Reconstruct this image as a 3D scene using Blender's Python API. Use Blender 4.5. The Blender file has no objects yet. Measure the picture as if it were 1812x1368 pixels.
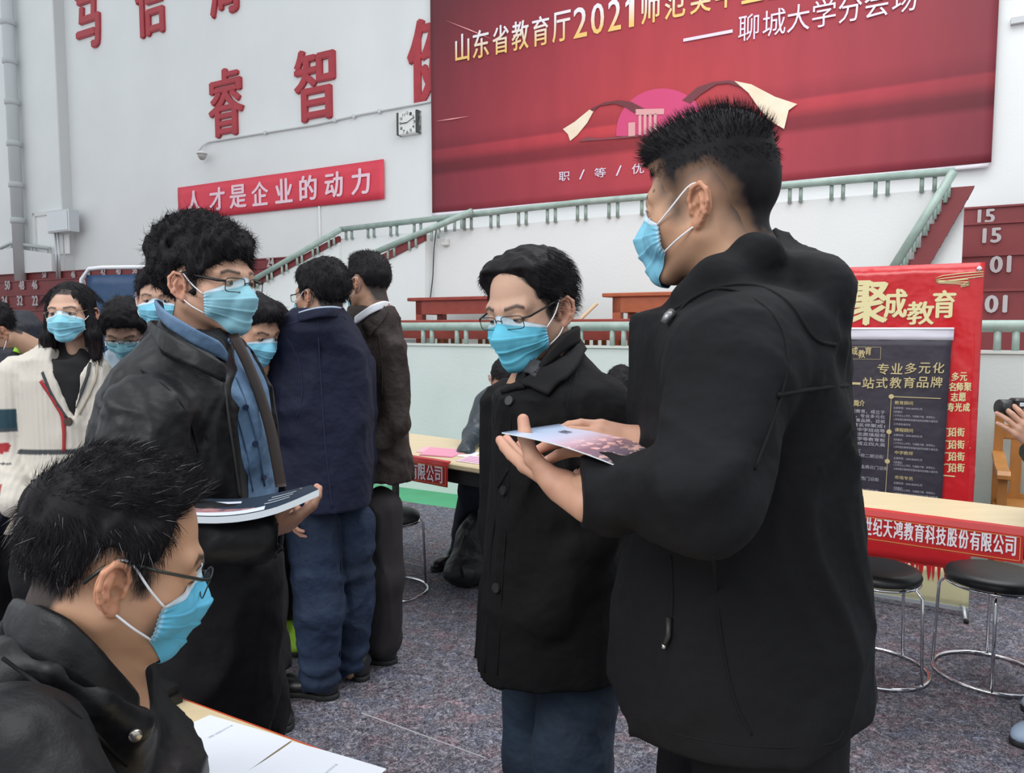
import bpy, bmesh, math, random
import numpy as np
from mathutils import Vector, Matrix
from mathutils.bvhtree import BVHTree

# ---------------------------------------------------------------- camera, world, light, exposure
SC = bpy.context.scene
COL = SC.collection
F = 1340.0; TH = math.atan(104 / F); CH = 1.43; CT, ST = math.cos(TH), math.sin(TH)
cam_d = bpy.data.cameras.new('camera'); cam = bpy.data.objects.new('camera', cam_d); COL.objects.link(cam)
cam.location = (0, 0, CH); cam.rotation_euler = (math.pi / 2 - TH, 0, 0)
cam_d.sensor_fit = 'HORIZONTAL'; cam_d.sensor_width = 36; cam_d.lens = 36 * F / 1812
cam_d.clip_start = 0.02; cam_d.clip_end = 100
SC.camera = cam
w = bpy.data.worlds.new('world'); SC.world = w; w.use_nodes = True
w.node_tree.nodes['Background'].inputs[0].default_value = (0.90, 0.955, 1.0, 1)
w.node_tree.nodes['Background'].inputs[1].default_value = 1.0
def area(name, loc, tgt, size, power, color):
    l = bpy.data.lights.new(name, 'AREA'); l.shape = 'RECTANGLE'; l.size, l.size_y = size
    l.energy = power; l.color = color
    o = bpy.data.objects.new(name, l); COL.objects.link(o); o.location = loc
    o.rotation_euler = (Vector(tgt) - Vector(loc)).to_track_quat('-Z', 'Y').to_euler()
    return o
area('hall_window_light', (-4.5, -3.0, 6.5), (0.5, 3, 1.0), (7, 4), 470, (1, 0.985, 0.96))
area('roof_light', (2.5, 3.5, 7.5), (1.0, 4, 0), (7, 5), 400, (0.97, 0.99, 1))
SC.view_settings.view_transform = 'Standard'; SC.view_settings.look = 'None'
SC.view_settings.exposure = 0.0; SC.view_settings.gamma = 1.0
SC.view_settings.use_curve_mapping = False

# ---------------------------------------------------------------- frames
AN = math.radians(29.4); SA, CA = math.sin(AN), math.cos(AN)
def hw(u, n, z=0.0): return (u * CA + n * SA, -u * SA + n * CA, z)     # hall wall frame -> world
def pt(px, py, d):                                                     # a sight line met at ground depth d
    a = (px - 906) / F; b = (684 - py) / F
    h = d * (b * CT - ST) / (CT + b * ST)
    return np.array([a * (d * CT - h * ST), d, CH + h])
def pz(px, py, z):
    p = pt(px, py, 1.0); t = (z - CH) / (p[2] - CH)
    return np.array([p[0] * t, t, z])
def wl(px, py, n0):                                                    # on a wall plane n = n0
    p = pt(px, py, 1.0); n = p[0] * SA + p[1] * CA; u = p[0] * CA - p[1] * SA; t = n0 / n
    return u * t, CH + (p[2] - CH) * t

# ---------------------------------------------------------------- materials
MATS = {}
def mat(name, col, rough=0.6, metal=0.0, var=0.0, vscale=8.0, bump=0.0, bscale=60.0, spec=0.5, col2=None,
        sheen=0.0, coat=0.0, stretch=None, attr=False, sss=0.0, alpha=1.0, trans=0.0, detail=4.0, bump2=0.0, b2scale=8.0):
    if name in MATS: return MATS[name]
    m = bpy.data.materials.new(name); m.use_nodes = True; nt = m.node_tree; N = nt.nodes; L = nt.links
    b = N['Principled BSDF']
    b.inputs['Roughness'].default_value = rough; b.inputs['Metallic'].default_value = metal
    b.inputs['Specular IOR Level'].default_value = spec
    b.inputs['Base Color'].default_value = (*col, 1)
    if sheen: b.inputs['Sheen Weight'].default_value = sheen; b.inputs['Sheen Roughness'].default_value = 0.5
    if coat: b.inputs['Coat Weight'].default_value = coat; b.inputs['Coat Roughness'].default_value = 0.15
    if sss:
        b.inputs['Subsurface Weight'].default_value = sss
        b.inputs['Subsurface Radius'].default_value = (1.0, 0.35, 0.2); b.inputs['Subsurface Scale'].default_value = 0.006
    if trans: b.inputs['Transmission Weight'].default_value = trans; b.inputs['IOR'].default_value = 1.2
    if alpha < 1: b.inputs['Alpha'].default_value = alpha
    tc = N.new('ShaderNodeTexCoord'); src = tc.outputs['Object']
    if stretch:
        mp = N.new('ShaderNodeMapping'); mp.inputs['Scale'].default_value = stretch
        L.new(src, mp.inputs[0]); src = mp.outputs[0]
    cs = None
    if attr:
        at = N.new('ShaderNodeAttribute'); at.attribute_name = 'Col'; cs = at.outputs['Color']
        L.new(cs, b.inputs['Base Color'])
    if var:
        n = N.new('ShaderNodeTexNoise'); n.inputs['Scale'].default_value = vscale; n.inputs['Detail'].default_value = detail
        L.new(src, n.inputs['Vector'])
        r = N.new('ShaderNodeMapRange'); r.inputs[1].default_value = 0.3; r.inputs[2].default_value = 0.7
        L.new(n.outputs['Fac'], r.inputs[0])
        mx = N.new('ShaderNodeMix'); mx.data_type = 'RGBA'
        L.new(r.outputs[0], mx.inputs[0])
        if attr:
            mu = N.new('ShaderNodeMix'); mu.data_type = 'RGBA'; mu.blend_type = 'MULTIPLY'; mu.inputs[0].default_value = 1
            L.new(cs, mu.inputs[6]); mu.inputs[7].default_value = (1 - var, 1 - var * 1.1, 1 - var * 1.2, 1)
            L.new(cs, mx.inputs[6]); L.new(mu.outputs[2], mx.inputs[7])
        else:
            c2 = col2 or tuple(c * (1 - var) for c in col)
            mx.inputs[6].default_value = (*col, 1); mx.inputs[7].default_value = (*c2, 1)
        L.new(mx.outputs[2], b.inputs['Base Color'])
    prev = None
    for bs, sc_ in ((bump, bscale), (bump2, b2scale)):
        if bs:
            n2 = N.new('ShaderNodeTexNoise'); n2.inputs['Scale'].default_value = sc_; n2.inputs['Detail'].default_value = 3
            L.new(src, n2.inputs['Vector'])
            bp = N.new('ShaderNodeBump'); bp.inputs['Strength'].default_value = min(1, bs); bp.inputs['Distance'].default_value = 0.3 / sc_ * max(1, bs)
            L.new(n2.outputs['Fac'], bp.inputs['Height'])
            if prev: L.new(prev, bp.inputs['Normal'])
            prev = bp.outputs[0]
    if prev: L.new(prev, b.inputs['Normal'])
    MATS[name] = m
    return m

# ---------------------------------------------------------------- objects
def tag(o, label=None, cat=None, group=None, kind=None):
    if label: o['label'] = label
    if cat: o['category'] = cat
    if group: o['group'] = group
    if kind: o['kind'] = kind
    return o
def thing(name, loc, label, cat, group=None):
    o = bpy.data.objects.new(name, None); COL.objects.link(o); o.location = loc; o.empty_display_size = 0.1
    return tag(o, label, cat, group)
def wloc(o):
    v = np.zeros(3)
    while o is not None: v += np.array(o.location); o = o.parent
    return v
def mk(name, verts, faces, m, parent=None, smooth=False, cols=None, origin=None):
    """one mesh object; verts are in world coordinates"""
    V = np.asarray(verts, dtype=np.float64).reshape(-1, 3)
    if parent is not None: org = wloc(parent)
    elif origin is not None: org = np.array(origin, dtype=float)
    else: org = np.array([(V[:, 0].min() + V[:, 0].max()) / 2, (V[:, 1].min() + V[:, 1].max()) / 2, V[:, 2].min()])
    me = bpy.data.meshes.new(name)
    if isinstance(faces, np.ndarray):
        nf, k = faces.shape
        me.vertices.add(len(V)); me.vertices.foreach_set('co', (V - org).astype(np.float32).ravel())
        me.loops.add(nf * k); me.loops.foreach_set('vertex_index', faces.astype(np.int32).ravel())
        me.polygons.add(nf); me.polygons.foreach_set('loop_start', np.arange(0, nf * k, k, dtype=np.int32))
        me.update(calc_edges=True)
    else:
        me.from_pydata([tuple(v) for v in (V - org)], [], [tuple(f) for f in faces]); me.update()
    me.materials.append(m)
    if smooth: me.polygons.foreach_set('use_smooth', np.ones(len(me.polygons), dtype=bool))
    if cols is not None:
        at = me.color_attributes.new('Col', 'FLOAT_COLOR', 'POINT')
        c4 = np.ones((len(V), 4), np.float32); c4[:, :3] = cols
        at.data.foreach_set('color', c4.ravel())
    o = bpy.data.objects.new(name, me); COL.objects.link(o)
    if parent is None: o.location = org
    else: o.parent = parent
    return o
def copy_tree(o, parent=None):
    c = o.copy(); COL.objects.link(c); c.parent = parent
    for ch in list(o.children): copy_tree(ch, c)
    return c

class MB:
    """collects simple shapes, world coordinates through an optional frame function"""
    def __init__(s, fr=None): s.v = []; s.f = []; s.fr = fr or (lambda a, b, c: (a, b, c))
    def add(s, vs, fs):
        k = len(s.v); s.v += [s.fr(*v) for v in vs]; s.f += [tuple(i + k for i in f) for f in fs]; return s
    def box(s, x0, x1, y0, y1, z0, z1, bev=0.0):
        if bev <= 0:
            vs = [(x, y, z) for z in (z0, z1) for y in (y0, y1) for x in (x0, x1)]
            return s.add(vs, [(0, 2, 3, 1), (4, 5, 7, 6), (0, 1, 5, 4), (2, 6, 7, 3), (0, 4, 6, 2), (1, 3, 7, 5)])
        b = bev; lv = []
        for z, i in ((z0, b), (z0 + b, 0), (z1 - b, 0), (z1, b)):
            lv.append([(x0 + b + i, y0 + i, z), (x1 - b - i, y0 + i, z), (x1 - i, y0 + b + i, z), (x1 - i, y1 - b - i, z),
                       (x1 - b - i, y1 - i, z), (x0 + b + i, y1 - i, z), (x0 + i, y1 - b - i, z), (x0 + i, y0 + b + i, z)])
        vs = sum(lv, []); fs = [tuple(range(7, -1, -1)), tuple(range(24, 32))]
        for r in range(3):
            for i in range(8): j = (i + 1) % 8; fs.append((r * 8 + i, r * 8 + j, r * 8 + 8 + j, r * 8 + 8 + i))
        return s.add(vs, fs)
    def prism(s, poly, y0, y1):                       # polygon in (x, z), extruded along y
        n = len(poly)
        vs = [(x, y0, z) for x, z in poly] + [(x, y1, z) for x, z in poly]
        fs = [tuple(range(n)), tuple(range(2 * n - 1, n - 1, -1))] + [(i, n + i, n + (i + 1) % n, (i + 1) % n) for i in range(n)]
        return s.add(vs, fs)
    def tube(s, pts, r, seg=8, closed=False, cap=True):
        P = [Vector(s.fr(*p)) for p in pts]; n = len(P); fr, s.fr = s.fr, (lambda a, b, c: (a, b, c))
        rs = r if hasattr(r, '__len__') else [r] * n
        vs = []; fs = []; ref = None
        for i in range(n):
            if closed: t = P[(i + 1) % n] - P[i - 1]
            else: t = P[min(i + 1, n - 1)] - P[max(i - 1, 0)]
            if t.length < 1e-9: t = Vector((0, 0, 1))
            t.normalize()
            if ref is None: ref = Vector((0, 0, 1)) if abs(t.z) < 0.9 else Vector((1, 0, 0))
            a = (ref - t * ref.dot(t)).normalized(); b = t.cross(a); ref = a
            for k in range(seg):
                th = 2 * math.pi * k / seg; q = P[i] + a * (rs[i] * math.cos(th)) + b * (rs[i] * math.sin(th)); vs.append(tuple(q))
        for i in range(n if closed else n - 1):
            j = (i + 1) % n
            for k in range(seg): l = (k + 1) % seg; fs.append((i * seg + k, i * seg + l, j * seg + l, j * seg + k))
        if cap and not closed: fs.append(tuple(range(seg - 1, -1, -1))); fs.append(tuple(range((n - 1) * seg, n * seg)))
        s.add(vs, fs); s.fr = fr; return s
    def lathe(s, cx, cy, prof, seg=28):
        vs = [(cx + r * math.cos(2 * math.pi * k / seg), cy + r * math.sin(2 * math.pi * k / seg), z) for r, z in prof for k in range(seg)]
        fs = [(i * seg + k, i * seg + (k + 1) % seg, (i + 1) * seg + (k + 1) % seg, (i + 1) * seg + k) for i in range(len(prof) - 1) for k in range(seg)]
        fs += [tuple(range(seg - 1, -1, -1)), tuple(range((len(prof) - 1) * seg, len(prof) * seg))]
        return s.add(vs, fs)
    def grid(s, f, nu, nv):
        vs = [f(i / nu, j / nv) for j in range(nv + 1) for i in range(nu + 1)]
        fs = [(j * (nu + 1) + i, j * (nu + 1) + i + 1, (j + 1) * (nu + 1) + i + 1, (j + 1) * (nu + 1) + i) for j in range(nv) for i in range(nu)]
        return s.add(vs, fs)
    def build(s, name, m, parent=None, smooth=False): return mk(name, s.v, s.f, m, parent, smooth)

def text(name, st, m, place, x0, x1, y0, y1, parent=None, thick=0.002, bold=0.0, back=0.0, gap=1.0, slant=0.0):
    """lettering fitted to the rectangle x0..x1, y0..y1 of a plane; place(x, y, out) gives the world point"""
    c = bpy.data.curves.new(name, 'FONT'); c.body = st; c.size = 1; c.extrude = 0.5; c.offset = 0; c.space_character = gap
    c.resolution_u = 3
    t = bpy.data.objects.new(name, c); COL.objects.link(t)
    dg = bpy.context.evaluated_depsgraph_get(); me = bpy.data.meshes.new_from_object(t.evaluated_get(dg))
    V = np.zeros(len(me.vertices) * 3); me.vertices.foreach_get('co', V); V = V.reshape(-1, 3)
    fs = [tuple(p.vertices) for p in me.polygons]
    bpy.data.objects.remove(t); bpy.data.curves.remove(c); bpy.data.meshes.remove(me)
    if len(V) == 0: return None
    mn, mx = V.min(0), V.max(0)
    a = (V[:, 0] - mn[0]) / max(1e-6, mx[0] - mn[0]); b = (V[:, 1] - mn[1]) / max(1e-6, mx[1] - mn[1]); e = V[:, 2] + 0.5
    X = x0 + (x1 - x0) * a + slant * b; Y = y0 + (y1 - y0) * b
    if bold > 0:                                        # bolder strokes: the same glyph laid a hair's breadth apart
        w_ = bold * abs(y1 - y0) * .9; X0, Y0, e0, f0, n = X, Y, e, list(fs), len(X)
        for k, (dx, dy) in enumerate(((1, 0), (-1, 0), (0, .6), (0, -.6))):
            X = np.concatenate([X, X0 + dx * w_]); Y = np.concatenate([Y, Y0 + dy * w_]); e = np.concatenate([e, e0 * (1 - .03 * (k + 1))])
            fs += [tuple(v + n * (k + 1) for v in f) for f in f0]
    pts = [place(x, y, back + thick * k) for x, y, k in zip(X, Y, e)]
    return mk(name, pts, fs, m, parent)

# ---------------------------------------------------------------- implicit surfaces
def smin(a, b, k):
    h = np.clip(0.5 + 0.5 * (b - a) / k, 0, 1); return b + (a - b) * h - k * h * (1 - h)
def smax(a, b, k): return -smin(-a, -b, k)
def ell(P, c, r):
    q = (P - np.array(c, np.float32)) / np.array(r, np.float32)
    k0 = np.sqrt((q * q).sum(-1)) + 1e-9; q2 = q / np.array(r, np.float32); k1 = np.sqrt((q2 * q2).sum(-1)) + 1e-9
    return k0 * (k0 - 1) / k1
def cap(P, a, b, ra, rb=None):
    rb = ra if rb is None else rb; a = np.array(a, np.float32); b = np.array(b, np.float32)
    ba = b - a; pa = P - a; h = np.clip((pa @ ba) / max(1e-12, float(ba @ ba)), 0, 1)
    d = pa - h[..., None] * ba
    return np.sqrt((d * d).sum(-1)) - (ra + (rb - ra) * h)
def chain(P, pts, rs, k=0.02):
    d = None
    for i in range(len(pts) - 1):
        e = cap(P, pts[i], pts[i + 1], rs[i], rs[i + 1]); d = e if d is None else smin(d, e, k)
    return d
def poly2(X, Y, pts):                                   # signed distance to a polygon, negative inside
    d = np.full(X.shape, 1e9, np.float32); s = np.ones(X.shape, np.float32); n = len(pts)
    for i in range(n):
        ax, ay = pts[i]; bx, by = pts[i - 1]
        ex, ey = bx - ax, by - ay; wx, wy = X - ax, Y - ay
        t = np.clip((wx * ex + wy * ey) / (ex * ex + ey * ey + 1e-12), 0, 1)
        d = np.minimum(d, (wx - ex * t) ** 2 + (wy - ey * t) ** 2)
        c1 = Y >= ay; c2 = Y < by; c3 = ex * wy > ey * wx
        s = np.where((c1 & c2 & c3) | (~c1 & ~c2 & ~c3), -s, s)
    return s * np.sqrt(d)
_rng = np.random.RandomState(5); LAT = _rng.rand(32, 32, 32).astype(np.float32)
def vnoise(P, sc, off=0.0):
    q = P * sc + off; i = np.floor(q).astype(np.int64); f = (q - i).astype(np.float32); f = f * f * (3 - 2 * f); i &= 31; j = (i + 1) & 31
    x0, y0, z0 = i[..., 0], i[..., 1], i[..., 2]; x1, y1, z1 = j[..., 0], j[..., 1], j[..., 2]; fx, fy, fz = f[..., 0], f[..., 1], f[..., 2]
    a = LAT[x0, y0, z0] * (1 - fx) + LAT[x1, y0, z0] * fx; b = LAT[x0, y1, z0] * (1 - fx) + LAT[x1, y1, z0] * fx
    c = LAT[x0, y0, z1] * (1 - fx) + LAT[x1, y0, z1] * fx; d = LAT[x0, y1, z1] * (1 - fx) + LAT[x1, y1, z1] * fx
    return (a * (1 - fy) + b * fy) * (1 - fz) + (c * (1 - fy) + d * fy) * fz
def nets(D, lo, h):
    nx, ny, nz = D.shape; S = D < 0
    acc = np.zeros((nx - 1, ny - 1, nz - 1, 3), np.float32); cnt = np.zeros((nx - 1, ny - 1, nz - 1), np.float32)
    for ax in range(3):
        o1, o2 = [a for a in range(3) if a != ax]
        sl0 = [slice(None)] * 3; sl1 = [slice(None)] * 3; sl0[ax] = slice(0, -1); sl1[ax] = slice(1, None)
        A, B = D[tuple(sl0)], D[tuple(sl1)]; X = S[tuple(sl0)] != S[tuple(sl1)]
        T = np.where(X, A / np.where(A - B == 0, 1, A - B), 0).astype(np.float32)
        for i in (0, 1):
            for j in (0, 1):
                q = [slice(None)] * 3
                q[o1] = slice(i, D.shape[o1] - 1 + i); q[o2] = slice(j, D.shape[o2] - 1 + j); q = tuple(q)
                x = X[q]; cnt += x; acc[..., ax] += T[q]; acc[..., o1] += x * i; acc[..., o2] += x * j
    act = cnt > 0; idx = np.full(act.shape, -1, np.int64); idx[act] = np.arange(act.sum())
    ii = np.argwhere(act).astype(np.float32); V = np.array(lo) + (ii + acc[act] / cnt[act][:, None]) * h
    Fs = []
    for ax in range(3):
        o1, o2 = (ax + 1) % 3, (ax + 2) % 3
        sl0 = [slice(None)] * 3; sl1 = [slice(None)] * 3; sl0[ax] = slice(0, -1); sl1[ax] = slice(1, None)
        s0 = S[tuple(sl0)]; s1 = S[tuple(sl1)]
        for flip, X in ((False, s0 & ~s1), (True, ~s0 & s1)):
            e = np.argwhere(X); m = (e[:, o1] > 0) & (e[:, o2] > 0) & (e[:, o1] < D.shape[o1] - 1) & (e[:, o2] < D.shape[o2] - 1); e = e[m]
            if not len(e): continue
            def g(a, b):
                q = e.copy(); q[:, o1] -= a; q[:, o2] -= b; return idx[q[:, 0], q[:, 1], q[:, 2]]
            quad = np.stack([g(1, 1), g(0, 1), g(0, 0), g(1, 0)], 1)
            Fs.append(quad[:, ::-1] if flip else quad)
    return V, (np.concatenate(Fs) if Fs else np.zeros((0, 4), int))
def mesh_sdf(fn, lo, hi, h, disp=None, band=0.02):
    lo = np.array(lo, np.float32); hi = np.array(hi, np.float32)
    ax = [np.arange(lo[i], hi[i] + h, h, dtype=np.float32) for i in range(3)]
    # coarse pass: only the neighbourhood of the surface is evaluated finely
    st = 4; cax = [np.arange(lo[i] + h * (st - 1) / 2, hi[i] + h * (st + 1), h * st, dtype=np.float32)[:-(-len(ax[i]) // st)] for i in range(3)]
    G = np.stack(np.meshgrid(*cax, indexing='ij'), -1); C = fn(G.reshape(-1, 3)).reshape(G.shape[:3])
    R = h * st * 1.6 + band
    act = np.repeat(np.repeat(np.repeat(np.abs(C) < R, st, 0), st, 1), st, 2)[:len(ax[0]), :len(ax[1]), :len(ax[2])]
    D = np.repeat(np.repeat(np.repeat(C, st, 0), st, 1), st, 2)[:len(ax[0]), :len(ax[1]), :len(ax[2])].copy()
    ix = np.nonzero(act); Q = np.stack([ax[0][ix[0]], ax[1][ix[1]], ax[2][ix[2]]], -1)
    v = fn(Q)
    if disp is not None: v = v + disp(Q)
    D[act] = v
    D[0] = D[-1] = 1; D[:, 0] = D[:, -1] = 1; D[:, :, 0] = D[:, :, -1] = 1
    return nets(D, lo, h)
def project(fn, P, it=4):                               # pull points onto fn = 0
    P = np.array(P, np.float32); e = 0.002
    for _ in range(it):
        d = fn(P); g = np.stack([fn(P + np.eye(3, dtype=np.float32)[i] * e) - d for i in range(3)], -1) / e
        P = P - (d / np.maximum((g * g).sum(-1), 0.2))[:, None] * g
    return P
# ================================================================ the hall
plaster = mat('white_plaster', (0.74, 0.76, 0.76), 0.85, var=0.07, vscale=0.9, bump=0.15, bscale=40, detail=6)
plaster_low = mat('pale_green_plaster', (0.66, 0.735, 0.71), 0.8, var=0.08, vscale=2.5, bump=0.15, bscale=40, detail=6)
red_step = mat('dark_red_step_paint', (0.20, 0.026, 0.03), 0.55, var=0.18, vscale=3, bump=0.1, bscale=50)
rail_m = mat('pale_green_rail_paint', (0.37, 0.465, 0.42), 0.4, var=0.3, vscale=9, col2=(0.25, 0.335, 0.295), bump=0.15, bscale=80)
white_ink = mat('faded_white_ink', (0.42, 0.39, 0.40), 0.8)
def struct(o): o['kind'] = 'structure'; return o
H3 = lambda u, n, z: hw(u, n, z)

# carpet: grey recycled felt with coloured flecks
def carpet():
    m = bpy.data.materials.new('grey_felt_carpet'); m.use_nodes = True; nt = m.node_tree; N = nt.nodes; L = nt.links
    b = N['Principled BSDF']; b.inputs['Roughness'].default_value = 0.75; b.inputs['Specular IOR Level'].default_value = 0.35
    tc = N.new('ShaderNodeTexCoord')
    def noise(sc, det=4, dist=0.0, rough=0.6):
        n = N.new('ShaderNodeTexNoise'); n.inputs['Scale'].default_value = sc; n.inputs['Detail'].default_value = det
        n.inputs['Distortion'].default_value = dist; n.inputs['Roughness'].default_value = rough; L.new(tc.outputs['Object'], n.inputs['Vector']); return n
    def ramp(src, stops):
        r = N.new('ShaderNodeValToRGB'); L.new(src, r.inputs[0]); cr = r.color_ramp
        while len(cr.elements) < len(stops): cr.elements.new(0.5)
        for e, (p, c) in zip(cr.elements, stops): e.position = p; e.color = (*c, 1)
        return r
    def mixc(fac, a, b_, mode='MIX'):
        x = N.new('ShaderNodeMix'); x.data_type = 'RGBA'; x.blend_type = mode
        if isinstance(fac, float): x.inputs[0].default_value = fac
        else: L.new(fac, x.inputs[0])
        L.new(a, x.inputs[6]) if not isinstance(a, tuple) else setattr(x.inputs[6], 'default_value', (*a, 1))
        L.new(b_, x.inputs[7]) if not isinstance(b_, tuple) else setattr(x.inputs[7], 'default_value', (*b_, 1))
        return x.outputs[2]
    base = ramp(noise(38, 6, 1.5, 0.75).outputs['Fac'], [(0.36, (0.012, 0.011, 0.018)), (0.47, (0.070, 0.066, 0.085)), (0.54, (0.125, 0.12, 0.145)), (0.66, (0.36, 0.35, 0.39))])
    hue = ramp(noise(9, 5, 0.6).outputs['Color'], [(0.35, (0.85, 0.95, 1.15)), (0.5, (1, 1, 1)), (0.62, (1.3, 0.9, 0.88)), (0.75, (1.7, 0.85, 0.85))])
    c = mixc(1.0, base.outputs[0], hue.outputs[0], 'MULTIPLY')
    fl = ramp(noise(85, 2, 4.0).outputs['Fac'], [(0.60, (0, 0, 0)), (0.66, (1, 1, 1))])
    c = mixc(fl.outputs[0], c, (0.52, 0.5, 0.52))
    dk = ramp(noise(55, 2, 2.0).outputs['Fac'], [(0.34, (1, 1, 1)), (0.41, (0, 0, 0))])
    c = mixc(dk.outputs[0], c, (0.02, 0.02, 0.03))
    big = ramp(noise(1.6, 5).outputs['Fac'], [(0.35, (0.8, 0.8, 0.82)), (0.65, (1.12, 1.1, 1.1))])
    c = mixc(1.0, c, big.outputs[0], 'MULTIPLY')
    L.new(c, b.inputs['Base Color'])
    bp = N.new('ShaderNodeBump'); bp.inputs['Strength'].default_value = 0.5; bp.inputs['Distance'].default_value = 0.004
    L.new(noise(90, 4, 1).outputs['Fac'], bp.inputs['Height']); L.new(bp.outputs[0], b.inputs['Normal'])
    return m
carpet_m = carpet()
struct(MB(H3).box(-20.0, 8.0, -6.0, 4.93, -0.05, 0.0).build('floor', carpet_m))
green_floor = mat('green_court_floor', (0.055, 0.36, 0.16), 0.45, var=0.15, vscale=5)
struct(MB(H3).box(-20.0, 8.0, 4.93, 5.40, -0.05, -0.004).build('floor', green_floor))
seam = mat('carpet_seam', (0.34, 0.33, 0.36), 0.8)
# carpet seams (folded felt joints)
for k, (a, b_) in enumerate([((640, 1262), (860, 1342)), ((690, 988), (790, 1012))]):
    p, q = pz(*a, 0.0), pz(*b_, 0.0)
    struct(MB().tube([tuple(p), tuple((p + q) / 2), tuple(q)], 0.0035, 5).build('trim_%d' % (k + 1), seam))

# lower parapet with its rail
struct(MB(H3).box(-20.0, 8.0, 5.38, 5.52, -0.05, 1.285).build('wall_parapet', plaster_low))
struct(MB(H3).box(-20.0, 8.0, 5.365, 5.535, 1.275, 1.292).build('trim_3', mat('parapet_cap', (0.62, 0.66, 0.62), 0.7)))
r = thing('guard_rail', hw(-2, 5.43, 1.29), 'long pale green tube rail along the low parapet, level with the desks', 'railing')
MB(H3).tube([(u, 5.43, 1.44) for u in np.linspace(-19.9, 7.9, 12)], 0.036, 14).build('top_rail', rail_m, r, True)
u = -3.955 - 0.355 * 44; posts = []
while u < 7.8:
    for du in (0, 0.093): posts.append(u + du)
    u += 0.355
p0 = MB(H3).tube([(posts[0], 5.43, 1.29), (posts[0], 5.43, 1.42)], 0.02, 10).build('post', rail_m, r, True)
for q in posts[1:]:
    c = p0.copy(); COL.objects.link(c); c.parent = r; a = hw(posts[0], 5.43); b_ = hw(q, 5.43)
    c.location = (b_[0] - a[0], b_[1] - a[1], 0)
# platform behind the parapet
struct(MB(H3).box(-20.0, 8.0, 5.52, 7.0, 0.6, 0.95).build('floor', mat('platform_concrete', (0.42, 0.42, 0.41), 0.8, var=0.1)))

# stepped stands, dark red risers (left and right), with the seat numbers
rows = [(6.98, 0.9, 1.725), (7.7, 1.4, 2.03), (8.4, 1.8, 2.36), (9.05, 2.2, 2.58)]
def stand(u0s, u1, nm, lab, nums, rows=rows):
    t = thing(nm, hw((u0s[0] + u1) / 2, 7, 0.9), lab, 'stand')
    for k, (n, z0, z1) in enumerate(rows):
        n2 = rows[k + 1][0] + 0.02 if k < 3 else 9.11
        MB(H3).box(u0s[k], u1 if not hasattr(u1, '__len__') else u1[k], n, n2, z0, z1 - 0.02).box(u0s[k], u1, n - 0.02, n2, z1 - 0.02, z1).build('step', red_step, t)
    for s, px, py, k, hgt in nums:
        n = rows[k][0]; uu, zz = wl(px, py, n - 0.005)
        text('lettering', s, white_ink, lambda x, y, o, n=n: hw(x, n - 0.024 - o, y), uu - hgt * 0.52, uu + hgt * 0.52, zz - hgt / 2, zz + hgt / 2, t, 0.003, 0.06)
    return t
stand([-22, -22, -22, -20], -7.3, 'spectator_stand', 'dark red stepped stand with seat numbers behind the long-haired woman', [
    ('50', 80, 486, 3, 0.13), ('48', 106, 486, 3, 0.13), ('46', 131, 486, 3, 0.13), ('44', 157, 484, 3, 0.13), ('42', 184, 481, 3, 0.13), ('40', 211, 480, 3, 0.13), ('38', 240, 478, 3, 0.13),
    ('26', 440, 466, 3, 0.15), ('24', 480, 464, 3, 0.15), ('50', 15, 505, 2, 0.17), ('48', 40, 505, 2, 0.17), ('46', 63, 504, 2, 0.17), ('40', 148, 503, 2, 0.17),
    ('34', 10, 533, 1, 0.17), ('32', 37, 532, 1, 0.17), ('22', 64, 532, 1, 0.17)])
stand([0.13, 0.13, 0.13, 0.13], 6.0, 'spectator_stand', 'dark red stepped stand numbered 15 and 01 above the wooden armchairs', [
    ('15', 1745, 383, 3, 0.13), ('15', 1755, 417, 2, 0.13), ('01', 1770, 468, 1, 0.135), ('01', 1762, 538, 0, 0.13)], [(6.98, 0.9, 1.73), (7.7, 1.4, 2.06), (8.4, 1.8, 2.41), (9.05, 2.2, 2.645)])

# back wall and the boxed-out strip at its left
struct(MB(H3).box(-15.6, 7.0, 9.3, 9.5, 0, 11.5).build('wall_back', plaster))
struct(MB(H3).box(-24.0, -15.6, 9.12, 9.5, 0, 11.5).build('wall_left', plaster))
struct(MB(H3).box(-15.60, -15.56, 9.09, 9.32, 2.5, 11.5).build('trim_4', mat('conduit_grey', (0.55, 0.56, 0.56), 0.5)))
zc = wl(1790, 40, 9.3)[1]
struct(MB(H3).box(0.5, 7.0, 9.24, 9.3, zc - 0.03, zc + 0.03).build('trim_5', mat('wall_band', (0.5, 0.51, 0.52), 0.7)))

# upper gallery front, its stairs and rails
U1, U2 = -6.3, 0.06
fz = 2.495
struct(MB(H3).prism([(-8.9, 0.9), (0.13, 0.9), (0.13, 2.53), (U1, fz), (-8.2, 1.86), (-8.9, 1.55)], 7.0, 7.14).build('wall_gallery', plaster))
def sloped_band(name, a, b_, n, wd, m, parent, th=0.05):
    (u0, z0), (u1, z1) = a, b_
    return MB(H3).prism([(u0, z0), (u1, z1), (u1, z1 - wd), (u0, z0 - wd)], n, n + th).build(name, m, parent)
st = thing('stair', hw(-7.2, 6.9, 0.95), 'left stair with dark red stringer climbing to the gallery rail', 'stair')
sloped_band('stringer', wl(440, 505, 6.95), wl(600, 418, 6.95), 6.93, 0.07, red_step, st)
MB(H3).prism([(-8.9, 1.35), wl(440, 512, 6.95), wl(600, 425, 6.95), wl(600, 600, 6.95), (-8.9, 0.95)], 6.95, 7.0).build('side_panel', plaster, st)
st = thing('stair', hw(-5.2, 6.6, 0.95), 'middle stair with dark red stringer rising behind the brown-jacketed man', 'stair')
sloped_band('stringer', wl(640, 470, 6.85), wl(752, 412, 6.85), 6.83, 0.09, red_step, st)
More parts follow.
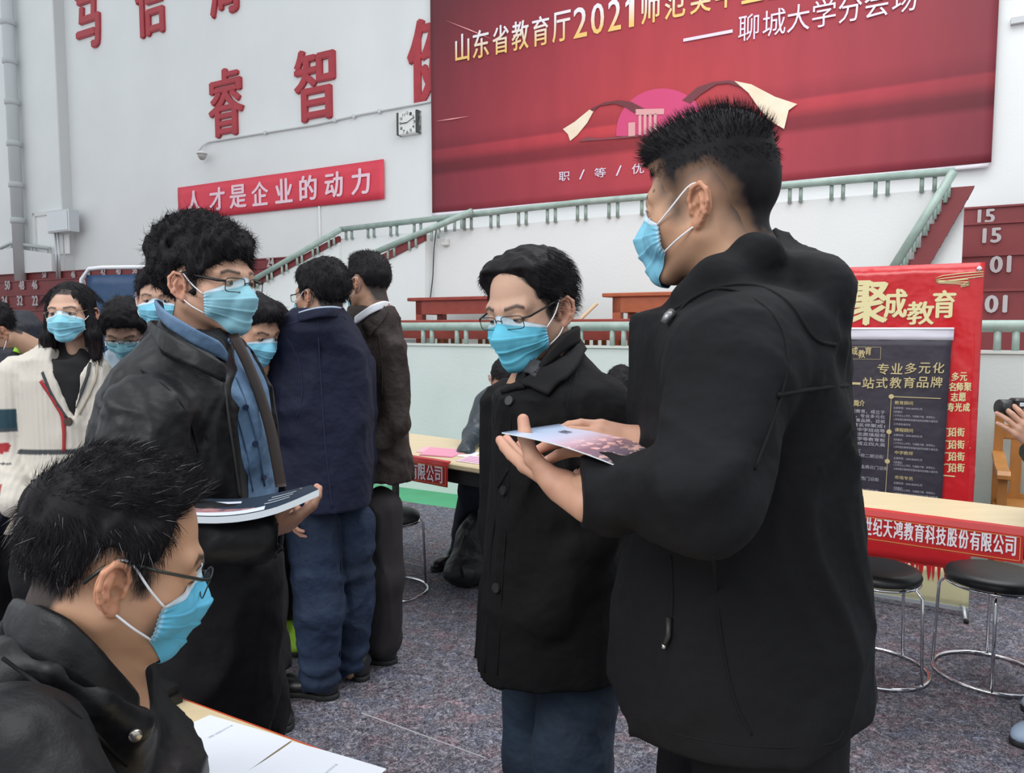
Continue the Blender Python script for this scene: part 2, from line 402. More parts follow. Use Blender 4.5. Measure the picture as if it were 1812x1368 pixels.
MB(H3).prism([wl(640, 474, 6.85), wl(752, 414, 6.85), wl(752, 600, 6.85), wl(640, 600, 6.85)], 6.85, 6.998).build('side_panel', plaster, st)
st = thing('stair', hw(-0.2, 6.6, 0.95), 'right stair, narrow and dark red, rising steeply to the banner corner', 'stair')
a0, a1, b0, b1 = wl(1583, 520, 6.9), wl(1606, 520, 6.9), wl(1690, 332, 6.9), wl(1699, 332, 6.9)
steps = []
for k in range(9):
    t0, t1 = k / 9, (k + 1) / 9
    x0 = a0[0] + (b0[0] - a0[0]) * t0; x1 = a0[0] + (b0[0] - a0[0]) * t1; z0 = a0[1] + (b0[1] - a0[1]) * t0; z1 = a0[1] + (b0[1] - a0[1]) * t1
    MB(H3).prism([(x0, z0), (x1 + 0.09, z0), (x1 + 0.13, z1), (x0, z1)], 6.88, 6.995).build('step', red_step, st)
rl = thing('gallery_rail', hw(-3, 6.96, 2.5), 'long pale green gallery rail directly below the big red banner', 'railing')
def up(px, py, n=6.95): u_, z_ = wl(px, py, n); return (u_, n, z_)
MB(H3).tube([up(603, 406), (-3.1, 6.95, 2.665), up(1690, 303)], 0.032, 12).build('top_rail', rail_m, rl, True)
u = -6.2; first = None
while u < 0.0:
    for du in (0, 0.09):
        zb = fz + (2.53 - fz) * (u - U1) / (U2 - U1)
        if first is None:
            first = MB(H3).tube([(u, 6.98, zb - 0.02), (u, 6.98, zb + 0.13)], 0.017, 8).build('post', rail_m, rl, True); fu = u; fzz = zb
        else:
            c = first.copy(); COL.objects.link(c); c.parent = rl; a = hw(fu, 0); b_ = hw(u + du, 0); c.location = (b_[0] - a[0], b_[1] - a[1], zb - fzz)
    u += 0.335
def stair_rail(label, a, b_, n, drop, cnt, loc):
    t = thing('stair_rail', loc, label, 'railing')
    A, B = up(*a, n), up(*b_, n); MB(H3).tube([A, B], 0.034, 12).build('top_rail', rail_m, t, True)
    for k in range(cnt):
        for dk in (0.0, 0.3):
            f = (k + 0.25 + dk) / cnt; P_ = [A[i] + (B[i] - A[i]) * f for i in range(3)]
            MB(H3).tube([(P_[0], n + 0.01, P_[2] - drop), (P_[0], n + 0.01, P_[2])], 0.016, 8).build('post', rail_m, t, True)
stair_rail('sloping pale green rail of the left stair above the navy-blazer man', (440, 500), (603, 406), 6.9, 0.13, 6, hw(-7, 6.9, 1.9))
stair_rail('short sloping pale green rail behind the head of the man in brown', (640, 457), (835, 374), 6.82, 0.13, 5, hw(-5, 6.82, 2.2))
stair_rail('steep sloping pale green rail under the right corner of the big banner', (1578, 478), (1688, 303), 6.84, 0.14, 6, hw(-0.2, 6.84, 1.9))
LA = (wl(93, 470, 9.0)[0], 2.58); LB = wl(93, 449, 9.0); LC = wl(21, 439, 9.0)
# left landing: pale block, small grey rail, hatch in the wall, metal box
struct(MB(H3).prism([(-20, 2.58), LA, LB, LC, (-20, LC[1] - 0.12)], 8.98, 9.1).build('wall_landing', plaster))
t = thing('landing_rail', hw(-13, 6.9, 2.6), 'small grey tube rail on the pale landing at the far left', 'railing')
grey_rail = mat('grey_rail_paint', (0.42, 0.46, 0.45), 0.5)
P_ = [up(-20, 449, 9.0), up(21, 430, 9.0), up(88, 440, 9.0)]
MB(H3).tube(P_, 0.036, 10).build('top_rail', grey_rail, t, True)
for px, py in ((2, 441), (20, 432), (56, 436), (62, 437), (84, 440), (88, 441)):
    A = up(px, py, 9.0); MB(H3).tube([(A[0], 9.0, A[2] - 0.16), A], 0.018, 8).build('post', grey_rail, t, True)
def rect_px(x0, y0, x1, y1, n): u0, z1 = wl(x0, y0, n); u1, z0 = wl(x1, y1, n); return u0, u1, z0, z1
u0, u1, z0, z1 = rect_px(60, 378, 122, 440, 9.1)
t = thing('wall_hatch', hw((u0 + u1) / 2, 9.1, z0), 'white framed wall hatch beside the grey electrical box', 'hatch')
MB(H3).box(u0, u1, 9.06, 9.12, z1 - 0.07, z1).box(u0, u0 + 0.09, 9.06, 9.12, z0 - .1, z1).build('frame', mat('off_white_paint', (0.66, 0.68, 0.67), 0.6), t)
MB(H3).box(u0 + 0.09, u1, 9.09, 9.12, z0 - .1, z1 - 0.07).build('panel', mat('hatch_white', (0.78, 0.8, 0.8), 0.5), t)
u0, u1, z0, z1 = rect_px(82, 374, 122, 409, 8.9)
t = thing('electrical_box', hw((u0 + u1) / 2, 9, z0), 'grey metal electrical box high on the wall above the landing', 'box')
gm = mat('grey_sheet_metal', (0.55, 0.58, 0.60), 0.35, 0.4)
MB(H3).box(u0, u1, 8.9, 9.12, z0, z1, 0.01).build('cabinet', gm, t)
MB(H3).box(u0 + 0.03, u1 - 0.03, 8.885, 8.9, z0 + 0.03, z1 - 0.03, 0.004).build('door', mat('grey_sheet_door', (0.62, 0.66, 0.68), 0.35, 0.3), t)
MB(H3).tube([(u0 + .1, 9.0, z0), (u0 + .1, 9.0, z0 - .9)], 0.02, 8).tube([(u0 + .2, 9.0, z0), (u0 + .2, 9.0, z0 - .9)], 0.02, 8).build('conduit', gm, t, True)
# rain pipe, collars
up_, _ = wl(12, 0, 8.95)
t = thing('drain_pipe', hw(up_, 8.95, 2.5), 'thick grey drain pipe with collars running up the far left wall', 'pipe')
MB(H3).tube([(up_, 8.95, 2.4), (up_, 8.95, 11.4)], 0.115, 20).build('pipe', mat('pipe_grey_paint', (0.50, 0.53, 0.54), 0.5), t, True)
for py in (45, 115, 188, 262, 335, 398):
    _, zz = wl(15, py, 8.95)
    MB(H3).lathe(up_, 8.95, [(0.12, zz), (0.14, zz + 0.01), (0.14, zz + 0.1), (0.12, zz + 0.12)], 20).build('collar', mat('pipe_collar', (0.46, 0.49, 0.5), 0.5), t, True)
    MB(H3).tube([(up_ - 0.26, 9.1, zz - .1), (up_ - 0.1, 8.95, zz - .1)], 0.02, 6).build('bracket', gm, t)

# the big banner -------------------------------------------------
BN = 9.22; BU0, BU1, BZ0, BZ1 = -6.54, 0.39, 3.105, 7.4
def banner_mat():
    m = bpy.data.materials.new('printed_red_banner'); m.use_nodes = True; nt = m.node_tree; N = nt.nodes; L = nt.links
    b = N['Principled BSDF']; b.inputs['Roughness'].default_value = 0.6; b.inputs['Specular IOR Level'].default_value = 0.3
    uv = N.new('ShaderNodeUVMap'); sp = N.new('ShaderNodeSeparateXYZ'); L.new(uv.outputs[0], sp.inputs[0])
    # the print: a bright red field fading to maroon at both upper sides
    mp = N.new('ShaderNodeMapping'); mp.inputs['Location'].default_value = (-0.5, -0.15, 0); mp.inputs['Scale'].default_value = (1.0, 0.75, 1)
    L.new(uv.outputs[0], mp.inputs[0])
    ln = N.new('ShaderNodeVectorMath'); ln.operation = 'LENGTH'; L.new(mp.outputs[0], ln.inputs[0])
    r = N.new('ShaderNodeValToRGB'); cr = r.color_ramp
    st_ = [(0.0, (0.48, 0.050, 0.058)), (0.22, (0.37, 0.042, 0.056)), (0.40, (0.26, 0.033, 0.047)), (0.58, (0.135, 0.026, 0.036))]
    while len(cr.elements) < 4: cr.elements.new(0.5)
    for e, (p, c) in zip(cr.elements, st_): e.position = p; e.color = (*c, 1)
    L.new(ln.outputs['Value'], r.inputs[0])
    # printed drape folds near the lower edge
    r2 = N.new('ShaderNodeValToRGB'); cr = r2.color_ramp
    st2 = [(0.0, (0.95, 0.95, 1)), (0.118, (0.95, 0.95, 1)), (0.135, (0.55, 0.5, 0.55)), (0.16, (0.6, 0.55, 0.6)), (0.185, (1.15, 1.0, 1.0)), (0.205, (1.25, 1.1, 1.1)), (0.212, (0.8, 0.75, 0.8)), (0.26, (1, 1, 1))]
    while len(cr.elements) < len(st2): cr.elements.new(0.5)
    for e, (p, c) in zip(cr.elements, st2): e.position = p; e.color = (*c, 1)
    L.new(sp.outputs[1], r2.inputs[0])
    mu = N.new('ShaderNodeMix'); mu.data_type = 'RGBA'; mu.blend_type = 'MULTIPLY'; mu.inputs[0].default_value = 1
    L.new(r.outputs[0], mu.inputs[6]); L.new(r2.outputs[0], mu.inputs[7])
    n = N.new('ShaderNodeTexNoise'); n.inputs['Scale'].default_value = 3; m3 = N.new('ShaderNodeMapping'); m3.inputs['Scale'].default_value = (9, 1, 1)
    L.new(uv.outputs[0], m3.inputs[0]); L.new(m3.outputs[0], n.inputs['Vector'])
    mr = N.new('ShaderNodeMapRange'); mr.inputs[3].default_value = 0.85; mr.inputs[4].default_value = 1.15; L.new(n.outputs['Fac'], mr.inputs[0])
    m4 = N.new('ShaderNodeVectorMath'); m4.operation = 'SCALE'; L.new(mu.outputs[2], m4.inputs[0]); L.new(mr.outputs[0], m4.inputs['Scale'])
    L.new(m4.outputs[0], b.inputs['Base Color'])
    return m
def cloth_sheet(name, m, parent, u0, u1, z0, z1, n, nu=40, nv=24, amp=0.01, thick=0.004, fr=H3, seed=1.0):
    rr = lambda a, b_: amp * (math.sin(a * 9 + seed) * 0.6 + math.sin(a * 23 + b_ * 4 + seed * 2) * 0.3 + math.sin(b_ * 7 + a * 3) * 0.3)
    vs = []; nn = (nu + 1) * (nv + 1)
    for s in (0, 1):
        for j in range(nv + 1):
            for i in range(nu + 1):
                a, b_ = i / nu, j / nv; vs.append(fr(u0 + (u1 - u0) * a, n + rr(a, b_) + s * thick, z0 + (z1 - z0) * b_))
    fs = []; q = lambda s, i, j: s * nn + j * (nu + 1) + i
    for j in range(nv):
        for i in range(nu):
            fs.append((q(0, i, j), q(0, i + 1, j), q(0, i + 1, j + 1), q(0, i, j + 1))); fs.append((q(1, i, j), q(1, i, j + 1), q(1, i + 1, j + 1), q(1, i + 1, j)))
    for i in range(nu):
        fs.append((q(0, i, 0), q(1, i, 0), q(1, i + 1, 0), q(0, i + 1, 0))); fs.append((q(0, i, nv), q(0, i + 1, nv), q(1, i + 1, nv), q(1, i, nv)))
    for j in range(nv):
        fs.append((q(0, 0, j), q(0, 0, j + 1), q(1, 0, j + 1), q(1, 0, j))); fs.append((q(0, nu, j), q(1, nu, j), q(1, nu, j + 1), q(0, nu, j + 1)))
    o = mk(name, vs, fs, m, parent, True)
    uvl = o.data.uv_layers.new(name='UVMap'); k = np.zeros(len(o.data.loops), np.int32); o.data.loops.foreach_get('vertex_index', k)
    k2 = k % nn; uvs = np.stack([(k2 % (nu + 1)) / nu, (k2 // (nu + 1)) / nv], -1).astype(np.float32); uvl.data.foreach_set('uv', uvs.ravel())
    return o
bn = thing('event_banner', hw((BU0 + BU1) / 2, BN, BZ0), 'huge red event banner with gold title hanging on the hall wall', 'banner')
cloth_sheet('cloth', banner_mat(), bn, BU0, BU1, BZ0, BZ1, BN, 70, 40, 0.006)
cloth_sheet('hem', mat('white_hem', (0.75, 0.72, 0.78), 0.7), bn, BU0, BU1 - 0.02, BZ0 - 0.045, BZ0 + 0.01, BN + 0.004, 70, 2, 0.008)
def gold(name, c0, c1, z0, z1):
    m = bpy.data.materials.new(name); m.use_nodes = True; nt = m.node_tree; N = nt.nodes; L = nt.links
    tc = N.new('ShaderNodeTexCoord'); sp = N.new('ShaderNodeSeparateXYZ'); L.new(tc.outputs['Object'], sp.inputs[0])
    mr = N.new('ShaderNodeMapRange'); mr.inputs[1].default_value = z0; mr.inputs[2].default_value = z1; L.new(sp.outputs[2], mr.inputs[0])
    mx = N.new('ShaderNodeMix'); mx.data_type = 'RGBA'; mx.inputs[6].default_value = (*c0, 1); mx.inputs[7].default_value = (*c1, 1)
    L.new(mr.outputs[0], mx.inputs[0]); L.new(mx.outputs[2], N['Principled BSDF'].inputs['Base Color']); N['Principled BSDF'].inputs['Roughness'].default_value = 0.5
    return m
onb = lambda x, y, o: hw(x, BN - 0.014 - o, y)
# title line: glyph boxes taken from where they hang on the cloth
def line(st, px0, px1, ytop0, ybot0, ytop1, ybot1, m, n, place, parent, bold, name='lettering', gapf=0.88):
    u0, za = wl(px0, ytop0, n); _, zb = wl(px0, ybot0, n); u1, zc_ = wl(px1, ytop1, n); _, zd = wl(px1, ybot1, n)
    k = len(st); step = (u1 - u0) / k
    for i, ch in enumerate(st):
        if ch == ' ': continue
        f = (i + 0.5) / k; t_, b_ = za + (zc_ - za) * f, zb + (zd - zb) * f
        wdt = step * gapf * (0.55 if ch in '1' else 0.5 if ch == '/' else 1)
        if ch == '一': b_, t_ = (t_ + b_) / 2 - 0.02 * (t_ - b_), (t_ + b_) / 2 + 0.06 * (t_ - b_)
        text(name, ch, m, place, u0 + step * (i + 0.5) - wdt / 2, u0 + step * (i + 0.5) + wdt / 2, b_, t_, parent, 0.004, bold)
g1 = gold('title_gold', (0.80, 0.52, 0.16), (0.82, 0.78, 0.80), 5.05 - BZ0 - 0.0, 5.42 - BZ0)
title_z0, title_z1 = wl(807, 112, BN)[1], wl(807, 70, BN)[1]
g1 = gold('title_gold', (0.80, 0.52, 0.16), (0.80, 0.76, 0.80), title_z0 - BZ0 + 0.05, title_z1 - BZ0 - 0.02)
ZB, ZT = title_z0, title_z1 + 0.05
def row_u(st, pxs, zb, zt, m, parent, bold):
    for ch, (a, b_) in zip(st, pxs):
        u0 = wl(a, 60, BN)[0]; u1 = wl(b_, 60, BN)[0]
        text('lettering', ch, m, onb, u0, u1, zb, zt, parent, 0.004, bold)
row_u('山东省教育厅2021师范类毕业生供需', [(807, 831), (838, 866), (873, 901), (907, 936), (943, 972), (979, 1010), (1016, 1039), (1047, 1069), (1077, 1099), (1114, 1122), (1136, 1168), (1177, 1212), (1222, 1257), (1266, 1302), (1312, 1350), (1360, 1398), (1410, 1450), (1462, 1504)], ZB, ZT, g1, bn, 0.012)
_ua, _ub = wl(1107, 60, BN)[0], wl(1115, 60, BN)[0]
MB(H3).prism([(_ua, ZT - .125), (_ub, ZT - .085), (_ub, ZT), (_ua, ZT - .075)], BN - .018, BN - .014).build('lettering', g1, bn)
lil = mat('lilac_white_print', (0.70, 0.62, 0.74), 0.6)
def zat(px, py): return wl(px, py, BN)[1]
zb2, zt2 = zat(1325, 72), zat(1325, 26)
row_u('聊城大学分会场', [(1307, 1343), (1350, 1390), (1393, 1432), (1437, 1478), (1483, 1524), (1528, 1572), (1577, 1620)], zb2, zt2, lil, bn, 0.0)
u0, _ = wl(1210, 70, BN); u1, _ = wl(1297, 58, BN); zz = zat(1253, 64)
MB(H3).box(u0, u1, BN - 0.02, BN - 0.012, zz - 0.018, zz + 0.018).build('dash', lil, bn)
line('职/等/优', 984, 1147, 306, 322, 288, 306, lil, BN, onb, bn, 0.0, gapf=0.62)
# ribbon, dome and the little hall of the print
def flat_poly(name, pts, m, parent, out, n=BN, th=0.003):
    P_ = [wl(x, y, n) for x, y in pts]
    return MB(H3).prism(P_, n - out - th, n - out).build(name, m, parent)
def arc(cx, cy, rx, ry, a0, a1, k): return [(cx + rx * math.cos(math.radians(a0 + (a1 - a0) * i / k)), cy - ry * math.sin(math.radians(a0 + (a1 - a0) * i / k))) for i in range(k + 1)]
flat_poly('printed_dome', arc(1173, 236, 82, 79, -2, 184, 24), mat('dome_pink', (0.58, 0.05, 0.16), 0.6), bn, 0.012)
cream = mat('ribbon_cream', (0.78, 0.55, 0.38), 0.5, var=0.5, vscale=3, col2=(0.80, 0.70, 0.55)); dark_rib = mat('ribbon_dark', (0.14, 0.02, 0.03), 0.5); 
flat_poly('printed_ribbon', [(997, 229), (1018, 216), (1046, 193), (1052, 196), (1040, 218), (1022, 240), (1010, 250), (1006, 238)], cream, bn, 0.016)
flat_poly('printed_ribbon', [(1044, 194), (1070, 182), (1095, 178), (1118, 181), (1143, 194), (1160, 206), (1140, 206), (1122, 200), (1105, 189), (1088, 184), (1062, 188), (1050, 198)], dark_rib, bn, 0.017)
flat_poly('printed_ribbon', [(1208, 178), (1235, 155), (1262, 146), (1290, 143), (1318, 148), (1322, 158), (1290, 148), (1268, 150), (1240, 168), (1222, 184)], dark_rib, bn, 0.016)
flat_poly('printed_ribbon', [(1300, 144), (1330, 150), (1372, 172), (1411, 185), (1396, 196), (1388, 229), (1362, 214), (1342, 190), (1325, 165)], cream, bn, 0.018)
hallp = mat('hall_print', (0.66, 0.32, 0.32), 0.6)
for x0, x1, y0, y1 in ((1113, 1125, 218, 242), (1131, 1136, 205, 240), (1140, 1145, 204, 239), (1149, 1154, 203, 238), (1158, 1163, 202, 237), (1126, 1176, 194, 204)):
    flat_poly('printed_hall', [(x0, y0), (x1, y0 - 1), (x1, y1 - 1), (x0, y1)], hallp, bn, 0.02)
flat_poly('printed_ground', [(1024, 251), (1040, 243), (1062, 246), (1092, 243), (1130, 238), (1130, 243), (1080, 247)], mat('ground_print', (0.2, 0.05, 0.06), 0.6), bn, 0.014)
for pts in ([(790, 37), (838, 57), (872, 70), (836, 54)], [(772, 215), (800, 210), (832, 206), (800, 212)]):
    flat_poly('printed_glint', pts, mat('glint_print', (0.85, 0.35, 0.35), 0.5), bn, 0.013)

# slogan strip
SN = 9.26; su0, sz1 = wl(314, 332, SN); su1, sz0 = wl(680, 352, SN)
sb = thing('slogan_banner', hw((su0 + su1) / 2, SN, sz0), 'narrow bright red slogan strip on the white wall below the clock', 'banner')
cloth_sheet('cloth', mat('bright_red_cloth', (0.70, 0.050, 0.085), 0.6, var=0.1, vscale=3), sb, su0, su1, sz0, sz1, SN, 40, 4, 0.006)
pink = mat('pale_pink_print', (0.80, 0.58, 0.66), 0.6)
for ch, (a, b_) in zip('人才是企业的动力', [(330, 358), (372, 398), (408, 436), (447, 475), (489, 518), (532, 561), (577, 607), (624, 655)]):
    u0 = wl(a, 345, SN)[0]; u1 = wl(b_, 345, SN)[0]
    text('lettering', ch, pink, lambda x, y, o: hw(x, SN - 0.012 - o, y), u0, u1, sz0 + 0.11, sz1 - 0.10, sb, 0.004, 0.035)
# raised wall characters
wred = mat('wall_character_red', (0.42, 0.03, 0.045), 0.45, var=0.2, vscale=6); wside = None
for ch, x0, x1, yt, yb, lab in (('笃', 132, 174, -50, 86, 'red raised character high on the wall, nearest the drain pipe'),
                             ('信', 240, 290, -66, 62, 'red raised character second from the drain pipe in the upper line'),
                             ('周', 372, 418, -96, 26, 'red raised character cut by the top edge, third in the upper line'),
                             ('睿', 370, 428, 122, 240, 'red raised character above the small dome camera'),
                             ('智', 522, 590, 85, 212, 'red raised character between the first and last of the lower line'),
                             ('健', 722, 812, 28, 176, 'red raised character half hidden behind the big banner')):
    xm = (x0 + x1) / 2; u0 = wl(x0, (yt + yb) / 2, 9.26)[0]; u1 = wl(x1, (yt + yb) / 2, 9.26)[0]; z1 = wl(xm, yt, 9.26)[1]; z0 = wl(xm, yb, 9.26)[1]
    if ch == '健': u1 = -6.0
    o = text('wall_character', ch, wred, lambda x, y, o_: hw(x, 9.3 - o_, y), u0, u1, z0, z1, None, 0.045 if ch != '健' else 0.03, 0.028)
    if o: tag(o, lab, 'sign', 'raised wall characters')
# clock
cu0, cz1 = wl(706, 196, 9.27); cu1, cz0 = wl(742, 238, 9.27); cu0 = wl(706, 218, 9.25)[0]; cu1 = wl(743, 218, 9.25)[0]; cc = (cu0 + cu1) / 2
cz0 = wl(724, 238, 9.25)[1]; cz1 = wl(724, 199, 9.25)[1]; cm = (cz0 + cz1) / 2
ck = thing('wall_clock', hw(cc, 9.25, cz0), 'square white wall clock with black side bars left of the banner', 'clock')
MB(H3).box(cu0, cu1, 9.2, 9.3, cz0, cz1, 0.01).build('case', mat('clock_white', (0.72, 0.73, 0.70), 0.4), ck)
for a, b_ in ((cu0, cu0 + 0.03), (cu1 - 0.035, cu1)):
    MB(H3).box(a, b_, 9.185, 9.29, cz0 - .005, cz1 + .005, 0.005).build('side_bar', mat('clock_black', (0.03, 0.03, 0.03), 0.4), ck)
hs = cu1 - cu0; bk = MATS['clock_black']
for k in range(12):
    a = math.pi / 6 * (k + 1); x = cc + 0.33 * hs * math.sin(a); z = cm + 0.36 * hs * math.cos(a)
    text('numeral', str(k + 1), bk, lambda X, Y, o: hw(X, 9.198 - o, Y), x - 0.02, x + 0.02, z - 0.022, z + 0.022, ck, 0.002)
MB(H3).tube([(cc, 9.19, cm), (cc - 0.10, 9.19, cm + 0.0)], 0.007, 5).build('hour_hand', bk, ck)
MB(H3).tube([(cc, 9.186, cm), (cc + 0.13, 9.186, cm + 0.06)], 0.005, 5).build('minute_hand', bk, ck)
# conduit along the wall and the little dome camera
cd = thing('cable_conduit', hw(-8, 9.28, 4.2), 'thin grey conduit sloping along the wall to the dome camera', 'conduit')
pp = [up(352, 268, 9.2), up(358, 258, 9.24), up(370, 251, 9.27), up(400, 246, 9.27), up(560, 220, 9.27), up(640, 202, 9.27), up(700, 191, 9.27), up(800, 172, 9.27)]
MB(H3).tube(pp, 0.017, 8).build('pipe', mat('conduit_paint', (0.6, 0.61, 0.61), 0.5), cd, True)
for px, py in ((470, 235), (593, 213), (627, 206), (672, 197)):
    A = up(px, py, 9.27); MB(H3).box(A[0] - .02, A[0] + .02, 9.24, 9.3, A[2] - .03, A[2] + .03, 0.004).build('clip', gm, cd)
A = up(355, 273, 9.1)
dc = thing('dome_camera', hw(*A), 'small white dome camera hanging at the left end of the conduit', 'camera')
MB(H3).lathe(A[0], 9.13, [(0.03, A[2] + .07), (0.09, A[2] + .03), (0.095, A[2] + .01)], 20).build('shade', mat('camera_white', (0.7, 0.7, 0.68), 0.4), dc, True)
MB(H3).lathe(A[0], 9.13, [(0.075, A[2] + .01), (0.07, A[2] - .04), (0.04, A[2] - .085), (0.01, A[2] - .095)], 20).build('dome', mat('dome_glass', (0.35, 0.35, 0.35), 0.1), dc, True)
A = up(565, 365, 9.28); B_ = up(565, 430, 9.28)
tag(MB(H3).tube([A, (A[0], A[1], 2.5)], 0.02, 8).build('wall_conduit', mat('conduit_white', (0.7, 0.71, 0.71), 0.5), None, True), 'short white vertical conduit below the slogan strip', 'conduit')
# socket and wire left of the desks
A = up(787, 428, 6.96); kb = tag(MB(H3).box(A[0] - .04, A[0] + .04, 6.94, 7.0, A[2] - .04, A[2] + .04, 0.008).build('wall_socket', MATS['camera_white']), 'small white socket box under the gallery rail by the black wire', 'socket')
wr = [up(772, 405, 6.96), up(768, 440, 6.96), up(766, 490, 6.95), up(762, 525, 6.94), up(752, 590, 6.9)]
tag(MB(H3).tube(wr, 0.006, 6).build('black_wire', mat('black_wire', (0.02, 0.02, 0.02), 0.5), None, True), 'thin black wire hanging down the gallery wall behind the desk', 'cable')
# nail stubs and marks on the wall
# desks on the platform
desk_m = mat('red_varnished_wood', (0.30, 0.045, 0.03), 0.4, var=0.25, vscale=4, stretch=(1, 6, 6))
desk_m2 = mat('orange_varnished_wood', (0.42, 0.10, 0.035), 0.4, var=0.2, vscale=4, stretch=(1, 6, 6))
def desk(u0, u1, n0, n1, zt, lab, m, leg=0.075):
    t = thing('desk', hw((u0 + u1) / 2, (n0 + n1) / 2, 0.95), lab, 'desk', 'red desks on the platform')
    MB(H3).box(u0 - .09, u1 + .09, n0 - 0.03, n1 + 0.03, zt - 0.035, zt, 0.006).build('desktop', m, t)
    MB(H3).box(u0, u1, n0, n0 + 0.02, zt - 0.17, zt - 0.035).box(u0, u0 + .02, n0, n1, zt - .17, zt - .035).box(u1 - .02, u1, n0, n1, zt - .17, zt - .035).build('apron', m, t)
    for a in (u0, u1 - leg):
        for b_ in (n0, n1 - leg):
            MB(H3).box(a, a + leg, b_, b_ + leg, 0.95, zt - 0.035).build('leg', m, t)
desk(-4.68, -3.3, 6.3, 6.75, 1.735, 'red desk standing left of the glasses man, nearer the wire', desk_m)
desk(-2.53, -1.2, 6.3, 6.75, 1.735, 'reddish brown desk behind the tall man, right of the pale stick', desk_m2)
desk(-5.2, -3.05, 5.66, 6.02, 1.50, 'low red desk row right behind the rail, left of the glasses man', desk_m)
desk(-2.95, -1.0, 5.66, 6.02, 1.50, 'low red desk row right behind the rail, right of the glasses man', desk_m)
for x0, z0_ in ((742, 1.47),): pass
A = up(1028, 562, 5.8); B_ = up(1052, 536, 5.8)
tag(MB(H3).tube([(A[0], 5.8, 1.505), (B_[0], 5.86, B_[2])], 0.014, 6).build('wooden_stick', mat('pale_wood', (0.66, 0.5, 0.32), 0.6)), 'pale wooden stick leaning up from the desk row beside the ear', 'stick')
# slatted chair backs seen between the rail posts
slat_m = mat('chair_slat_wood', (0.44, 0.20, 0.06), 0.45, var=0.2, vscale=6)
def slat_chair(u, lab):
    t = thing('slatted_chair', hw(u + .22, 6.12, 0.95), lab, 'chair', 'slatted chairs behind the parapet rail')
    MB(H3).box(u, u + .44, 6.10, 6.13, 1.38, 1.45, .005).build('top_rail', slat_m, t)
    for k in range(5): MB(H3).box(u + .04 + k * .08, u + .08 + k * .08, 6.105, 6.125, 1.08, 1.38).build('slat', slat_m, t)
    MB(H3).box(u, u + .44, 6.1, 6.5, 1.05, 1.09, .005).build('seat', slat_m, t)
    for a in (u, u + .40):
        for b_ in (6.1, 6.46): MB(H3).box(a, a + .04, b_, b_ + .04, 0.95, 1.05).build('leg', slat_m, t)
for k, (u_, lab) in enumerate(((-4.4, 'slatted wooden chair behind the rail, leftmost of its row'), (-3.85, 'slatted wooden chair behind the rail, second from the left'), (-3.3, 'slatted wooden chair behind the rail, under the glasses man'),
                             (-2.75, 'slatted wooden chair behind the rail, just right of his ear'), (-2.2, 'slatted wooden chair behind the rail, against the tall man'))): slat_chair(u_, lab)
# ================================================================ people kit
skin_m = mat('skin', (0.5, 0.3, 0.2), 0.52, attr=True, sss=0.12, bump=0.12, bscale=500, var=0.10, vscale=28, spec=0.4)
hair_m = mat('black_hair', (0.011, 0.010, 0.011), 0.6, attr=True, spec=0.12)
mask_blue = mat('mask_blue_fabric', (0.20, 0.52, 0.66), 0.8, attr=True, bump=0.2, bscale=900, spec=0.2)
mask_white = mat('mask_white_elastic', (0.80, 0.82, 0.86), 0.7)
lens_m = bpy.data.materials.new('spectacle_glass'); lens_m.use_nodes = True
_nt = lens_m.node_tree; _g = _nt.nodes.new('ShaderNodeBsdfGlossy'); _g.inputs['Roughness'].default_value = 0.03; _t = _nt.nodes.new('ShaderNodeBsdfTransparent'); _t.inputs[0].default_value = (0.93, 0.96, 0.95, 1)
_mx = _nt.nodes.new('ShaderNodeMixShader'); _mx.inputs[0].default_value = .07
_nt.links.new(_t.outputs[0], _mx.inputs[1]); _nt.links.new(_g.outputs[0], _mx.inputs[2]); _nt.links.new(_mx.outputs[0], _nt.nodes['Material Output'].inputs[0])

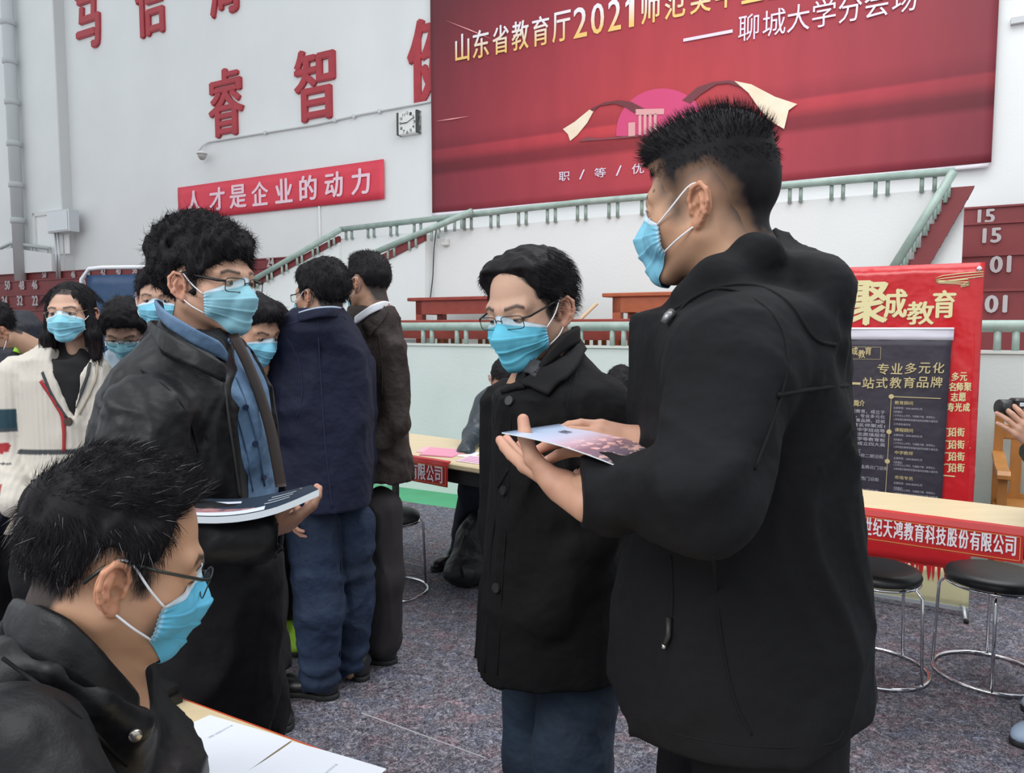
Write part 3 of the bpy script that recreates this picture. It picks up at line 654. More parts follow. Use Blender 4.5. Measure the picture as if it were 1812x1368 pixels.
def head_sdf(P, o, plain=False):
    x, y, z = P[:, 0], P[:, 1], P[:, 2]; A = P.copy(); A[:, 0] = np.abs(x)
    fw = o.get('fw', 1.0)
    d = ell(A, (0, -.010, .034), (.0765, .096, .086))
    d = smin(d, ell(A, (0, .022, -.028), (.064 * fw, .072, .082)), .03)
    d = smin(d, cap(A, (.050 * fw, .0, -.052), (.018, .066, -.100), .021, .019), .028)
    d = smin(d, ell(A, (0, .076, -.098), (.026, .022, .020)), .02)
    d = smin(d, cap(A, (.048 * fw, .052, -.024), (.040 * fw, .066, -.040), .020), .025)
    d = smin(d, cap(A, (.008, .089, .020), (.046, .070, .022), .011), .016)
    if not plain:
        d = smax(d, -cap(A, (.024, .112, .004), (.038, .104, .004), .014), .012)
        d = smin(d, ell(A, (.032, .0775, .002), (.0165, .0135, .0125)), .006)
    ns = o.get('nose', .85)
    d = smin(d, cap(A, (0, .089, .008), (0, .089 + .022 * ns, -.034), .0075, .0115), .013)
    d = smin(d, ell(A, (.014, .098, -.038), (.008, .010, .008)), .007)
    if not plain:
        d = smin(d, ell(A, (0, .089, -.063), (.024, .012, .009)), .010)
    # neck (leans back from the skull to the shoulders)
    nk = o.get('neck', (0, -.050, -.20)); nr = o.get('nr', .056)
    d = smin(d, cap(P, (0, -.022, -.060), nk, nr * 0.98, nr * 1.06), .022)
    if not plain:
        # ears
        e = A - np.array((.0775, -.012, -.012), np.float32)
        c, s = math.cos(.42), math.sin(.42); ex = e[:, 0] * c + e[:, 1] * s; ey = -e[:, 0] * s + e[:, 1] * c
        t = .20; ey2 = ey * math.cos(t) + e[:, 2] * math.sin(t); ez = -ey * math.sin(t) + e[:, 2] * math.cos(t)
        E = np.stack([ex, ey2, ez], -1)
        E[:, 1] *= 1 + 3.0 * np.clip(-E[:, 2], 0, .03)      # narrower towards the lobe
        ear = ell(E, (.000, -.002, .001), (.0048, .0170, .0300))                                    # plate
        hx3 = [(.006, .013, -.006), (.0085, .0165, .010), (.0095, .011, .026), (.0095, -.003, .0325), (.0095, -.015, .024), (.0095, -.0185, .008), (.0085, -.0160, -.010), (.006, -.009, -.023)]
        ear = smin(ear, chain(E, hx3, [.0022, .0028, .0034, .0036, .0034, .0030, .0028, .0030], .003), .0035)   # helix rim
        ear = smin(ear, chain(E, [(.006, -.004, -.017), (.0075, -.009, -.004), (.0072, -.0075, .009), (.006, -.001, .018)], [.0030, .0034, .0032, .0024], .004), .004)   # antihelix
        ear = smin(ear, cap(E, (.005, .012, -.010), (.007, .012, -.001), .0036, .0034), .004)       # tragus
        ear = smin(ear, ell(E, (.004, .001, -.026), (.0055, .0085, .0095)), .004)                   # lobe
        ear = smax(ear, -ell(E, (.006, .004, -.003), (.009, .0060, .0080)), .002)                   # canal bowl
        d = smin(d, ear, .006)
    return d
HAIRLINE = [(.100, .110), (.093, .074), (.070, .060), (.052, .040), (.040, .018), (.028, .004), (.022, -.022), (.012, -.022), (.010, .004), (-.004, .030), (-.022, .030), (-.036, .010), (-.040, -.020), (-.046, -.050), (-.062, -.080), (-.16, -.085), (-.17, .25), (.18, .25), (.18, .110)]
HC = (0.011, 0.010, 0.012)
def head_colors(V, o):
    n = len(V); x, y, z = V[:, 0], V[:, 1], V[:, 2]; ax = np.abs(x)
    base = np.array(o.get('skin', (0.50, 0.285, 0.185))); c = np.tile(base, (n, 1))
    def blend(m, col): 
        m = np.clip(m, 0, 1)[:, None]; c[:] = c * (1 - m) + np.array(col) * m
    nz = vnoise(V.astype(np.float32), 60.0)
    ear = np.clip((ax - .074) / .008, 0, 1) * (np.abs(y + .01) < .04); blend(ear * .5, base * np.array((1.15, .80, .75)))
    blend(np.exp(-((ax - .045) ** 2 + (z + .03) ** 2) / .0006) * (y > .03) * .35, base * np.array((1.12, .82, .78)))
    blend(np.exp(-(x ** 2 + (z + .03) ** 2) / .0004) * (y > .08) * .35, base * np.array((1.1, .8, .75)))
    blend((z < -.09) * .25, base * .8)
    blend(np.exp(-((ax - .024) ** 2 / .00045 + (z + .063) ** 2 / .00004)) * (y > .08) * .6, (0.42, .17, .14))
    # stubble / cropped hair under the hair part
    hl = o.get('hairline', HAIRLINE); pd = poly2(y, z, hl)
    k = o.get('fade', .006)
    m = np.clip(.5 - (pd + (nz - .5) * .012) / k, 0, 1) * (1 - np.clip((ax - .0785) / .004, 0, 1) * (np.abs(y + .01) < .035) * (z < .028))
    blend(m * o.get('scalp', 0.95), HC)
    # brows and eyes
    bz = .0235 + .004 * np.clip((ax - .018) / .02, 0, 1) - .006 * np.clip((ax - .038) / .015, 0, 1)
    bm = np.clip(1.6 - np.abs(z - bz) / .0034, 0, 1) * (ax > .013) * (ax < .053) * (y > .05); blend(bm * .9, (0.03, .022, .02))
    ez = .0015 + o.get('look', 0); u = (ax - .032) / .0145; hgt = .0046 * o.get('open', 1) * np.clip(1 - u * u, 0, 1)
    dz = z - ez; inside = (np.abs(dz) < hgt) & (y > .06) & (np.abs(u) < 1)
    blend(inside * 1.0, (0.45, .42, .40))
    blend((inside & (((ax - .032 - o.get('gaze', 0) * np.sign(x)) ** 2 + (dz + .001) ** 2) < .0056 ** 2)) * 1.0, (0.018, .012, .010))
    lash = (np.abs(dz - hgt) < .0013 + .0004) & (y > .06) & (np.abs(u) < 1.1); blend(lash * .85, (0.015, .011, .01))
    low = (np.abs(dz + hgt) < .0010) & (y > .06) & (np.abs(u) < 1.0); blend(low * .4, (0.12, .06, .05))
    if o.get('mole'):
        for p in o['mole']: blend((((V - np.array(p)) ** 2).sum(1) < .0022 ** 2) * .9, (0.05, .02, .015))
    return c
def rotm(yaw, pitch, roll):
    """yaw: 0 looks away from the camera, 90 to the right, -90 to the left, 180 at the camera; pitch < 0 looks down"""
    y, p, r = math.radians(yaw), math.radians(pitch), math.radians(roll)
    R = Matrix.Rotation(-y, 3, 'Z') @ Matrix.Rotation(p, 3, 'X') @ Matrix.Rotation(r, 3, 'Y')
    return np.array(R)
class Body:
    def __init__(s, name, foot, label, group=None):
        s.root = thing(name, foot, label, 'person', group); s.V = []; s.F = []; s.C = []; s.n = 0
    def add(s, V, Fc, C):
        C = np.asarray(C); C = np.tile(C, (len(V), 1)) if C.ndim == 1 else C
        s.V.append(V); s.F.append(Fc + s.n); s.C.append(C); s.n += len(V)
    def head(s, pos, yaw, pitch=0, roll=0, sc=1.0, h=.003, **o):
        s.R = rotm(yaw, pitch, roll); s.hp = np.array(pos, float); s.sc = sc; s.o = o
        fn = lambda P: head_sdf(P, o)
        V, Fc = mesh_sdf(fn, (-.105, -.135, -.26), (.105, .135, .14), h)
        s.add(s.hw(V), Fc, head_colors(V, o))
    def hw(s, V):                                        # head-local to world; the lower face is a little shorter and flatter than modelled
        V = np.array(V, float); z = V[:, 2]; y = V[:, 1]
        V[:, 2] = np.where(z < -.012, -.012 + (z + .012) * .87, z); V[:, 1] = np.where(y > 0, y * .93, y)
        return V @ s.R.T * s.sc + s.hp
    def bulk(s, chains, h=.014, col=(0.5, .285, .185)):
        """the body under the clothes: smooth union of tapered limbs in world coordinates"""
        P0 = np.concatenate([np.array(c[0]) for c in chains]); rm = max(max(c[1]) for c in chains) + .03
        def fn(P):
            d = None
            for pts, rs in chains:
                e = chain(P, pts, rs, .03); d = e if d is None else smin(d, e, .04)
            return d
        V, Fc = mesh_sdf(fn, P0.min(0) - rm, P0.max(0) + rm, h); s.add(V, Fc, np.array(col))
    def done(s):
        return mk('body', np.concatenate(s.V), np.concatenate(s.F), skin_m, s.root, True, np.concatenate(s.C))
    # ---- hair volume and strands
    def hair(s, vol, hairline=None, h=.004, n=2500, ln=(.012, .03), comb=(0, .3, -.6), spread=.35, grey=0.0, rad=.0005, rough=.003, cut=.006, tint=HC, name='hair', bend=.4, region=None, lift=.5, seed=1, fadecol=None, fadek=.03, short=None):
        hl = hairline or s.o.get('hairline', HAIRLINE)
        def fn(P):
            d = vol(P)
            pd = poly2(P[:, 1], P[:, 2], hl)
            return smax(d, pd, cut)
        disp = lambda P: (vnoise(P * np.array((1, 1, .45), np.float32), 90.0, seed) - .5) * rough * 2 + (vnoise(P, 38.0, seed + 3) - .5) * rough * 2
        lo, hi = s.o.get('hbox', ((-.13, -.16, -.14), (.13, .17, .19)))
        V, Fc = mesh_sdf(fn, lo, hi, h, disp)
        rs = np.random.RandomState(seed)
        cn = np.tile(np.array(tint), (len(V), 1)) * (0.75 + .6 * vnoise(V.astype(np.float32), 120.0)[:, None])
        if fadecol is not None:
            pdv = poly2(V[:, 1], V[:, 2], hl); m = np.clip(1 + (pdv + (vnoise(V.astype(np.float32), 90.0) - .5) * .012) / fadek, 0, 1)[:, None] * (V[:, 2] < .075)[:, None]; m = m * m * (3 - 2 * m) if False else m; cn = cn * (1 - m) + np.array(fadecol) * m
        Vw = s.hw(V); allV = [Vw]; allF = [np.concatenate([Fc])]; allC = [cn]; base = len(Vw)
        if n:
            i = rs.randint(0, len(V), n * 2); p = V[i]
            e = .002; g = np.stack([fn((p + np.eye(3)[k] * e).astype(np.float32)) - fn((p - np.eye(3)[k] * e).astype(np.float32)) for k in range(3)], -1); g /= np.linalg.norm(g, axis=1)[:, None] + 1e-9
            keep = np.ones(len(p), bool) if region is None else region(p, g)
            p = p[keep][:n]; g = g[keep][:n]; m = len(p)
            cb = comb(p, g) if callable(comb) else np.tile(np.array(comb, float), (m, 1))
            cb = cb + rs.randn(m, 3) * spread
            d0 = g * lift + cb * .6; d0 /= np.linalg.norm(d0, axis=1)[:, None]
            L = rs.uniform(ln[0], ln[1], m)
            if short: L = L * np.clip((p[:, 2] - short[0]) / (short[1] - short[0]), .12, 1)
            d1 = d0 * (1 - bend) + (cb - g * (cb * g).sum(1)[:, None]) * bend; d1 /= np.linalg.norm(d1, axis=1)[:, None] + 1e-9
            p0 = p - g * .004; p1 = p0 + d0 * (L * .5)[:, None]; p2 = p1 + d1 * (L * .55)[:, None]
            pts = np.stack([p0, p1, p2], 1)                                    # m,3,3
            sd = np.cross(d0, rs.randn(m, 3)); sd /= np.linalg.norm(sd, axis=1)[:, None] + 1e-9; up_ = np.cross(d0, sd)
            rr = rad * rs.uniform(.6, 1.3, m)
            ring = []
            for k, fr_ in enumerate((1.0, .8, .12)):
                for a in range(3):
                    th = 2 * math.pi * a / 3; ring.append(pts[:, k] + (sd * math.cos(th) + up_ * math.sin(th)) * (rr * fr_)[:, None])
            SV = np.stack(ring, 1).reshape(-1, 3)                              # m*9
            b = np.arange(m)[:, None] * 9 + base; q = []
            for k in range(2):
                for a in range(3): a2 = (a + 1) % 3; q.append(np.concatenate([b + k * 3 + a, b + k * 3 + a2, b + (k + 1) * 3 + a2, b + (k + 1) * 3 + a], 1))
            SF = np.stack(q, 1).reshape(-1, 4)
            sc_ = np.tile(np.array(tint), (m, 1)) * rs.uniform(.6, 1.8, (m, 1)); gm_ = rs.rand(m) < grey; sc_[gm_] = np.array((.22, .22, .23)) * rs.uniform(.5, 1.5, (gm_.sum(), 1))
            allV.append(s.hw(SV)); allF.append(SF); allC.append(np.repeat(sc_, 9, 0))
        o = mk(name, np.concatenate(allV), np.concatenate(allF), hair_m, s.root, True, np.concatenate(allC))
        return o
    # ---- surgical mask
    def mask(s, col=(.20, .50, .66), top=0.0, side=62, loops=True, nz=1.0, seed=0, drop=0.0):
        o = s.o
        def fn(P):
            d = head_sdf(P, o, True)
            A = P.copy(); A[:, 0] = np.abs(A[:, 0])
            t = smin(cap(P, (0, .098, -.034), (0, .097, -.062), .011, .013), cap(P, (0, .097, -.062), (0, .083, -.100), .013, .012), .02)
            t = smin(t, cap(A, (.0, .100, -.040), (.052, .050, -.060), .012, .012), .03)
            return smin(d, t, .026)
        C = np.array((0, .015, -.050)); nu, nv = 56, 64
        th = np.radians(np.linspace(-side, side, nu + 1)); vv = np.linspace(0, 1, nv + 1)
        TH_, VV = np.meshgrid(th, vv, indexing='ij'); q = np.abs(TH_) / math.radians(side)
        etop = np.radians(22 + 14 * (1 - q ** 2) - 6 * q + top * 10); ebot = np.radians(-50 + 32 * q ** 1.6 - drop)
        EL = etop + (ebot - etop) * VV
        D = np.stack([np.sin(TH_) * np.cos(EL), np.cos(TH_) * np.cos(EL), np.sin(EL)], -1).reshape(-1, 3)
        r = np.full(len(D), .20)
        for _ in range(60):
            d = fn((C + D * r[:, None]).astype(np.float32)); r = r - np.clip(d * .75, -.01, .02)
        r = r.reshape(nu + 1, nv + 1)
        pl = np.zeros_like(r)                                        # three pleats
        for c0 in (.30, .50, .70):
            t = (VV - c0) / .08; pl += np.where((t > 0) & (t < 1), (1 - t) * .0036, 0) * np.clip(1.15 - q, .25, 1)
        cr = (vnoise(np.stack([TH_ * 3 + seed, VV * 2, VV * 0], -1).reshape(-1, 3).astype(np.float32), 2.2).reshape(r.shape) - .5) * .0035
        gather = .0010 * np.sin(VV * 46 + 5 * VV * VV) * np.clip((q - .8) / .2, 0, 1)
        r = r + .0035 + pl + cr + gather
        P0 = C + D * r.reshape(-1, 1); P1 = C + D * (r.reshape(-1, 1) - .0015)
        m = (nu + 1) * (nv + 1); idx = np.arange(m).reshape(nu + 1, nv + 1)
        a, b, c, d = idx[:-1, :-1].ravel(), idx[1:, :-1].ravel(), idx[1:, 1:].ravel(), idx[:-1, 1:].ravel()
        Fs = [np.stack([a, d, c, b], 1), np.stack([a, b, c, d], 1) + m]
        for ed in (idx[0, :], idx[-1, ::-1], idx[::-1, 0], idx[:, -1]): Fs.append(np.stack([ed[:-1], ed[1:], ed[1:] + m, ed[:-1] + m], 1))
        Vc = np.tile(np.array(col), (m, 1)); wtop = np.clip((.10 - VV.ravel()) / .02, 0, 1)[:, None]; wside = np.clip((q.ravel() - .93) / .03, 0, 1)[:, None] * .6
        white = np.array((.72, .80, .88)); Vc = Vc * (1 - wtop) + white * wtop * .85 + Vc * wtop * .15; Vc = Vc * (1 - wside * .5) + white * wside * .5
        stitch = (np.abs(VV.ravel() - .115) < .008)[:, None]; Vc = np.where(stitch, Vc * .8, Vc)
        mo = mk('face_mask', s.hw(np.concatenate([P0, P1])), np.concatenate(Fs), mask_blue, s.root, True, np.concatenate([Vc, Vc]))
        if loops:
            P = P0.reshape(nu + 1, nv + 1, 3)
            for sg, col_ in ((-1, 0), (1, nu)):
                A_, B_ = P[col_, 2], P[col_, nv - 4]
                E0 = np.array((sg * .083, -.002, .021)); E1 = np.array((sg * .0755, -.018, .016)); E2 = np.array((sg * .072, -.024, -.008)); E3 = np.array((sg * .074, -.016, -.034)); E4 = np.array((sg * .079, -.002, -.040))
                c1 = A_ * .5 + E0 * .5 + np.array((sg * .004, 0, 0)); c2 = B_ * .5 + E4 * .5 + np.array((sg * .006, 0, 0))
                pts = [A_, c1, E0, E1, E2, E3, E4, c2, B_]
                mb = MB(); mb.tube([tuple(v) for v in s.hw(crom(pts, 4))], .0014 * s.sc, 6); mb.build('ear_loop', mask_white, mo, True)
        return mo
    def glasses(s, m, shape='rect', w_=.027, h_=.018, rimless=False, y=.103, z0=-.001, rim=.0013, arm=.0016, gm_=None):
        root = None; mb = MB(); xc = .033
        def loop(sg, k=28):
            out = []
            for i in range(k):
                t = 2 * math.pi * i / k; c, si = math.cos(t), math.sin(t); e = .38 if shape == 'rect' else .8
                X = sg * xc + w_ * math.copysign(abs(c) ** e, c); Z = z0 + h_ * math.copysign(abs(si) ** e, si); Y = y - 3.2 * (abs(X) - .01) ** 2 - .0 - (Z - z0) * -.1
                out.append((X, Y, Z))
            return out
        for sg in (-1, 1): mb.tube([tuple(v) for v in s.hw(np.array(loop(sg)))], rim * s.sc, 6, closed=True)
        br = np.array([(-.008, y, z0 + .004), (0, y + .003, z0 + .007), (.008, y, z0 + .004)]); mb.tube([tuple(v) for v in s.hw(br)], rim * 1.1 * s.sc, 6)
        fr_ = mb.build('glasses', m, s.root, True)
        for sg in (-1, 1):
            e = xc + w_; ye = y - 3.2 * (e - .01) ** 2
            pts = np.array([(sg * e, ye, z0 + h_ * .55), (sg * (e + .010), ye - .012, z0 + h_ * .6), (sg * .0775, .035, .014), (sg * .083, .0, .020), (sg * .080, -.025, .012), (sg * .079, -.040, -.008)])
            t = MB(); t.tube([tuple(v) for v in s.hw(pts)], [arm * s.sc * k for k in (1, 1.2, 1.1, 1.1, 1.2, 1.3)], 6); t.build('temple_arm', gm_ or m, fr_, True)
            L_ = loop(sg, 24); cx = np.mean(np.array(L_), 0); t = MB(); V = [tuple(v) for v in s.hw(np.array(L_ + [tuple(cx + np.array((0, .001, 0)))]))]
            t.add(V, [(i, (i + 1) % 24, 24) for i in range(24)]); t.build('lens', lens_m, fr_, True)
        return fr_
# ---- hands: wrist at the origin, fingers along +y, thumb on +x, back of the hand +z
def hand_geo(curl=(.35, .5, .45), spread=.10, thumb=(.5, .3), sc=1.0, h=.0024, each=None):
    fl = [(.026, .084, .040, .024, .019, .0088), (.008, .088, .045, .028, .020, .0090), (-.010, .084, .041, .026, .019, .0086), (-.027, .076, .032, .019, .017, .0078)]
    segs = []
    for i, (x, y, a, b, c, r) in enumerate(fl):
        cu = each[i] if each else curl
        p = np.array((x, y, 0.0)); sp = (1.5 - i) * spread; ang = 0; pts = [np.array((x * .55, .030, -.002)), p]; rs = [r * 1.25, r * 1.12]
        for ln, cc, k in ((a, cu[0], 1.0), (b, cu[1], .95), (c, cu[2], .82)):
            ang += cc; q = p + ln * np.array((math.sin(sp) * math.cos(ang), math.cos(sp) * math.cos(ang), -math.sin(ang))); pts.append(q); rs.append(r * k); p = q
        segs.append((pts, rs))
    ta, tb = thumb
    t0 = np.array((.018, .018, -.006)); d0 = np.array((math.sin(ta), math.cos(ta) * .9, -.35 * tb)); d0 /= np.linalg.norm(d0); t1 = t0 + d0 * .042
    d1 = np.array((math.sin(ta * .6), math.cos(ta * .6), -.9 * tb)); d1 /= np.linalg.norm(d1); t2 = t1 + d1 * .034; d2 = np.array((math.sin(ta * .25), math.cos(ta * .25), -1.1 * tb)); d2 /= np.linalg.norm(d2); t3 = t2 + d2 * .026
    def fn(P):
        d = cap(P, (0, -.05, 0), (0, .012, 0), .0255, .025)
        q = P * np.array((1, 1, 1.75), np.float32)
        palm = smin(cap(q, (.014, .022, 0), (.022, .078, 0), .020, .017), cap(q, (-.012, .022, 0), (-.022, .074, 0), .020, .016), .02) / 1.3
        palm = smin(palm, cap(q, (0, .03, 0), (0, .08, 0), .020, .017) / 1.3, .012)
        d = smin(d, palm, .018)
        th = chain(P, [t0, t1, t2, t3], [.0165, .0115, .0102, .0085], .006); d = smin(d, th, .010)
        f = None
        for pts, rs in segs:
            e = chain(P, pts[1:], rs[1:], .002); e = smin(e, cap(P, pts[0], pts[1], rs[0], rs[1]), .006); f = e if f is None else np.minimum(f, e)
        d = smin(d, f, .005)
        return d
    V, Fc = mesh_sdf(fn, (-.075, -.07, -.14), (.11, .21, .06), h)
    nails = []
    allc = np.tile(np.array((0.50, .275, .19)), (len(V), 1)); 
    for pts, rs in segs + [([t1, t2, t3], [0, .01, .0085])]:
        tip = pts[-1]; dd = np.linalg.norm(V - tip, axis=1); m = np.clip(1 - dd / .022, 0, 1)[:, None] * .5; allc = allc * (1 - m) + np.array((.60, .27, .22)) * m
        for kk in pts[1:-1]:
            dd = np.linalg.norm(V - kk, axis=1); m = (np.clip(1 - dd / .012, 0, 1) * (V[:, 2] > kk[2]))[:, None] * .45; allc = allc * (1 - m) + np.array((.40, .19, .13)) * m
        dr = tip - pts[-2]; dr = dr / np.linalg.norm(dr); nrm = np.cross(np.array((1, 0, 0)), dr); nrm /= np.linalg.norm(nrm); nc = tip + nrm * rs[-1] * .85 + dr * .002
        dd = np.linalg.norm((V - nc), axis=1); m = np.clip((.0062 - dd) / .001, 0, 1)[:, None]; allc = allc * (1 - m) + np.array((.66, .40, .34)) * m
    return V * sc, Fc, allc
def place_hand(body, wrist, fdir, back, left=False, col=1.0, **k):
    """fdir: where the fingers point, back: direction of the back of the hand"""
    V, Fc, C = hand_geo(**k); f = np.array(fdir, float); f /= np.linalg.norm(f); b = np.array(back, float); b -= f * (b @ f); b /= np.linalg.norm(b); x = np.cross(f, b)
    # right hand palm-down, fingers forward: the thumb is on the left, so +x must be flipped for it
    if not left: V = V * np.array((-1, 1, 1)); Fc = Fc[:, ::-1]
    W = V[:, :1] * x + V[:, 1:2] * f + V[:, 2:3] * b + np.array(wrist)
    body.add(W, Fc, C * col)
# ---- clothes
def rings(P, R, nexp=2.4, dtype=np.float32):
    """R: rows (z, cx, cy, rx, ry), falling z; superelliptic trunk"""
    R = np.array(R, float); R = R[np.argsort(R[:, 0])]; z = P[:, 2]
    cx, cy, rx, ry = (np.interp(z, R[:, 0], R[:, k]) for k in (1, 2, 3, 4))
    q = (np.abs((P[:, 0] - cx) / rx) ** nexp + np.abs((P[:, 1] - cy) / ry) ** nexp) ** (1 / nexp)
    d = (q - 1) * np.minimum(rx, ry) * 0.9
    return np.maximum(d, np.maximum(R[0, 0] - z, z - R[-1, 0]))
def wrinkle(P, amp=.006, sc=9.0, seed=0.0, st=(1, 1, .5)):
    q = P * np.array(st, np.float32)
    w1 = np.stack([vnoise(P, 5.0, seed + 7), vnoise(P, 5.0, seed + 11), vnoise(P, 5.0, seed + 17)], -1) * .22
    a = vnoise(q + w1, sc, seed); b = vnoise(q + w1, sc * 2.3, seed + 5)
    r = 1 - np.abs(2 * a - 1); r2 = 1 - np.abs(2 * b - 1)
    return -amp * (r ** 3) - amp * .4 * (r2 ** 3) + amp * .5
def pleat(P, a, b, amp, n, rad):
    """creases across a limb around its bend"""
    a = np.array(a); b = np.array(b); m = (a + b) / 2; ax = (b - a); L = np.linalg.norm(ax); ax = ax / L
    t = (P - m) @ ax; f = np.exp(-(t / (L * .5)) ** 2)
    return amp * np.sin(t * n + 3 * vnoise(P, 14.0)) * f
def crom(P, sub=5):
    P = np.array(P, float); q = []
    for i in range(len(P) - 1):
        p0, p1, p2, p3 = P[max(i - 1, 0)], P[i], P[i + 1], P[min(i + 2, len(P) - 1)]
        for k in range(sub): t = k / sub; q.append(.5 * ((2 * p1) + (p2 - p0) * t + (2 * p0 - 5 * p1 + 4 * p2 - p3) * t * t + (-p0 + 3 * p1 - 3 * p2 + p3) * t ** 3))
    return np.array(q + [P[-1]])
class Cloth:
    def __init__(s, body, name, fn, lo, hi, h, m, disp=None, hide=None):
        s.fn = fn; V, Fc = mesh_sdf(fn, lo, hi, h, disp)
        s.o = mk(name, V, Fc, m, body.root, True); s.V = V; s.bvh = BVHTree.FromPolygons([tuple(v) for v in V], [tuple(int(i) for i in f) for f in Fc])
    def hit(s, px, py, out=0.0):
        p = Vector(pt(px, py, 1.0)); o = Vector((0, 0, CH)); d = (p - o).normalized(); r = s.bvh.ray_cast(o, d)
        if r[0] is None: 
            q = s.bvh.find_nearest(o + d * ((s.V.mean(0) - np.array(o)) @ np.array(d))); return np.array(q[0]) + np.array(q[1]) * out, np.array(q[1])
        n = r[1]
        if n.dot(d) > 0: n = -n
        return np.array(r[0] + n * out), np.array(n)
    def seam(s, name, pix, r, m, parent, out=0.0, sub=6, flat=False):
        pts = [s.hit(*q, out)[0] for q in crom(pix, sub)]
        for _ in range(3): pts = [pts[0]] + [(pts[i - 1] + pts[i] * 2 + pts[i + 1]) / 4 for i in range(1, len(pts) - 1)] + [pts[-1]]
        pts = [tuple(p) for p in pts]
        return MB().tube(pts, r, 6).build(name, m, parent, True)
    def patch(s, name, rowsA, rowsB, m, parent, out=0.004, th=0.004, nu=6, sub=5, smooth=True):
        """a sheet lying on the cloth between two pixel polylines"""
        fine = lambda R: crom(R, sub)
        A, B = fine(rowsA), fine(rowsB); vs = []; n1 = nu + 1
        for lay in (0, 1):
            for a, b in zip(A, B):
                for j in range(n1):
                    t = j / nu; p, n = s.hit(a[0] * (1 - t) + b[0] * t, a[1] * (1 - t) + b[1] * t); vs.append(p + n * (out if lay == 0 else out - th))
        L = len(A); N_ = L * n1; fs = []
        for i in range(L - 1):
            for j in range(nu):
                a = i * n1 + j; fs.append((a, a + 1, a + n1 + 1, a + n1)); fs.append((N_ + a, N_ + a + n1, N_ + a + n1 + 1, N_ + a + 1))
        bd = [i * n1 for i in range(L)] + [(L - 1) * n1 + j for j in range(1, n1)] + [i * n1 + nu for i in range(L - 2, -1, -1)] + [j for j in range(nu - 1, 0, -1)]
        for k in range(len(bd)): a, b = bd[k], bd[(k + 1) % len(bd)]; fs.append((a, b, b + N_, a + N_))
        o = mk(name, vs, fs, m, parent, smooth); bm = bmesh.new(); bm.from_mesh(o.data); bmesh.ops.recalc_face_normals(bm, faces=bm.faces); bm.to_mesh(o.data); bm.free()
        return o
# ================================================================ helpers for the crowd
def anchor(px, py, d, local, yaw, pitch=0, roll=0, sc=1.0): return pt(px, py, d) - rotm(yaw, pitch, roll) @ np.array(local) * sc
EAR_L, EAR_R = (-.082, -.012, -.012), (.082, -.012, -.012)
def RW(d, rows):
    """trunk rings from the outline: (py, x_left, x_right, half depth, depth shift)"""
    out = []
    for r in rows:
        py, xl, xr, hd = r[:4]; dd = d + (r[4] if len(r) > 4 else 0)
        a, b = pt(xl, py, dd), pt(xr, py, dd); out.append((a[2], (a[0] + b[0]) / 2, dd, (b[0] - a[0]) / 2, hd))
    return out
def shoe(body, heel, direction, L=.27, W=.048, m=None, sole_m=None, H=.085):
    f = np.array((direction[0], direction[1], 0.0)); f /= np.linalg.norm(f); r = np.array((f[1], -f[0], 0)); o = np.array((heel[0], heel[1], 0.0))
    def loc(P): q = P - o; return np.stack([q @ r, q @ f, q[:, 2]], -1).astype(np.float32)
    def fn(P):
        q = loc(P); d = ell(q, (0, L * .70, .028), (W, L * .32, .042)); d = smin(d, ell(q, (0, L * .22, .04), (W * .82, L * .24, .055)), .03)
        d = smin(d, cap(q, (0, L * .16, .05), (0, L * .12, H), W * .78), .03); return np.maximum(d, .018 - q[:, 2])
    def fs(P):
        q = loc(P); d = smin(ell(q, (0, L * .68, .01), (W * 1.06, L * .35, .2)), ell(q, (0, L * .22, .01), (W * .92, L * .26, .2)), .03)
        return np.maximum(d, np.abs(q[:, 2] - .0105) - .010)
    c = o + f * L * .45; lo = c - np.array((L * .72, L * .72, 0)); hi = c + np.array((L * .72, L * .72, H + .06)); lo[2] = -.01
    V, Fc = mesh_sdf(fn, lo, hi, .007); s = mk('shoe', V, Fc, m, body.root, True)
    V, Fc = mesh_sdf(fs, lo, hi, .006); mk('sole', V, Fc, sole_m or MATS['black_sole'], s, True)
def band(path, up, hgt, th, fold=0.0, sub=4):
    """collar strip: path of world points, up vectors, height"""
    P = np.array(path, float); U = np.array(up, float) if np.ndim(up) == 2 else np.tile(np.array(up, float), (len(P), 1)); Hs = np.array(hgt) if hasattr(hgt, '__len__') else np.full(len(P), hgt)
    # resample (catmull-rom)
    q, u, hh = [], [], []
    for i in range(len(P) - 1):
        p0, p1, p2, p3 = P[max(i - 1, 0)], P[i], P[i + 1], P[min(i + 2, len(P) - 1)]
        for k in range(sub):
            t = k / sub; q.append(.5 * ((2 * p1) + (p2 - p0) * t + (2 * p0 - 5 * p1 + 4 * p2 - p3) * t * t + (-p0 + 3 * p1 - 3 * p2 + p3) * t ** 3)); u.append(U[i] * (1 - t) + U[i + 1] * t); hh.append(Hs[i] * (1 - t) + Hs[i + 1] * t)
    q.append(P[-1]); u.append(U[-1]); hh.append(Hs[-1]); q, u, hh = np.array(q), np.array(u), np.array(hh); u /= np.linalg.norm(u, axis=1)[:, None]
    T = np.gradient(q, axis=0); T /= np.linalg.norm(T, axis=1)[:, None]; N_ = np.cross(T, u); N_ /= np.linalg.norm(N_, axis=1)[:, None]
    prof = [(-.5, 0), (-.5, .2), (-.5, .8), (-.35, .96), (0, 1), (.35, .96), (.5, .8), (.5, .2), (.5, 0)]
    vs = []; k = len(prof)
    for i in range(len(q)):
        for a, b in prof: vs.append(q[i] + N_[i] * a * th + u[i] * b * hh[i] + N_[i] * fold * b * b)
    fs = [(i * k + j, i * k + (j + 1) % k, (i + 1) * k + (j + 1) % k, (i + 1) * k + j) for i in range(len(q) - 1) for j in range(k)]
    fs += [tuple(range(k)), tuple(range(len(vs) - 1, len(vs) - k - 1, -1))]
    return vs, fs
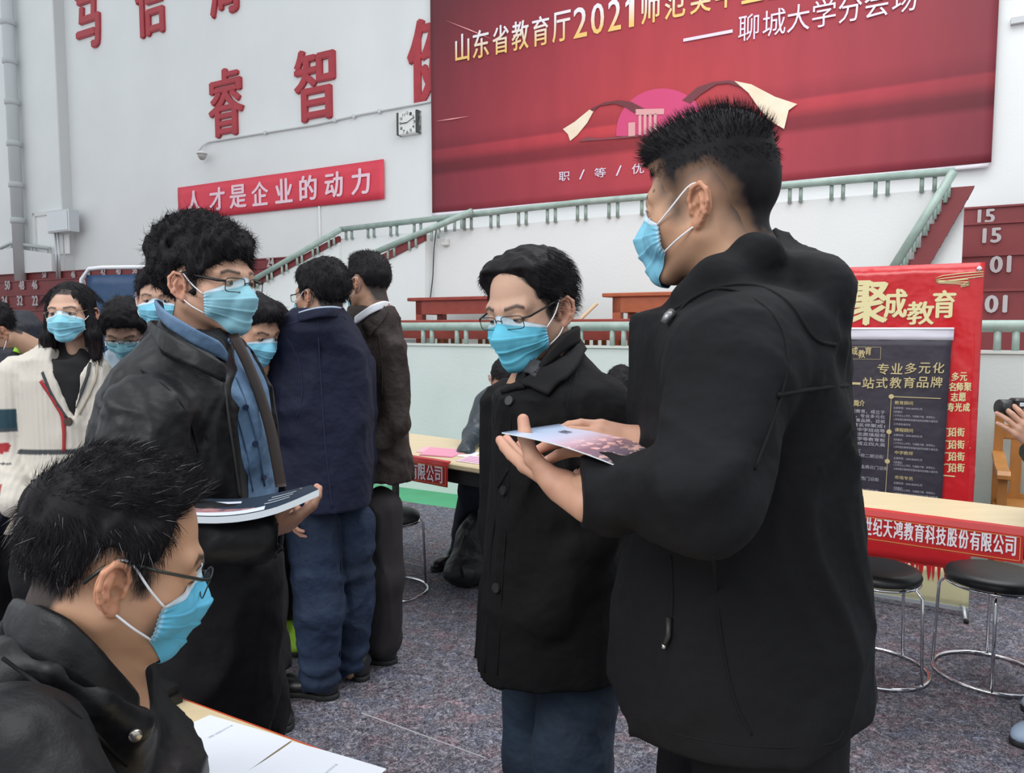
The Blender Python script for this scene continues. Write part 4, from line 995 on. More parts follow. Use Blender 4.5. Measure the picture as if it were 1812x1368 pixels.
cloth_black = mat('black_coat_cloth', (0.0062, 0.0062, 0.0082), 0.80, bump=0.25, bscale=700, bump2=0.5, b2scale=11, spec=0.20, var=.2, vscale=3)
coat_black = mat('black_wool_coat', (0.0052, 0.005, 0.0058), 0.85, bump=0.25, bscale=600, bump2=0.5, b2scale=10, spec=0.18)
trim_black = mat('black_seam_thread', (0.006, 0.006, 0.007), 0.8, spec=.2)
leather = mat('black_leather', (0.0065, 0.0068, 0.0085), 0.47, bump=0.3, bscale=260, bump2=0.45, b2scale=9, spec=0.30)
denim_shirt = mat('denim_blue_shirt', (0.115, 0.20, 0.32), 0.8, bump=0.2, bscale=500, bump2=.6, b2scale=14, var=.25, vscale=14, col2=(0.08, 0.15, 0.26))
navy = mat('navy_blazer_cloth', (0.0050, 0.0075, 0.026), 0.75, bump=0.2, bscale=500, bump2=.6, b2scale=9, spec=.3, sheen=.02)
jeans = mat('blue_jeans', (0.010, 0.026, 0.066), 0.8, bump=0.3, bscale=420, bump2=.8, b2scale=12, var=.55, vscale=5, col2=(0.006, 0.014, 0.034))
jeans_dark = mat('dark_jeans', (0.020, 0.040, 0.074), 0.8, bump=0.3, bscale=420, bump2=.8, b2scale=12, var=.5, vscale=5, col2=(0.008, 0.016, 0.030))
brown = mat('brown_jacket_cloth', (0.026, 0.017, 0.0155), 0.7, bump=0.2, bscale=400, bump2=.8, b2scale=12, spec=.35)
trouser = mat('black_trousers', (0.0055, 0.0055, 0.0075), 0.8, bump2=.5, b2scale=9, spec=.25)
shirt_white = mat('white_shirt', (0.75, 0.76, 0.82), 0.7)
mat('black_sole', (0.012, 0.012, 0.013), 0.7)
shoe_black = mat('black_shoe_leather', (0.014, 0.014, 0.016), 0.35)
black_metal = mat('black_spectacle_metal', (0.02, 0.02, 0.022), 0.3, 0.4)
gun_metal = mat('grey_spectacle_metal', (0.06, 0.07, 0.065), 0.3, 0.7)
gold_metal = mat('thin_gold_wire', (0.5, 0.36, 0.22), 0.3, 0.9)
zip_m = mat('zip_metal', (0.5, 0.5, 0.52), 0.3, 0.9)
chrome = mat('chrome', (0.75, 0.75, 0.78), 0.12, 1.0)

# ================================================================ the tall man in the hooded jacket
def tall_man():
    b = Body('person', (.33, 1.12, 0), 'tall man in black hooded jacket seen from behind, reading a leaflet at the right')
    yaw, pitch = -59, -6
    pos = anchor(1239, 366, 1.045, EAR_L, yaw, pitch, 0, .97)
    hl = [(.120, .110), (.093, .068), (.074, .060), (.060, .038), (.052, .018), (.040, .012), (.030, -.020), (.018, -.022), (.014, .004), (-.002, .030), (-.024, .030), (-.038, .010), (-.042, -.020), (-.050, -.050), (-.066, -.088), (-.16, -.095), (-.17, .25), (.18, .25), (.18, .110)]
    b.head(pos, yaw, pitch, 0, .97, h=.0026, skin=(0.52, 0.30, 0.19), hairline=hl, fade=.034, scalp=1.0, neck=(0, -.058, -.17), nr=.064, fw=1.06, mole=[(-.060, .048, -.030), (-.058, .066, .028)])
    # cropped sides, brush top
    top = [(.16, .11), (.098, .072), (.072, .068), (.050, .062), (.020, .055), (-.030, .050), (-.070, .045), (-.115, .020), (-.17, .01), (-.2, .3), (.2, .3), (.2, .11)]
    vol = lambda P: smin(smin(head_sdf(P, b.o, True) - np.clip(-poly2(P[:, 1], P[:, 2], hl) * .14 - .0012, -.0012, .0022), ell(P, (0, .030, .094), (.058, .070, .036)), .03), ell(P, (0, -.030, .092), (.062, .064, .040)), .035)
    def hs_(p, g):
        lo_ = (p[:, 2] < .072)[:, None]; return np.where(lo_, np.stack([0 * p[:, 0], -.5 + 0 * p[:, 0], -1.1 + 0 * p[:, 0]], -1), np.stack([p[:, 0] * 2, .55 + p[:, 1] * 5, .75 + 0 * p[:, 0]], -1))
    b.hair(vol, hl, n=11000, ln=(.010, .024), comb=hs_, spread=.22, rad=.00042, rough=.0004, cut=.002, bend=.25, lift=.8, h=.0035, seed=2, fadecol=(.27, .158, .102), fadek=.030, short=(.02, .085))
    b.mask(nz=1.0, seed=3, side=60)
    b.add(*[x for x in (lambda V, Fc: (V, Fc, np.array((.0, .0, .0)) + .012))(*mesh_sdf(lambda P: cap(P, (-.0, -.0, 0), (0, 0, .002), .002), (-.01,) * 3, (.01,) * 3, .002))][:2], (0.01, 0.01, 0.01)) if False else None
    S, E, Wr = pt(1300, 650, .93), pt(1240, 875, .82), pt(1020, 872, .965)
    S2, E2, Wr2 = pt(1250, 640, 1.32), pt(1185, 850, 1.30), pt(1150, 800, 1.10)
    J = RW(1.12, [(430, 1300, 1380, .05, .03), (462, 1268, 1408, .085, .02), (500, 1222, 1428, .14), (540, 1188, 1448, .185), (556, 1132, 1452, .20), (600, 1124, 1460, .215), (700, 1124, 1470, .22), (800, 1127, 1480, .215),
                 (900, 1120, 1493, .21), (1000, 1108, 1500, .21), (1100, 1088, 1506, .215), (1200, 1080, 1512, .22), (1290, 1078, 1514, .225), (1352, 1076, 1514, .225)])
    neck_cut = [pt(1305, 425, 1.12)[0], pt(1305, 425, 1.12)[2]]
    def fn(P):
        d = rings(P, J, 2.3)
        # lower hem rises a little to the back
        d = smin(d, chain(P, [S + np.array((0, .03, 0)), S, E], [.085, .078, .060], .03), .035)
        d = smin(d, chain(P, [E, Wr], [.058, .042], .03), .02)
        d = smin(d, chain(P, [S2, E2], [.08, .07], .03), .03)
        # hood folded on the back, and the stand around the neck
        d = smin(d, ell(P, pt(1400, 534, 1.08), (.066, .15, .068)), .010)
        d = smin(d, ell(P, pt(1440, 558, 1.06), (.034, .11, .044)), .012)
        d = smin(d, chain(P, [pt(1215, 530, 1.0), pt(1270, 488, .985), pt(1330, 458, 1.0), pt(1355, 458, 1.10), pt(1325, 460, 1.20)], [.024, .026, .030, .026, .022], .02), .02)
        d = smin(d, cap(P, pt(1350, 452, 1.10), pt(1435, 512, 1.08), .030, .045), .03)
        d = smax(d, -cap(P, pt(1280, 440, 1.11), pt(1300, 300, 1.11), .064), .01)
        d = smax(d, -(cap(P, Wr, Wr + (Wr - E) * .5, .036)), .005)
        return smax(d, (.86 + .13 * (P[:, 0] - .12)) - P[:, 2], .008)
    fold_ax = (E - S) / np.linalg.norm(E - S)
    def disp(P):
        w = wrinkle(P, .010, 7.0, 3, (1, 1, .35))
        e = np.linalg.norm(P - E, axis=1); w = w + .006 * np.sin(((P - E) @ np.array((.6, .2, -.75))) * 95 + 5 * vnoise(P, 9)) * np.exp(-(e / .10) ** 2)
        m = np.linalg.norm(P - (E * .5 + Wr * .5), axis=1); w = w + .005 * np.sin(((P - Wr) @ np.array((.9, -.3, .4))) * 80 + 4 * vnoise(P, 12)) * np.exp(-(m / .08) ** 2)
        hd = np.linalg.norm(P - pt(1420, 520, 1.0), axis=1); w = w + .006 * np.sin(((P @ np.array((.55, .1, 1.0))) * 60) + 3 * vnoise(P, 8)) * np.exp(-(hd / .13) ** 2)
        return w
    c = Cloth(b, 'hooded_jacket', fn, (.08, .66, .78), (.72, 1.45, 1.60), .0065, cloth_black, disp)
    jr = c.o
    c.seam('armhole_seam', [(1193, 560), (1235, 520), (1300, 512), (1372, 560), (1395, 640), (1370, 740), (1335, 830)], .0022, trim_black, jr)
    c.seam('hood_seam', [(1195, 548), (1260, 510), (1340, 505), (1400, 540), (1440, 600), (1478, 610)], .003, trim_black, jr)
    c.seam('back_yoke_hem', [(1375, 700), (1430, 690), (1500, 682)], .003, trim_black, jr)
    c.seam('pocket_zip', [(1187, 985), (1190, 1050), (1188, 1100)], .0025, trim_black, jr)
    p, n = c.hit(1187, 1125, .004); q, _ = c.hit(1182, 1140, .006)
    MB().tube([tuple(c.hit(1190, 1095, .005)[0]), tuple(p), tuple(q)], .004, 8).build('zip_pull', mat('black_cord', (.012, .012, .012), .5), jr, True)
    MB().tube([tuple(q), tuple(q + np.array((-.001, 0, -.005)))], .0032, 8).build('cord_tip', zip_m, jr, True)
    c.seam('side_seam', [(1262, 985), (1275, 1120), (1300, 1240), (1330, 1300)], .002, trim_black, jr)
    c.seam('hem_seam', [(1075, 1262), (1180, 1296), (1300, 1318), (1420, 1322), (1520, 1310)], .0016, trim_black, jr)
    A_, B_ = pt(1188, 556, 1.02), pt(1196, 562, 1.0)
    MB().tube([tuple(pt(1176, 572, .955)), tuple(pt(1182, 560, .955)), tuple(pt(1190, 553, .96))], .006, 10).build('zip_stop', mat('dull_metal', (.25, .25, .26), .35, .8), jr, True)
    # stand-up front flap of the open jacket
    fl = [(pt(1150, 560, .98)), (pt(1125, 560, 1.05)), (pt(1120, 562, 1.13))]
    # hands
    place_hand(b, Wr + np.array((-.010, .004, 0.002)), (-.47, .85, .20), (-.10, -.35, -.93), left=True, curl=(.06, .12, .10), thumb=(.75, 1.15), spread=.03, sc=.92, h=.0022, col=1.08)
    place_hand(b, pt(1152, 786, 1.10), (-.97, -.12, .13), (.25, -.60, .75), left=False, curl=(.10, .35, .35), thumb=(.35, .5), spread=.05, sc=.95, h=.0022, col=1.08)
    Ch = pt(1330, 1000, 1.12)
    hip1, hip2 = np.array((.36, 1.02, .88)), np.array((.36, 1.24, .88)); k1, k2 = np.array((.35, 1.03, .47)), np.array((.33, 1.25, .47)); a1, a2 = np.array((.38, 1.04, .07)), np.array((.33, 1.26, .07))
    b.bulk([([pos + np.array((.02, .0, -.14)), (.33, 1.12, 1.33), (.34, 1.12, .95)], [.05, .11, .11]), ([S, E, Wr], [.05, .04, .026]), ([S2, E2, Wr2], [.05, .04, .026]), ([hip1, k1, a1], [.07, .05, .035]), ([hip2, k2, a2], [.07, .05, .035])])
    def leg(P):
        d = smin(chain(P, [hip1, k1, a1 + np.array((0, 0, .01))], [.105, .080, .070], .03), chain(P, [hip2, k2, a2 + np.array((0, 0, .01))], [.105, .080, .070], .03), .01); return np.maximum(d, .045 - P[:, 2])
    Cloth(b, 'trousers', leg, (.15, .85, .0), (.55, 1.45, 1.0), .011, trouser, lambda P: wrinkle(P, .010, 7.0, 9))
    shoe(b, (.42, 1.04), (-1, .1), m=shoe_black); shoe(b, (.37, 1.26), (-1, .15), m=shoe_black)
    b.done(); return b
tm = tall_man()
# the leaflet in his hands
A, B, C_ = pt(888, 765, .965), pt(1114, 833, .885), pt(990, 750, 1.13); D_ = C_ + (B - A)
def leaf_mat():
    m = bpy.data.materials.new('city_print'); m.use_nodes = True; nt = m.node_tree; N = nt.nodes; L = nt.links; b = N['Principled BSDF']; b.inputs['Roughness'].default_value = .35
    uv = N.new('ShaderNodeUVMap'); sp = N.new('ShaderNodeSeparateXYZ'); L.new(uv.outputs[0], sp.inputs[0])
    r = N.new('ShaderNodeValToRGB'); L.new(sp.outputs[0], r.inputs[0]); cr = r.color_ramp
    st_ = [(0, (.10, .13, .20)), (.12, (.45, .58, .78)), (.35, (.62, .62, .80)), (.5, (.62, .42, .50)), (.62, (.25, .14, .20)), (.8, (.16, .13, .18)), (.86, (.05, .06, .08)), (1, (.08, .08, .1))]
    while len(cr.elements) < len(st_): cr.elements.new(.5)
    for e, (p, c) in zip(cr.elements, st_): e.position = p; e.color = (*c, 1)
    v = N.new('ShaderNodeTexVoronoi'); v.inputs['Scale'].default_value = 30; mp = N.new('ShaderNodeMapping'); mp.inputs['Scale'].default_value = (1, .35, 1); L.new(uv.outputs[0], mp.inputs[0]); L.new(mp.outputs[0], v.inputs['Vector'])
    r2 = N.new('ShaderNodeValToRGB'); L.new(v.outputs['Color'], r2.inputs[0]); r2.color_ramp.elements[0].position = .55; r2.color_ramp.elements[1].position = .75; r2.color_ramp.elements[1].color = (.9, .5, .35, 1); r2.color_ramp.elements[0].color = (0, 0, 0, 1)
    k = N.new('ShaderNodeValToRGB'); L.new(sp.outputs[0], k.inputs[0]); cr = k.color_ramp; cr.elements[0].position = .42; cr.elements[1].position = .6; e = cr.elements.new(.82); e.color = (1, 1, 1, 1); e = cr.elements.new(.88); e.color = (0, 0, 0, 1)
    mu = N.new('ShaderNodeMix'); mu.data_type = 'RGBA'; mu.blend_type = 'MULTIPLY'; mu.inputs[0].default_value = 1; L.new(r2.outputs[0], mu.inputs[6]); L.new(k.outputs[0], mu.inputs[7])
    ad = N.new('ShaderNodeMix'); ad.data_type = 'RGBA'; ad.blend_type = 'ADD'; ad.inputs[0].default_value = .8; L.new(r.outputs[0], ad.inputs[6]); L.new(mu.outputs[2], ad.inputs[7]); L.new(ad.outputs[2], b.inputs['Base Color'])
    return m
city = leaf_mat()
def sheet(name, f, nu, nv, th, m, parent=None, edge=None):
    """a bent slab; f(a, b) gives the top point, thickness downwards"""
    top = [np.array(f(i / nu, j / nv)) for j in range(nv + 1) for i in range(nu + 1)]; n = len(top)
    vs = top + [p - np.array((0, 0, th)) for p in top]; q = lambda i, j: j * (nu + 1) + i; fs = []
    for j in range(nv):
        for i in range(nu): a, b, c, d = q(i, j), q(i + 1, j), q(i + 1, j + 1), q(i, j + 1); fs += [(a, b, c, d), (a + n, d + n, c + n, b + n)]
    bd = [q(i, 0) for i in range(nu)] + [q(nu, j) for j in range(nv)] + [q(i, nv) for i in range(nu, 0, -1)] + [q(0, j) for j in range(nv, 0, -1)]; k0 = len(fs)
    for k in range(len(bd)): a, b = bd[k], bd[(k + 1) % len(bd)]; fs.append((a, a + n, b + n, b))
    o = mk(name, vs, fs, m, parent)
    uvl = o.data.uv_layers.new(name='UVMap')
    for l in o.data.loops: vi = l.vertex_index % n; uvl.data[l.index].uv = ((vi % (nu + 1)) / nu, (vi // (nu + 1)) / nv)
    if edge:
        o.data.materials.append(edge)
        for p in o.data.polygons:
            if p.index >= k0: p.material_index = 1
    return o
lf = lambda a, b: A + (B - A) * a + (C_ - A) * b + np.array((0, 0, .006 * math.sin(a * 3.14)))
o = sheet('leaflet', lf, 10, 6, .0016, city, None, mat('paper_edge', (.7, .74, .78), .6)); tag(o, 'glossy leaflet with a city photo held in the tall man\'s two hands', 'leaflet')
text('lettering', '卓越', mat('print_dark', (.08, .09, .12), .5), lambda x, y, o_: tuple(lf(y, x) + np.array((0, 0, .001 + o_))), .48, .62, .22, .30, o, .0003)

# ================================================================ the man with glasses in the black coat
def coat_man():
    b = Body('person', (.10, 1.56, 0), 'man in black coat and glasses, mask on, looking down at the centre')
    yaw, pitch = -138, -15
    pos = anchor(1001, 554, 1.49, EAR_L, yaw, pitch, 2, .97)
    hl = [(.120, .130), (.078, .106), (.062, .092), (.052, .064), (.046, .038), (.034, .016), (.026, -.018), (.014, -.020), (.010, .004), (-.004, .032), (-.022, .032), (-.036, .010), (-.042, -.020), (-.050, -.050), (-.066, -.080), (-.16, -.085), (-.17, .25), (.18, .25), (.18, .120)]
    b.head(pos, yaw, pitch, 2, .97, h=.0026, skin=(0.56, 0.345, 0.25), hairline=hl, fade=.006, look=-.002, open=.55, neck=(0, -.05, -.17), hbox=((-.12, -.15, -.14), (.12, .16, .18)))
    vol = lambda P: smin(smin(ell(P, (0, -.022, .042), (.084, .098, .090)), ell(P, (-.042, .025, .078), (.040, .052, .038)), .03), ell(P, (.042, .028, .078), (.040, .050, .038)), .03)
    cmb = lambda p, g: np.stack([p[:, 0] * 12, -.45 + 0 * p[:, 0], -.55 + 0 * p[:, 0]], -1)
    b.hair(vol, hl, n=6000, ln=(.015, .035), comb=cmb, spread=.10, rad=.0005, rough=.004, cut=.006, bend=.85, lift=.16, h=.0035, seed=6)
    b.mask(col=(.13, .50, .68), side=66, seed=1)
    b.glasses(black_metal, 'rect', .0255, .0135, y=.106, z0=-.002, rim=.0009, arm=.0019)
    S, E, Wr = pt(1052, 735, 1.47), pt(1045, 920, 1.43), pt(972, 1075, 1.41)
    S2, E2, Wr2 = pt(905, 720, 1.72), pt(890, 930, 1.70), pt(900, 1080, 1.68)
    J = RW(1.56, [(600, 930, 1015, .05, .02), (630, 925, 1030, .08), (655, 928, 1058, .125), (682, 918, 1085, .16), (693, 874, 1090, .17), (720, 872, 1100, .18), (800, 868, 1108, .185), (880, 866, 1108, .185), (960, 860, 1108, .185), (1050, 852, 1110, .19), (1130, 846, 1112, .195), (1192, 840, 1112, .20), (1225, 840, 1112, .20)])
    hz = pt(930, 1205, 1.42)[2]
    def fn(P):
        d = rings(P, J, 2.5)
        d = smin(d, chain(P, [S, E], [.078, .062], .03), .022); d = smin(d, chain(P, [E, Wr], [.062, .056], .03), .018)
        d = smin(d, chain(P, [S2, E2, Wr2], [.07, .055, .05], .03), .02)
        d = smax(d, -cap(P, pt(965, 622, 1.53), pt(960, 520, 1.53), .060), .01)
        return np.maximum(d, hz - P[:, 2])
    def disp(P):
        w = wrinkle(P, .009, 7.5, 21, (1, 1, .4)); e = np.linalg.norm(P - E, axis=1)
        return w + .005 * np.sin(((P - E) @ np.array((.3, .2, -.9))) * 85 + 5 * vnoise(P, 9)) * np.exp(-(e / .10) ** 2)
    c = Cloth(b, 'coat', fn, (-.12, 1.28, .6), (.34, 1.86, 1.45), .0065, coat_black, disp); jr = c.o
    # turned-down collar: near leaf and far leaf
    c.patch('collar_leaf', [(1018, 590), (1000, 620), (960, 655), (925, 682)], [(1032, 618), (1018, 655), (992, 682), (970, 704)], mat('coat_collar', (0.0085, 0.0082, 0.009), .8, spec=.2), jr, .012, .010)
    c.patch('collar_leaf', [(938, 650), (920, 662), (905, 678), (896, 690)], [(930, 690), (912, 692), (898, 696), (888, 698)], MATS['coat_collar'], jr, .010, .010)
    nb = [pt(955, 655, 1.44), pt(972, 642, 1.44), pt(1000, 618, 1.47), pt(1022, 605, 1.53), pt(1015, 603, 1.60)]
    vs, fs = band(nb, (0, .12, 1), [.012, .024, .032, .032, .03], .012); mk('collar_stand', vs, fs, MATS['coat_collar'], jr, True)
    c.patch('shirt_collar', [(948, 640), (935, 660)], [(962, 648), (952, 672)], mat('dark_checked_shirt', (.05, .05, .06), .8, var=.6, vscale=60), jr, .012, .006)
    c.seam('front_edge', [(873, 700), (872, 800), (878, 900), (866, 1000), (858, 1190)], .003, trim_black, jr)
    c.seam('placket_seam', [(905, 712), (902, 800), (898, 900), (888, 1040), (880, 1195)], .0016, trim_black, jr)
    c.seam('armhole_seam', [(1020, 660), (1002, 720), (998, 800), (1005, 860)], .002, trim_black, jr)
    c.seam('pocket_welt', [(882, 862), (900, 830)], .004, trim_black, jr)
    for px, py in ((903, 710), (893, 868), (880, 1040)):
        p, n = c.hit(px, py, .002); MB().tube([tuple(p), tuple(p + n * .004)], [.010, .009], 14).build('button', mat('coat_button', (.02, .02, .02), .3), jr)
    place_hand(b, Wr - (Wr - E) * .28, (-.32, .05, -.95), (-.35, -.9, .1), left=True, curl=(.35, .5, .4), thumb=(.4, .5), h=.003)
    h1, h2 = np.array((.15, 1.50, .80)), np.array((.06, 1.64, .80)); k1, k2 = pt(1010, 1330, 1.47), pt(955, 1330, 1.62); a1, a2 = np.array((.15, 1.46, .08)), np.array((.08, 1.64, .08))
    b.bulk([([pos + np.array((.02, .02, -.14)), (.09, 1.57, 1.25), (.10, 1.57, .85)], [.05, .12, .11]), ([S, E, Wr - (Wr - E) * .3], [.04, .035, .026]), ([S2, E2, Wr2], [.04, .03, .024]), ([h1, k1, a1], [.06, .045, .035]), ([h2, k2, a2], [.06, .045, .035])])
    def leg(P): d = smin(chain(P, [h1, k1, a1], [.095, .078, .070], .03), chain(P, [h2, k2, a2], [.095, .078, .070], .03), .008); return np.maximum(d, .05 - P[:, 2])
    Cloth(b, 'jeans', leg, (-.12, 1.32, .0), (.36, 1.82, .95), .009, jeans_dark, lambda P: wrinkle(P, .010, 9.0, 9))
    shoe(b, (.18, 1.50), (-.6, -.8), m=shoe_black); shoe(b, (.11, 1.68), (-.7, -.7), m=shoe_black)
    b.done(); return b
coat_man()
# ================================================================ the man in the leather jacket and denim shirt
def leather_man():
    b = Body('person', (-.68, 1.7, 0), 'man in black leather jacket over a denim shirt, glasses, holding an open catalogue')
    yaw, pitch = 111, -2
    pos = anchor(316, 509, 1.62, EAR_R, yaw, pitch, 0, 1.0)
    hl = [(.130, .120), (.110, .070), (.092, .056), (.074, .050), (.058, .040), (.046, .030), (.040, .018), (.030, .004), (.024, -.024), (.014, -.026), (.010, .004), (-.004, .030), (-.022, .030), (-.036, .010), (-.042, -.020), (-.050, -.060), (-.066, -.095), (-.16, -.10), (-.17, .25), (.18, .25), (.18, .120)]
    b.head(pos, yaw, pitch, h=.0026, skin=(0.57, 0.335, 0.235), hairline=hl, fade=.006, look=0, open=.8, fw=1.03, neck=(0, -.045, -.18), nr=.060, hbox=((-.13, -.16, -.14), (.13, .17, .20)))
    vol = lambda P: smin(smin(smin(ell(P, (0, -.018, .045), (.092, .112, .098)), ell(P, (0, .042, .088), (.066, .048, .036)), .03), ell(P, (0, -.045, .108), (.072, .074, .048)), .03), ell(P, (0, -.085, .055), (.082, .058, .075)), .03)
    def cmb(p, g): return np.stack([.3 * np.sin(p[:, 1] * 60), .35 + .4 * np.sin(p[:, 0] * 50), -.5 + .5 * (p[:, 2] > .10)], -1)
    b.hair(vol, hl, n=9000, ln=(.012, .030), comb=cmb, spread=.40, rad=.0005, rough=.009, cut=.008, bend=.7, lift=.30, h=.0035, seed=11)
    b.mask(col=(.27, .53, .63), side=64, seed=5, top=.1)
    b.glasses(black_metal, 'rect', .0255, .0150, y=.106, z0=-.003, rim=.0011, arm=.0026)
    S, E, Wr = pt(262, 740, 1.480), pt(262, 935, 1.390), pt(462, 945, 1.420)
    S2, E2, Wr2 = pt(390, 740, 1.840), pt(420, 900, 1.840), pt(400, 960, 1.720)
    rows_ = [(560, 300, 395, .055, .02), (590, 280, 410, .09), (620, 255, 440, .13), (650, 222, 458, .16), (690, 196, 474, .185), (740, 186, 482, .19), (800, 184, 487, .19), (880, 190, 492, .185), (960, 205, 492, .18), (1050, 215, 488, .18), (1120, 225, 480, .185), (1165, 228, 478, .185)]
    J = RW(1.67, rows_); JS = [(z, x, y, rx - .014, ry - .014) for z, x, y, rx, ry in J]
    op = [(382, 560), (398, 640), (420, 720), (428, 820), (434, 920), (440, 1000), (450, 1168), (470, 1170), (560, 1170), (500, 860), (485, 790), (470, 720), (448, 655), (418, 600), (405, 560)]
    op = [(pt(x, y, 1.570)[0], pt(x, y, 1.570)[2]) for x, y in op]
    hz = pt(440, 1158, 1.540)[2]
    def arms(P, d):
        d = smin(d, chain(P, [S, E], [.085, .070], .03), .025); d = smin(d, chain(P, [E, Wr], [.062, .052], .03), .02)
        d = smin(d, chain(P, [S2, E2, Wr2], [.075, .06, .055], .03), .02); return d
    def fn(P):
        d = rings(P, J, 2.3); d = smax(d, -cap(P, pt(345, 560, 1.650), pt(345, 470, 1.650), .062), .01)
        w_ = np.maximum(poly2(P[:, 0], P[:, 2], op), P[:, 1] - 1.72); d = smax(d, -w_, .004)
        d = arms(P, d); d = smax(d, -cap(P, Wr, Wr + (Wr - E) * .5, .044), .006)
        return smax(d, hz - P[:, 2], .005)
    def disp(P):
        e = np.linalg.norm(P - E, axis=1); m = np.linalg.norm(P - S, axis=1)
        return wrinkle(P, .010, 9.0, 31, (1, 1, .55)) + .007 * np.sin(((P - E) @ np.array((.5, .2, -.8))) * 100 + 6 * vnoise(P, 9)) * np.exp(-(e / .11) ** 2) + .004 * np.sin((P @ np.array((.8, .1, .5))) * 120 + 5 * vnoise(P, 10)) * np.exp(-(m / .10) ** 2)
    c = Cloth(b, 'leather_jacket', fn, (-1.25, 1.20, .68), (-.34, 2.04, 1.52), .0065, leather, disp); jr = c.o
    # shirt and its collar
    shz = pt(470, 985, 1.570)[2]
    def sfn(P):
        d = rings(P, JS, 2.3); d = smax(d, -cap(P, pt(345, 570, 1.650), pt(345, 470, 1.650), .058), .008); return np.maximum(d, shz - P[:, 2])
    sh = Cloth(b, 'denim_shirt', sfn, (-1.15, 1.37, .85), (-.36, 1.98, 1.50), .007, denim_shirt, lambda P: wrinkle(P, .012, 10.0, 41, (1, 1, .35)))
    nb = [pt(290, 560, 1.740), pt(283, 560, 1.640), pt(300, 580, 1.560), pt(345, 610, 1.540), pt(384, 630, 1.560), pt(400, 640, 1.580)]
    vs, fs = band(nb, [(-.15, 0, 1), (-.2, -.1, 1), (-.1, -.3, 1), (.1, -.35, 1), (.25, -.3, 1), (.3, -.3, 1)], [.035, .037, .036, .036, .034, .02], .008, fold=0)
    mk('shirt_collar', vs, fs, denim_shirt, sh.o, True)
    nb = [pt(404, 628, 1.620), pt(410, 612, 1.680), pt(404, 596, 1.740)]
    vs, fs = band(nb, (.1, -.1, 1), [.03, .04, .035], .008); mk('shirt_collar', vs, fs, denim_shirt, sh.o, True)
    nb = [pt(285, 600, 1.720), pt(272, 604, 1.620), pt(292, 626, 1.530), pt(340, 650, 1.495), pt(380, 668, 1.505), pt(396, 676, 1.520)]
    vs, fs = band(nb, [(-.1, 0, 1), (-.15, -.1, 1), (.1, .1, 1), (.15, .25, 1), (.1, .25, 1), (.1, .2, 1)], [.042, .044, .044, .042, .038, .03], .010)
    mk('stand_collar', vs, fs, leather, jr, True)
    sh.seam('placket_seam', [(418, 668), (440, 730), (456, 790), (468, 860)], .0022, mat('denim_thread', (.05, .10, .19), .8), sh.o, .001)
    sh.seam('placket_seam', [(402, 680), (420, 740), (436, 800), (447, 870)], .0016, MATS['denim_thread'], sh.o, .001)
    for px, py in ((433, 720), (451, 785), (465, 845)):
        p, n = sh.hit(px, py, .002); MB().tube([tuple(p), tuple(p + n * .004)], [.0065, .006], 12).build('button', mat('navy_button', (.02, .03, .07), .3), sh.o)
    # zip tape and inner facing on the far front edge
    fe = [(404, 592), (428, 640), (452, 700), (470, 760), (482, 820), (489, 862)]
    pts = [pt(x, y, 1.620) for x, y in fe]; vs, fs = band(pts, (1, -.25, .15), .024, .008); mk('inner_facing', vs, fs, mat('brown_facing', (.05, .038, .034), .6), jr, True)
    c.seam('zip_edge', [(396, 668), (404, 740), (416, 820), (424, 880)], .0028, mat('zip_tape', (.02, .02, .02), .5), jr, .001)
    c.seam('zip_edge', [(432, 1010), (440, 1080), (446, 1150)], .0028, MATS['zip_tape'], jr, .001)
    c.seam('yoke_seam', [(250, 655), (300, 690), (335, 740), (350, 800)], .002, trim_black, jr)
    p, n = c.hit(444, 1125, .004); MB().tube([tuple(p), tuple(p + np.array((0, 0, -.02)))], .003, 8).build('zip_pull', zip_m, jr, True)
    # belt and trousers
    h1, h2 = pt(400, 1010, 1.560), pt(400, 1010, 1.760); h1[2] = h2[2] = .90; k1, k2 = np.array((-.64, 1.57, .48)), np.array((-.66, 1.80, .48)); a1, a2 = np.array((-.66, 1.59, .08)), np.array((-.70, 1.82, .08))
    hips = RW(1.67, [(982, 225, 478, .15), (1005, 225, 486, .165), (1060, 228, 494, .17), (1150, 235, 498, .17), (1200, 240, 498, .165)])
    def leg(P):
        d = rings(P, hips, 2.3); d = smin(d, smin(chain(P, [h1, k1, a1], [.12, .105, .085], .03), chain(P, [h2, k2, a2], [.12, .105, .085], .03), .01), .05); return np.maximum(d, .05 - P[:, 2])
    tr = Cloth(b, 'trousers', leg, (-1.12, 1.36, .0), (-.40, 2.04, 1.08), .010, trouser, lambda P: wrinkle(P, .012, 7.0, 51))
    tr.patch('belt', [(436, 970), (460, 964), (480, 956)], [(437, 992), (460, 988), (480, 980)], mat('belt_leather', (.012, .012, .012), .4), tr.o, .006, .004)
    tr.patch('belt_buckle', [(436, 975), (452, 972)], [(434, 998), (450, 998)], mat('dark_buckle', (.03, .03, .032), .2, .8), tr.o, .012, .003)
    place_hand(b, Wr + (Wr - E) * .0 + np.array((-.012, 0, -.004)), (.76, .62, .20), (.30, -.50, -.80), left=False, each=[(.25, .35, .4), (.3, .45, .5), (.35, .6, .6), (.4, .7, .6)], thumb=(.6, .4), spread=.03, sc=.95, h=.0026, col=.95)
    place_hand(b, Wr2, (.5, -.6, .3), (-.2, -.2, -.9), left=True, h=.004)
    b.bulk([([pos + np.array((-.03, .02, -.14)), (-.70, 1.68, 1.22), (-.70, 1.68, .92)], [.05, .095, .10]), ([S, E, Wr], [.045, .04, .027]), ([S2, E2, Wr2], [.045, .04, .027]), ([h1, k1, a1], [.07, .06, .04]), ([h2, k2, a2], [.07, .06, .04])])
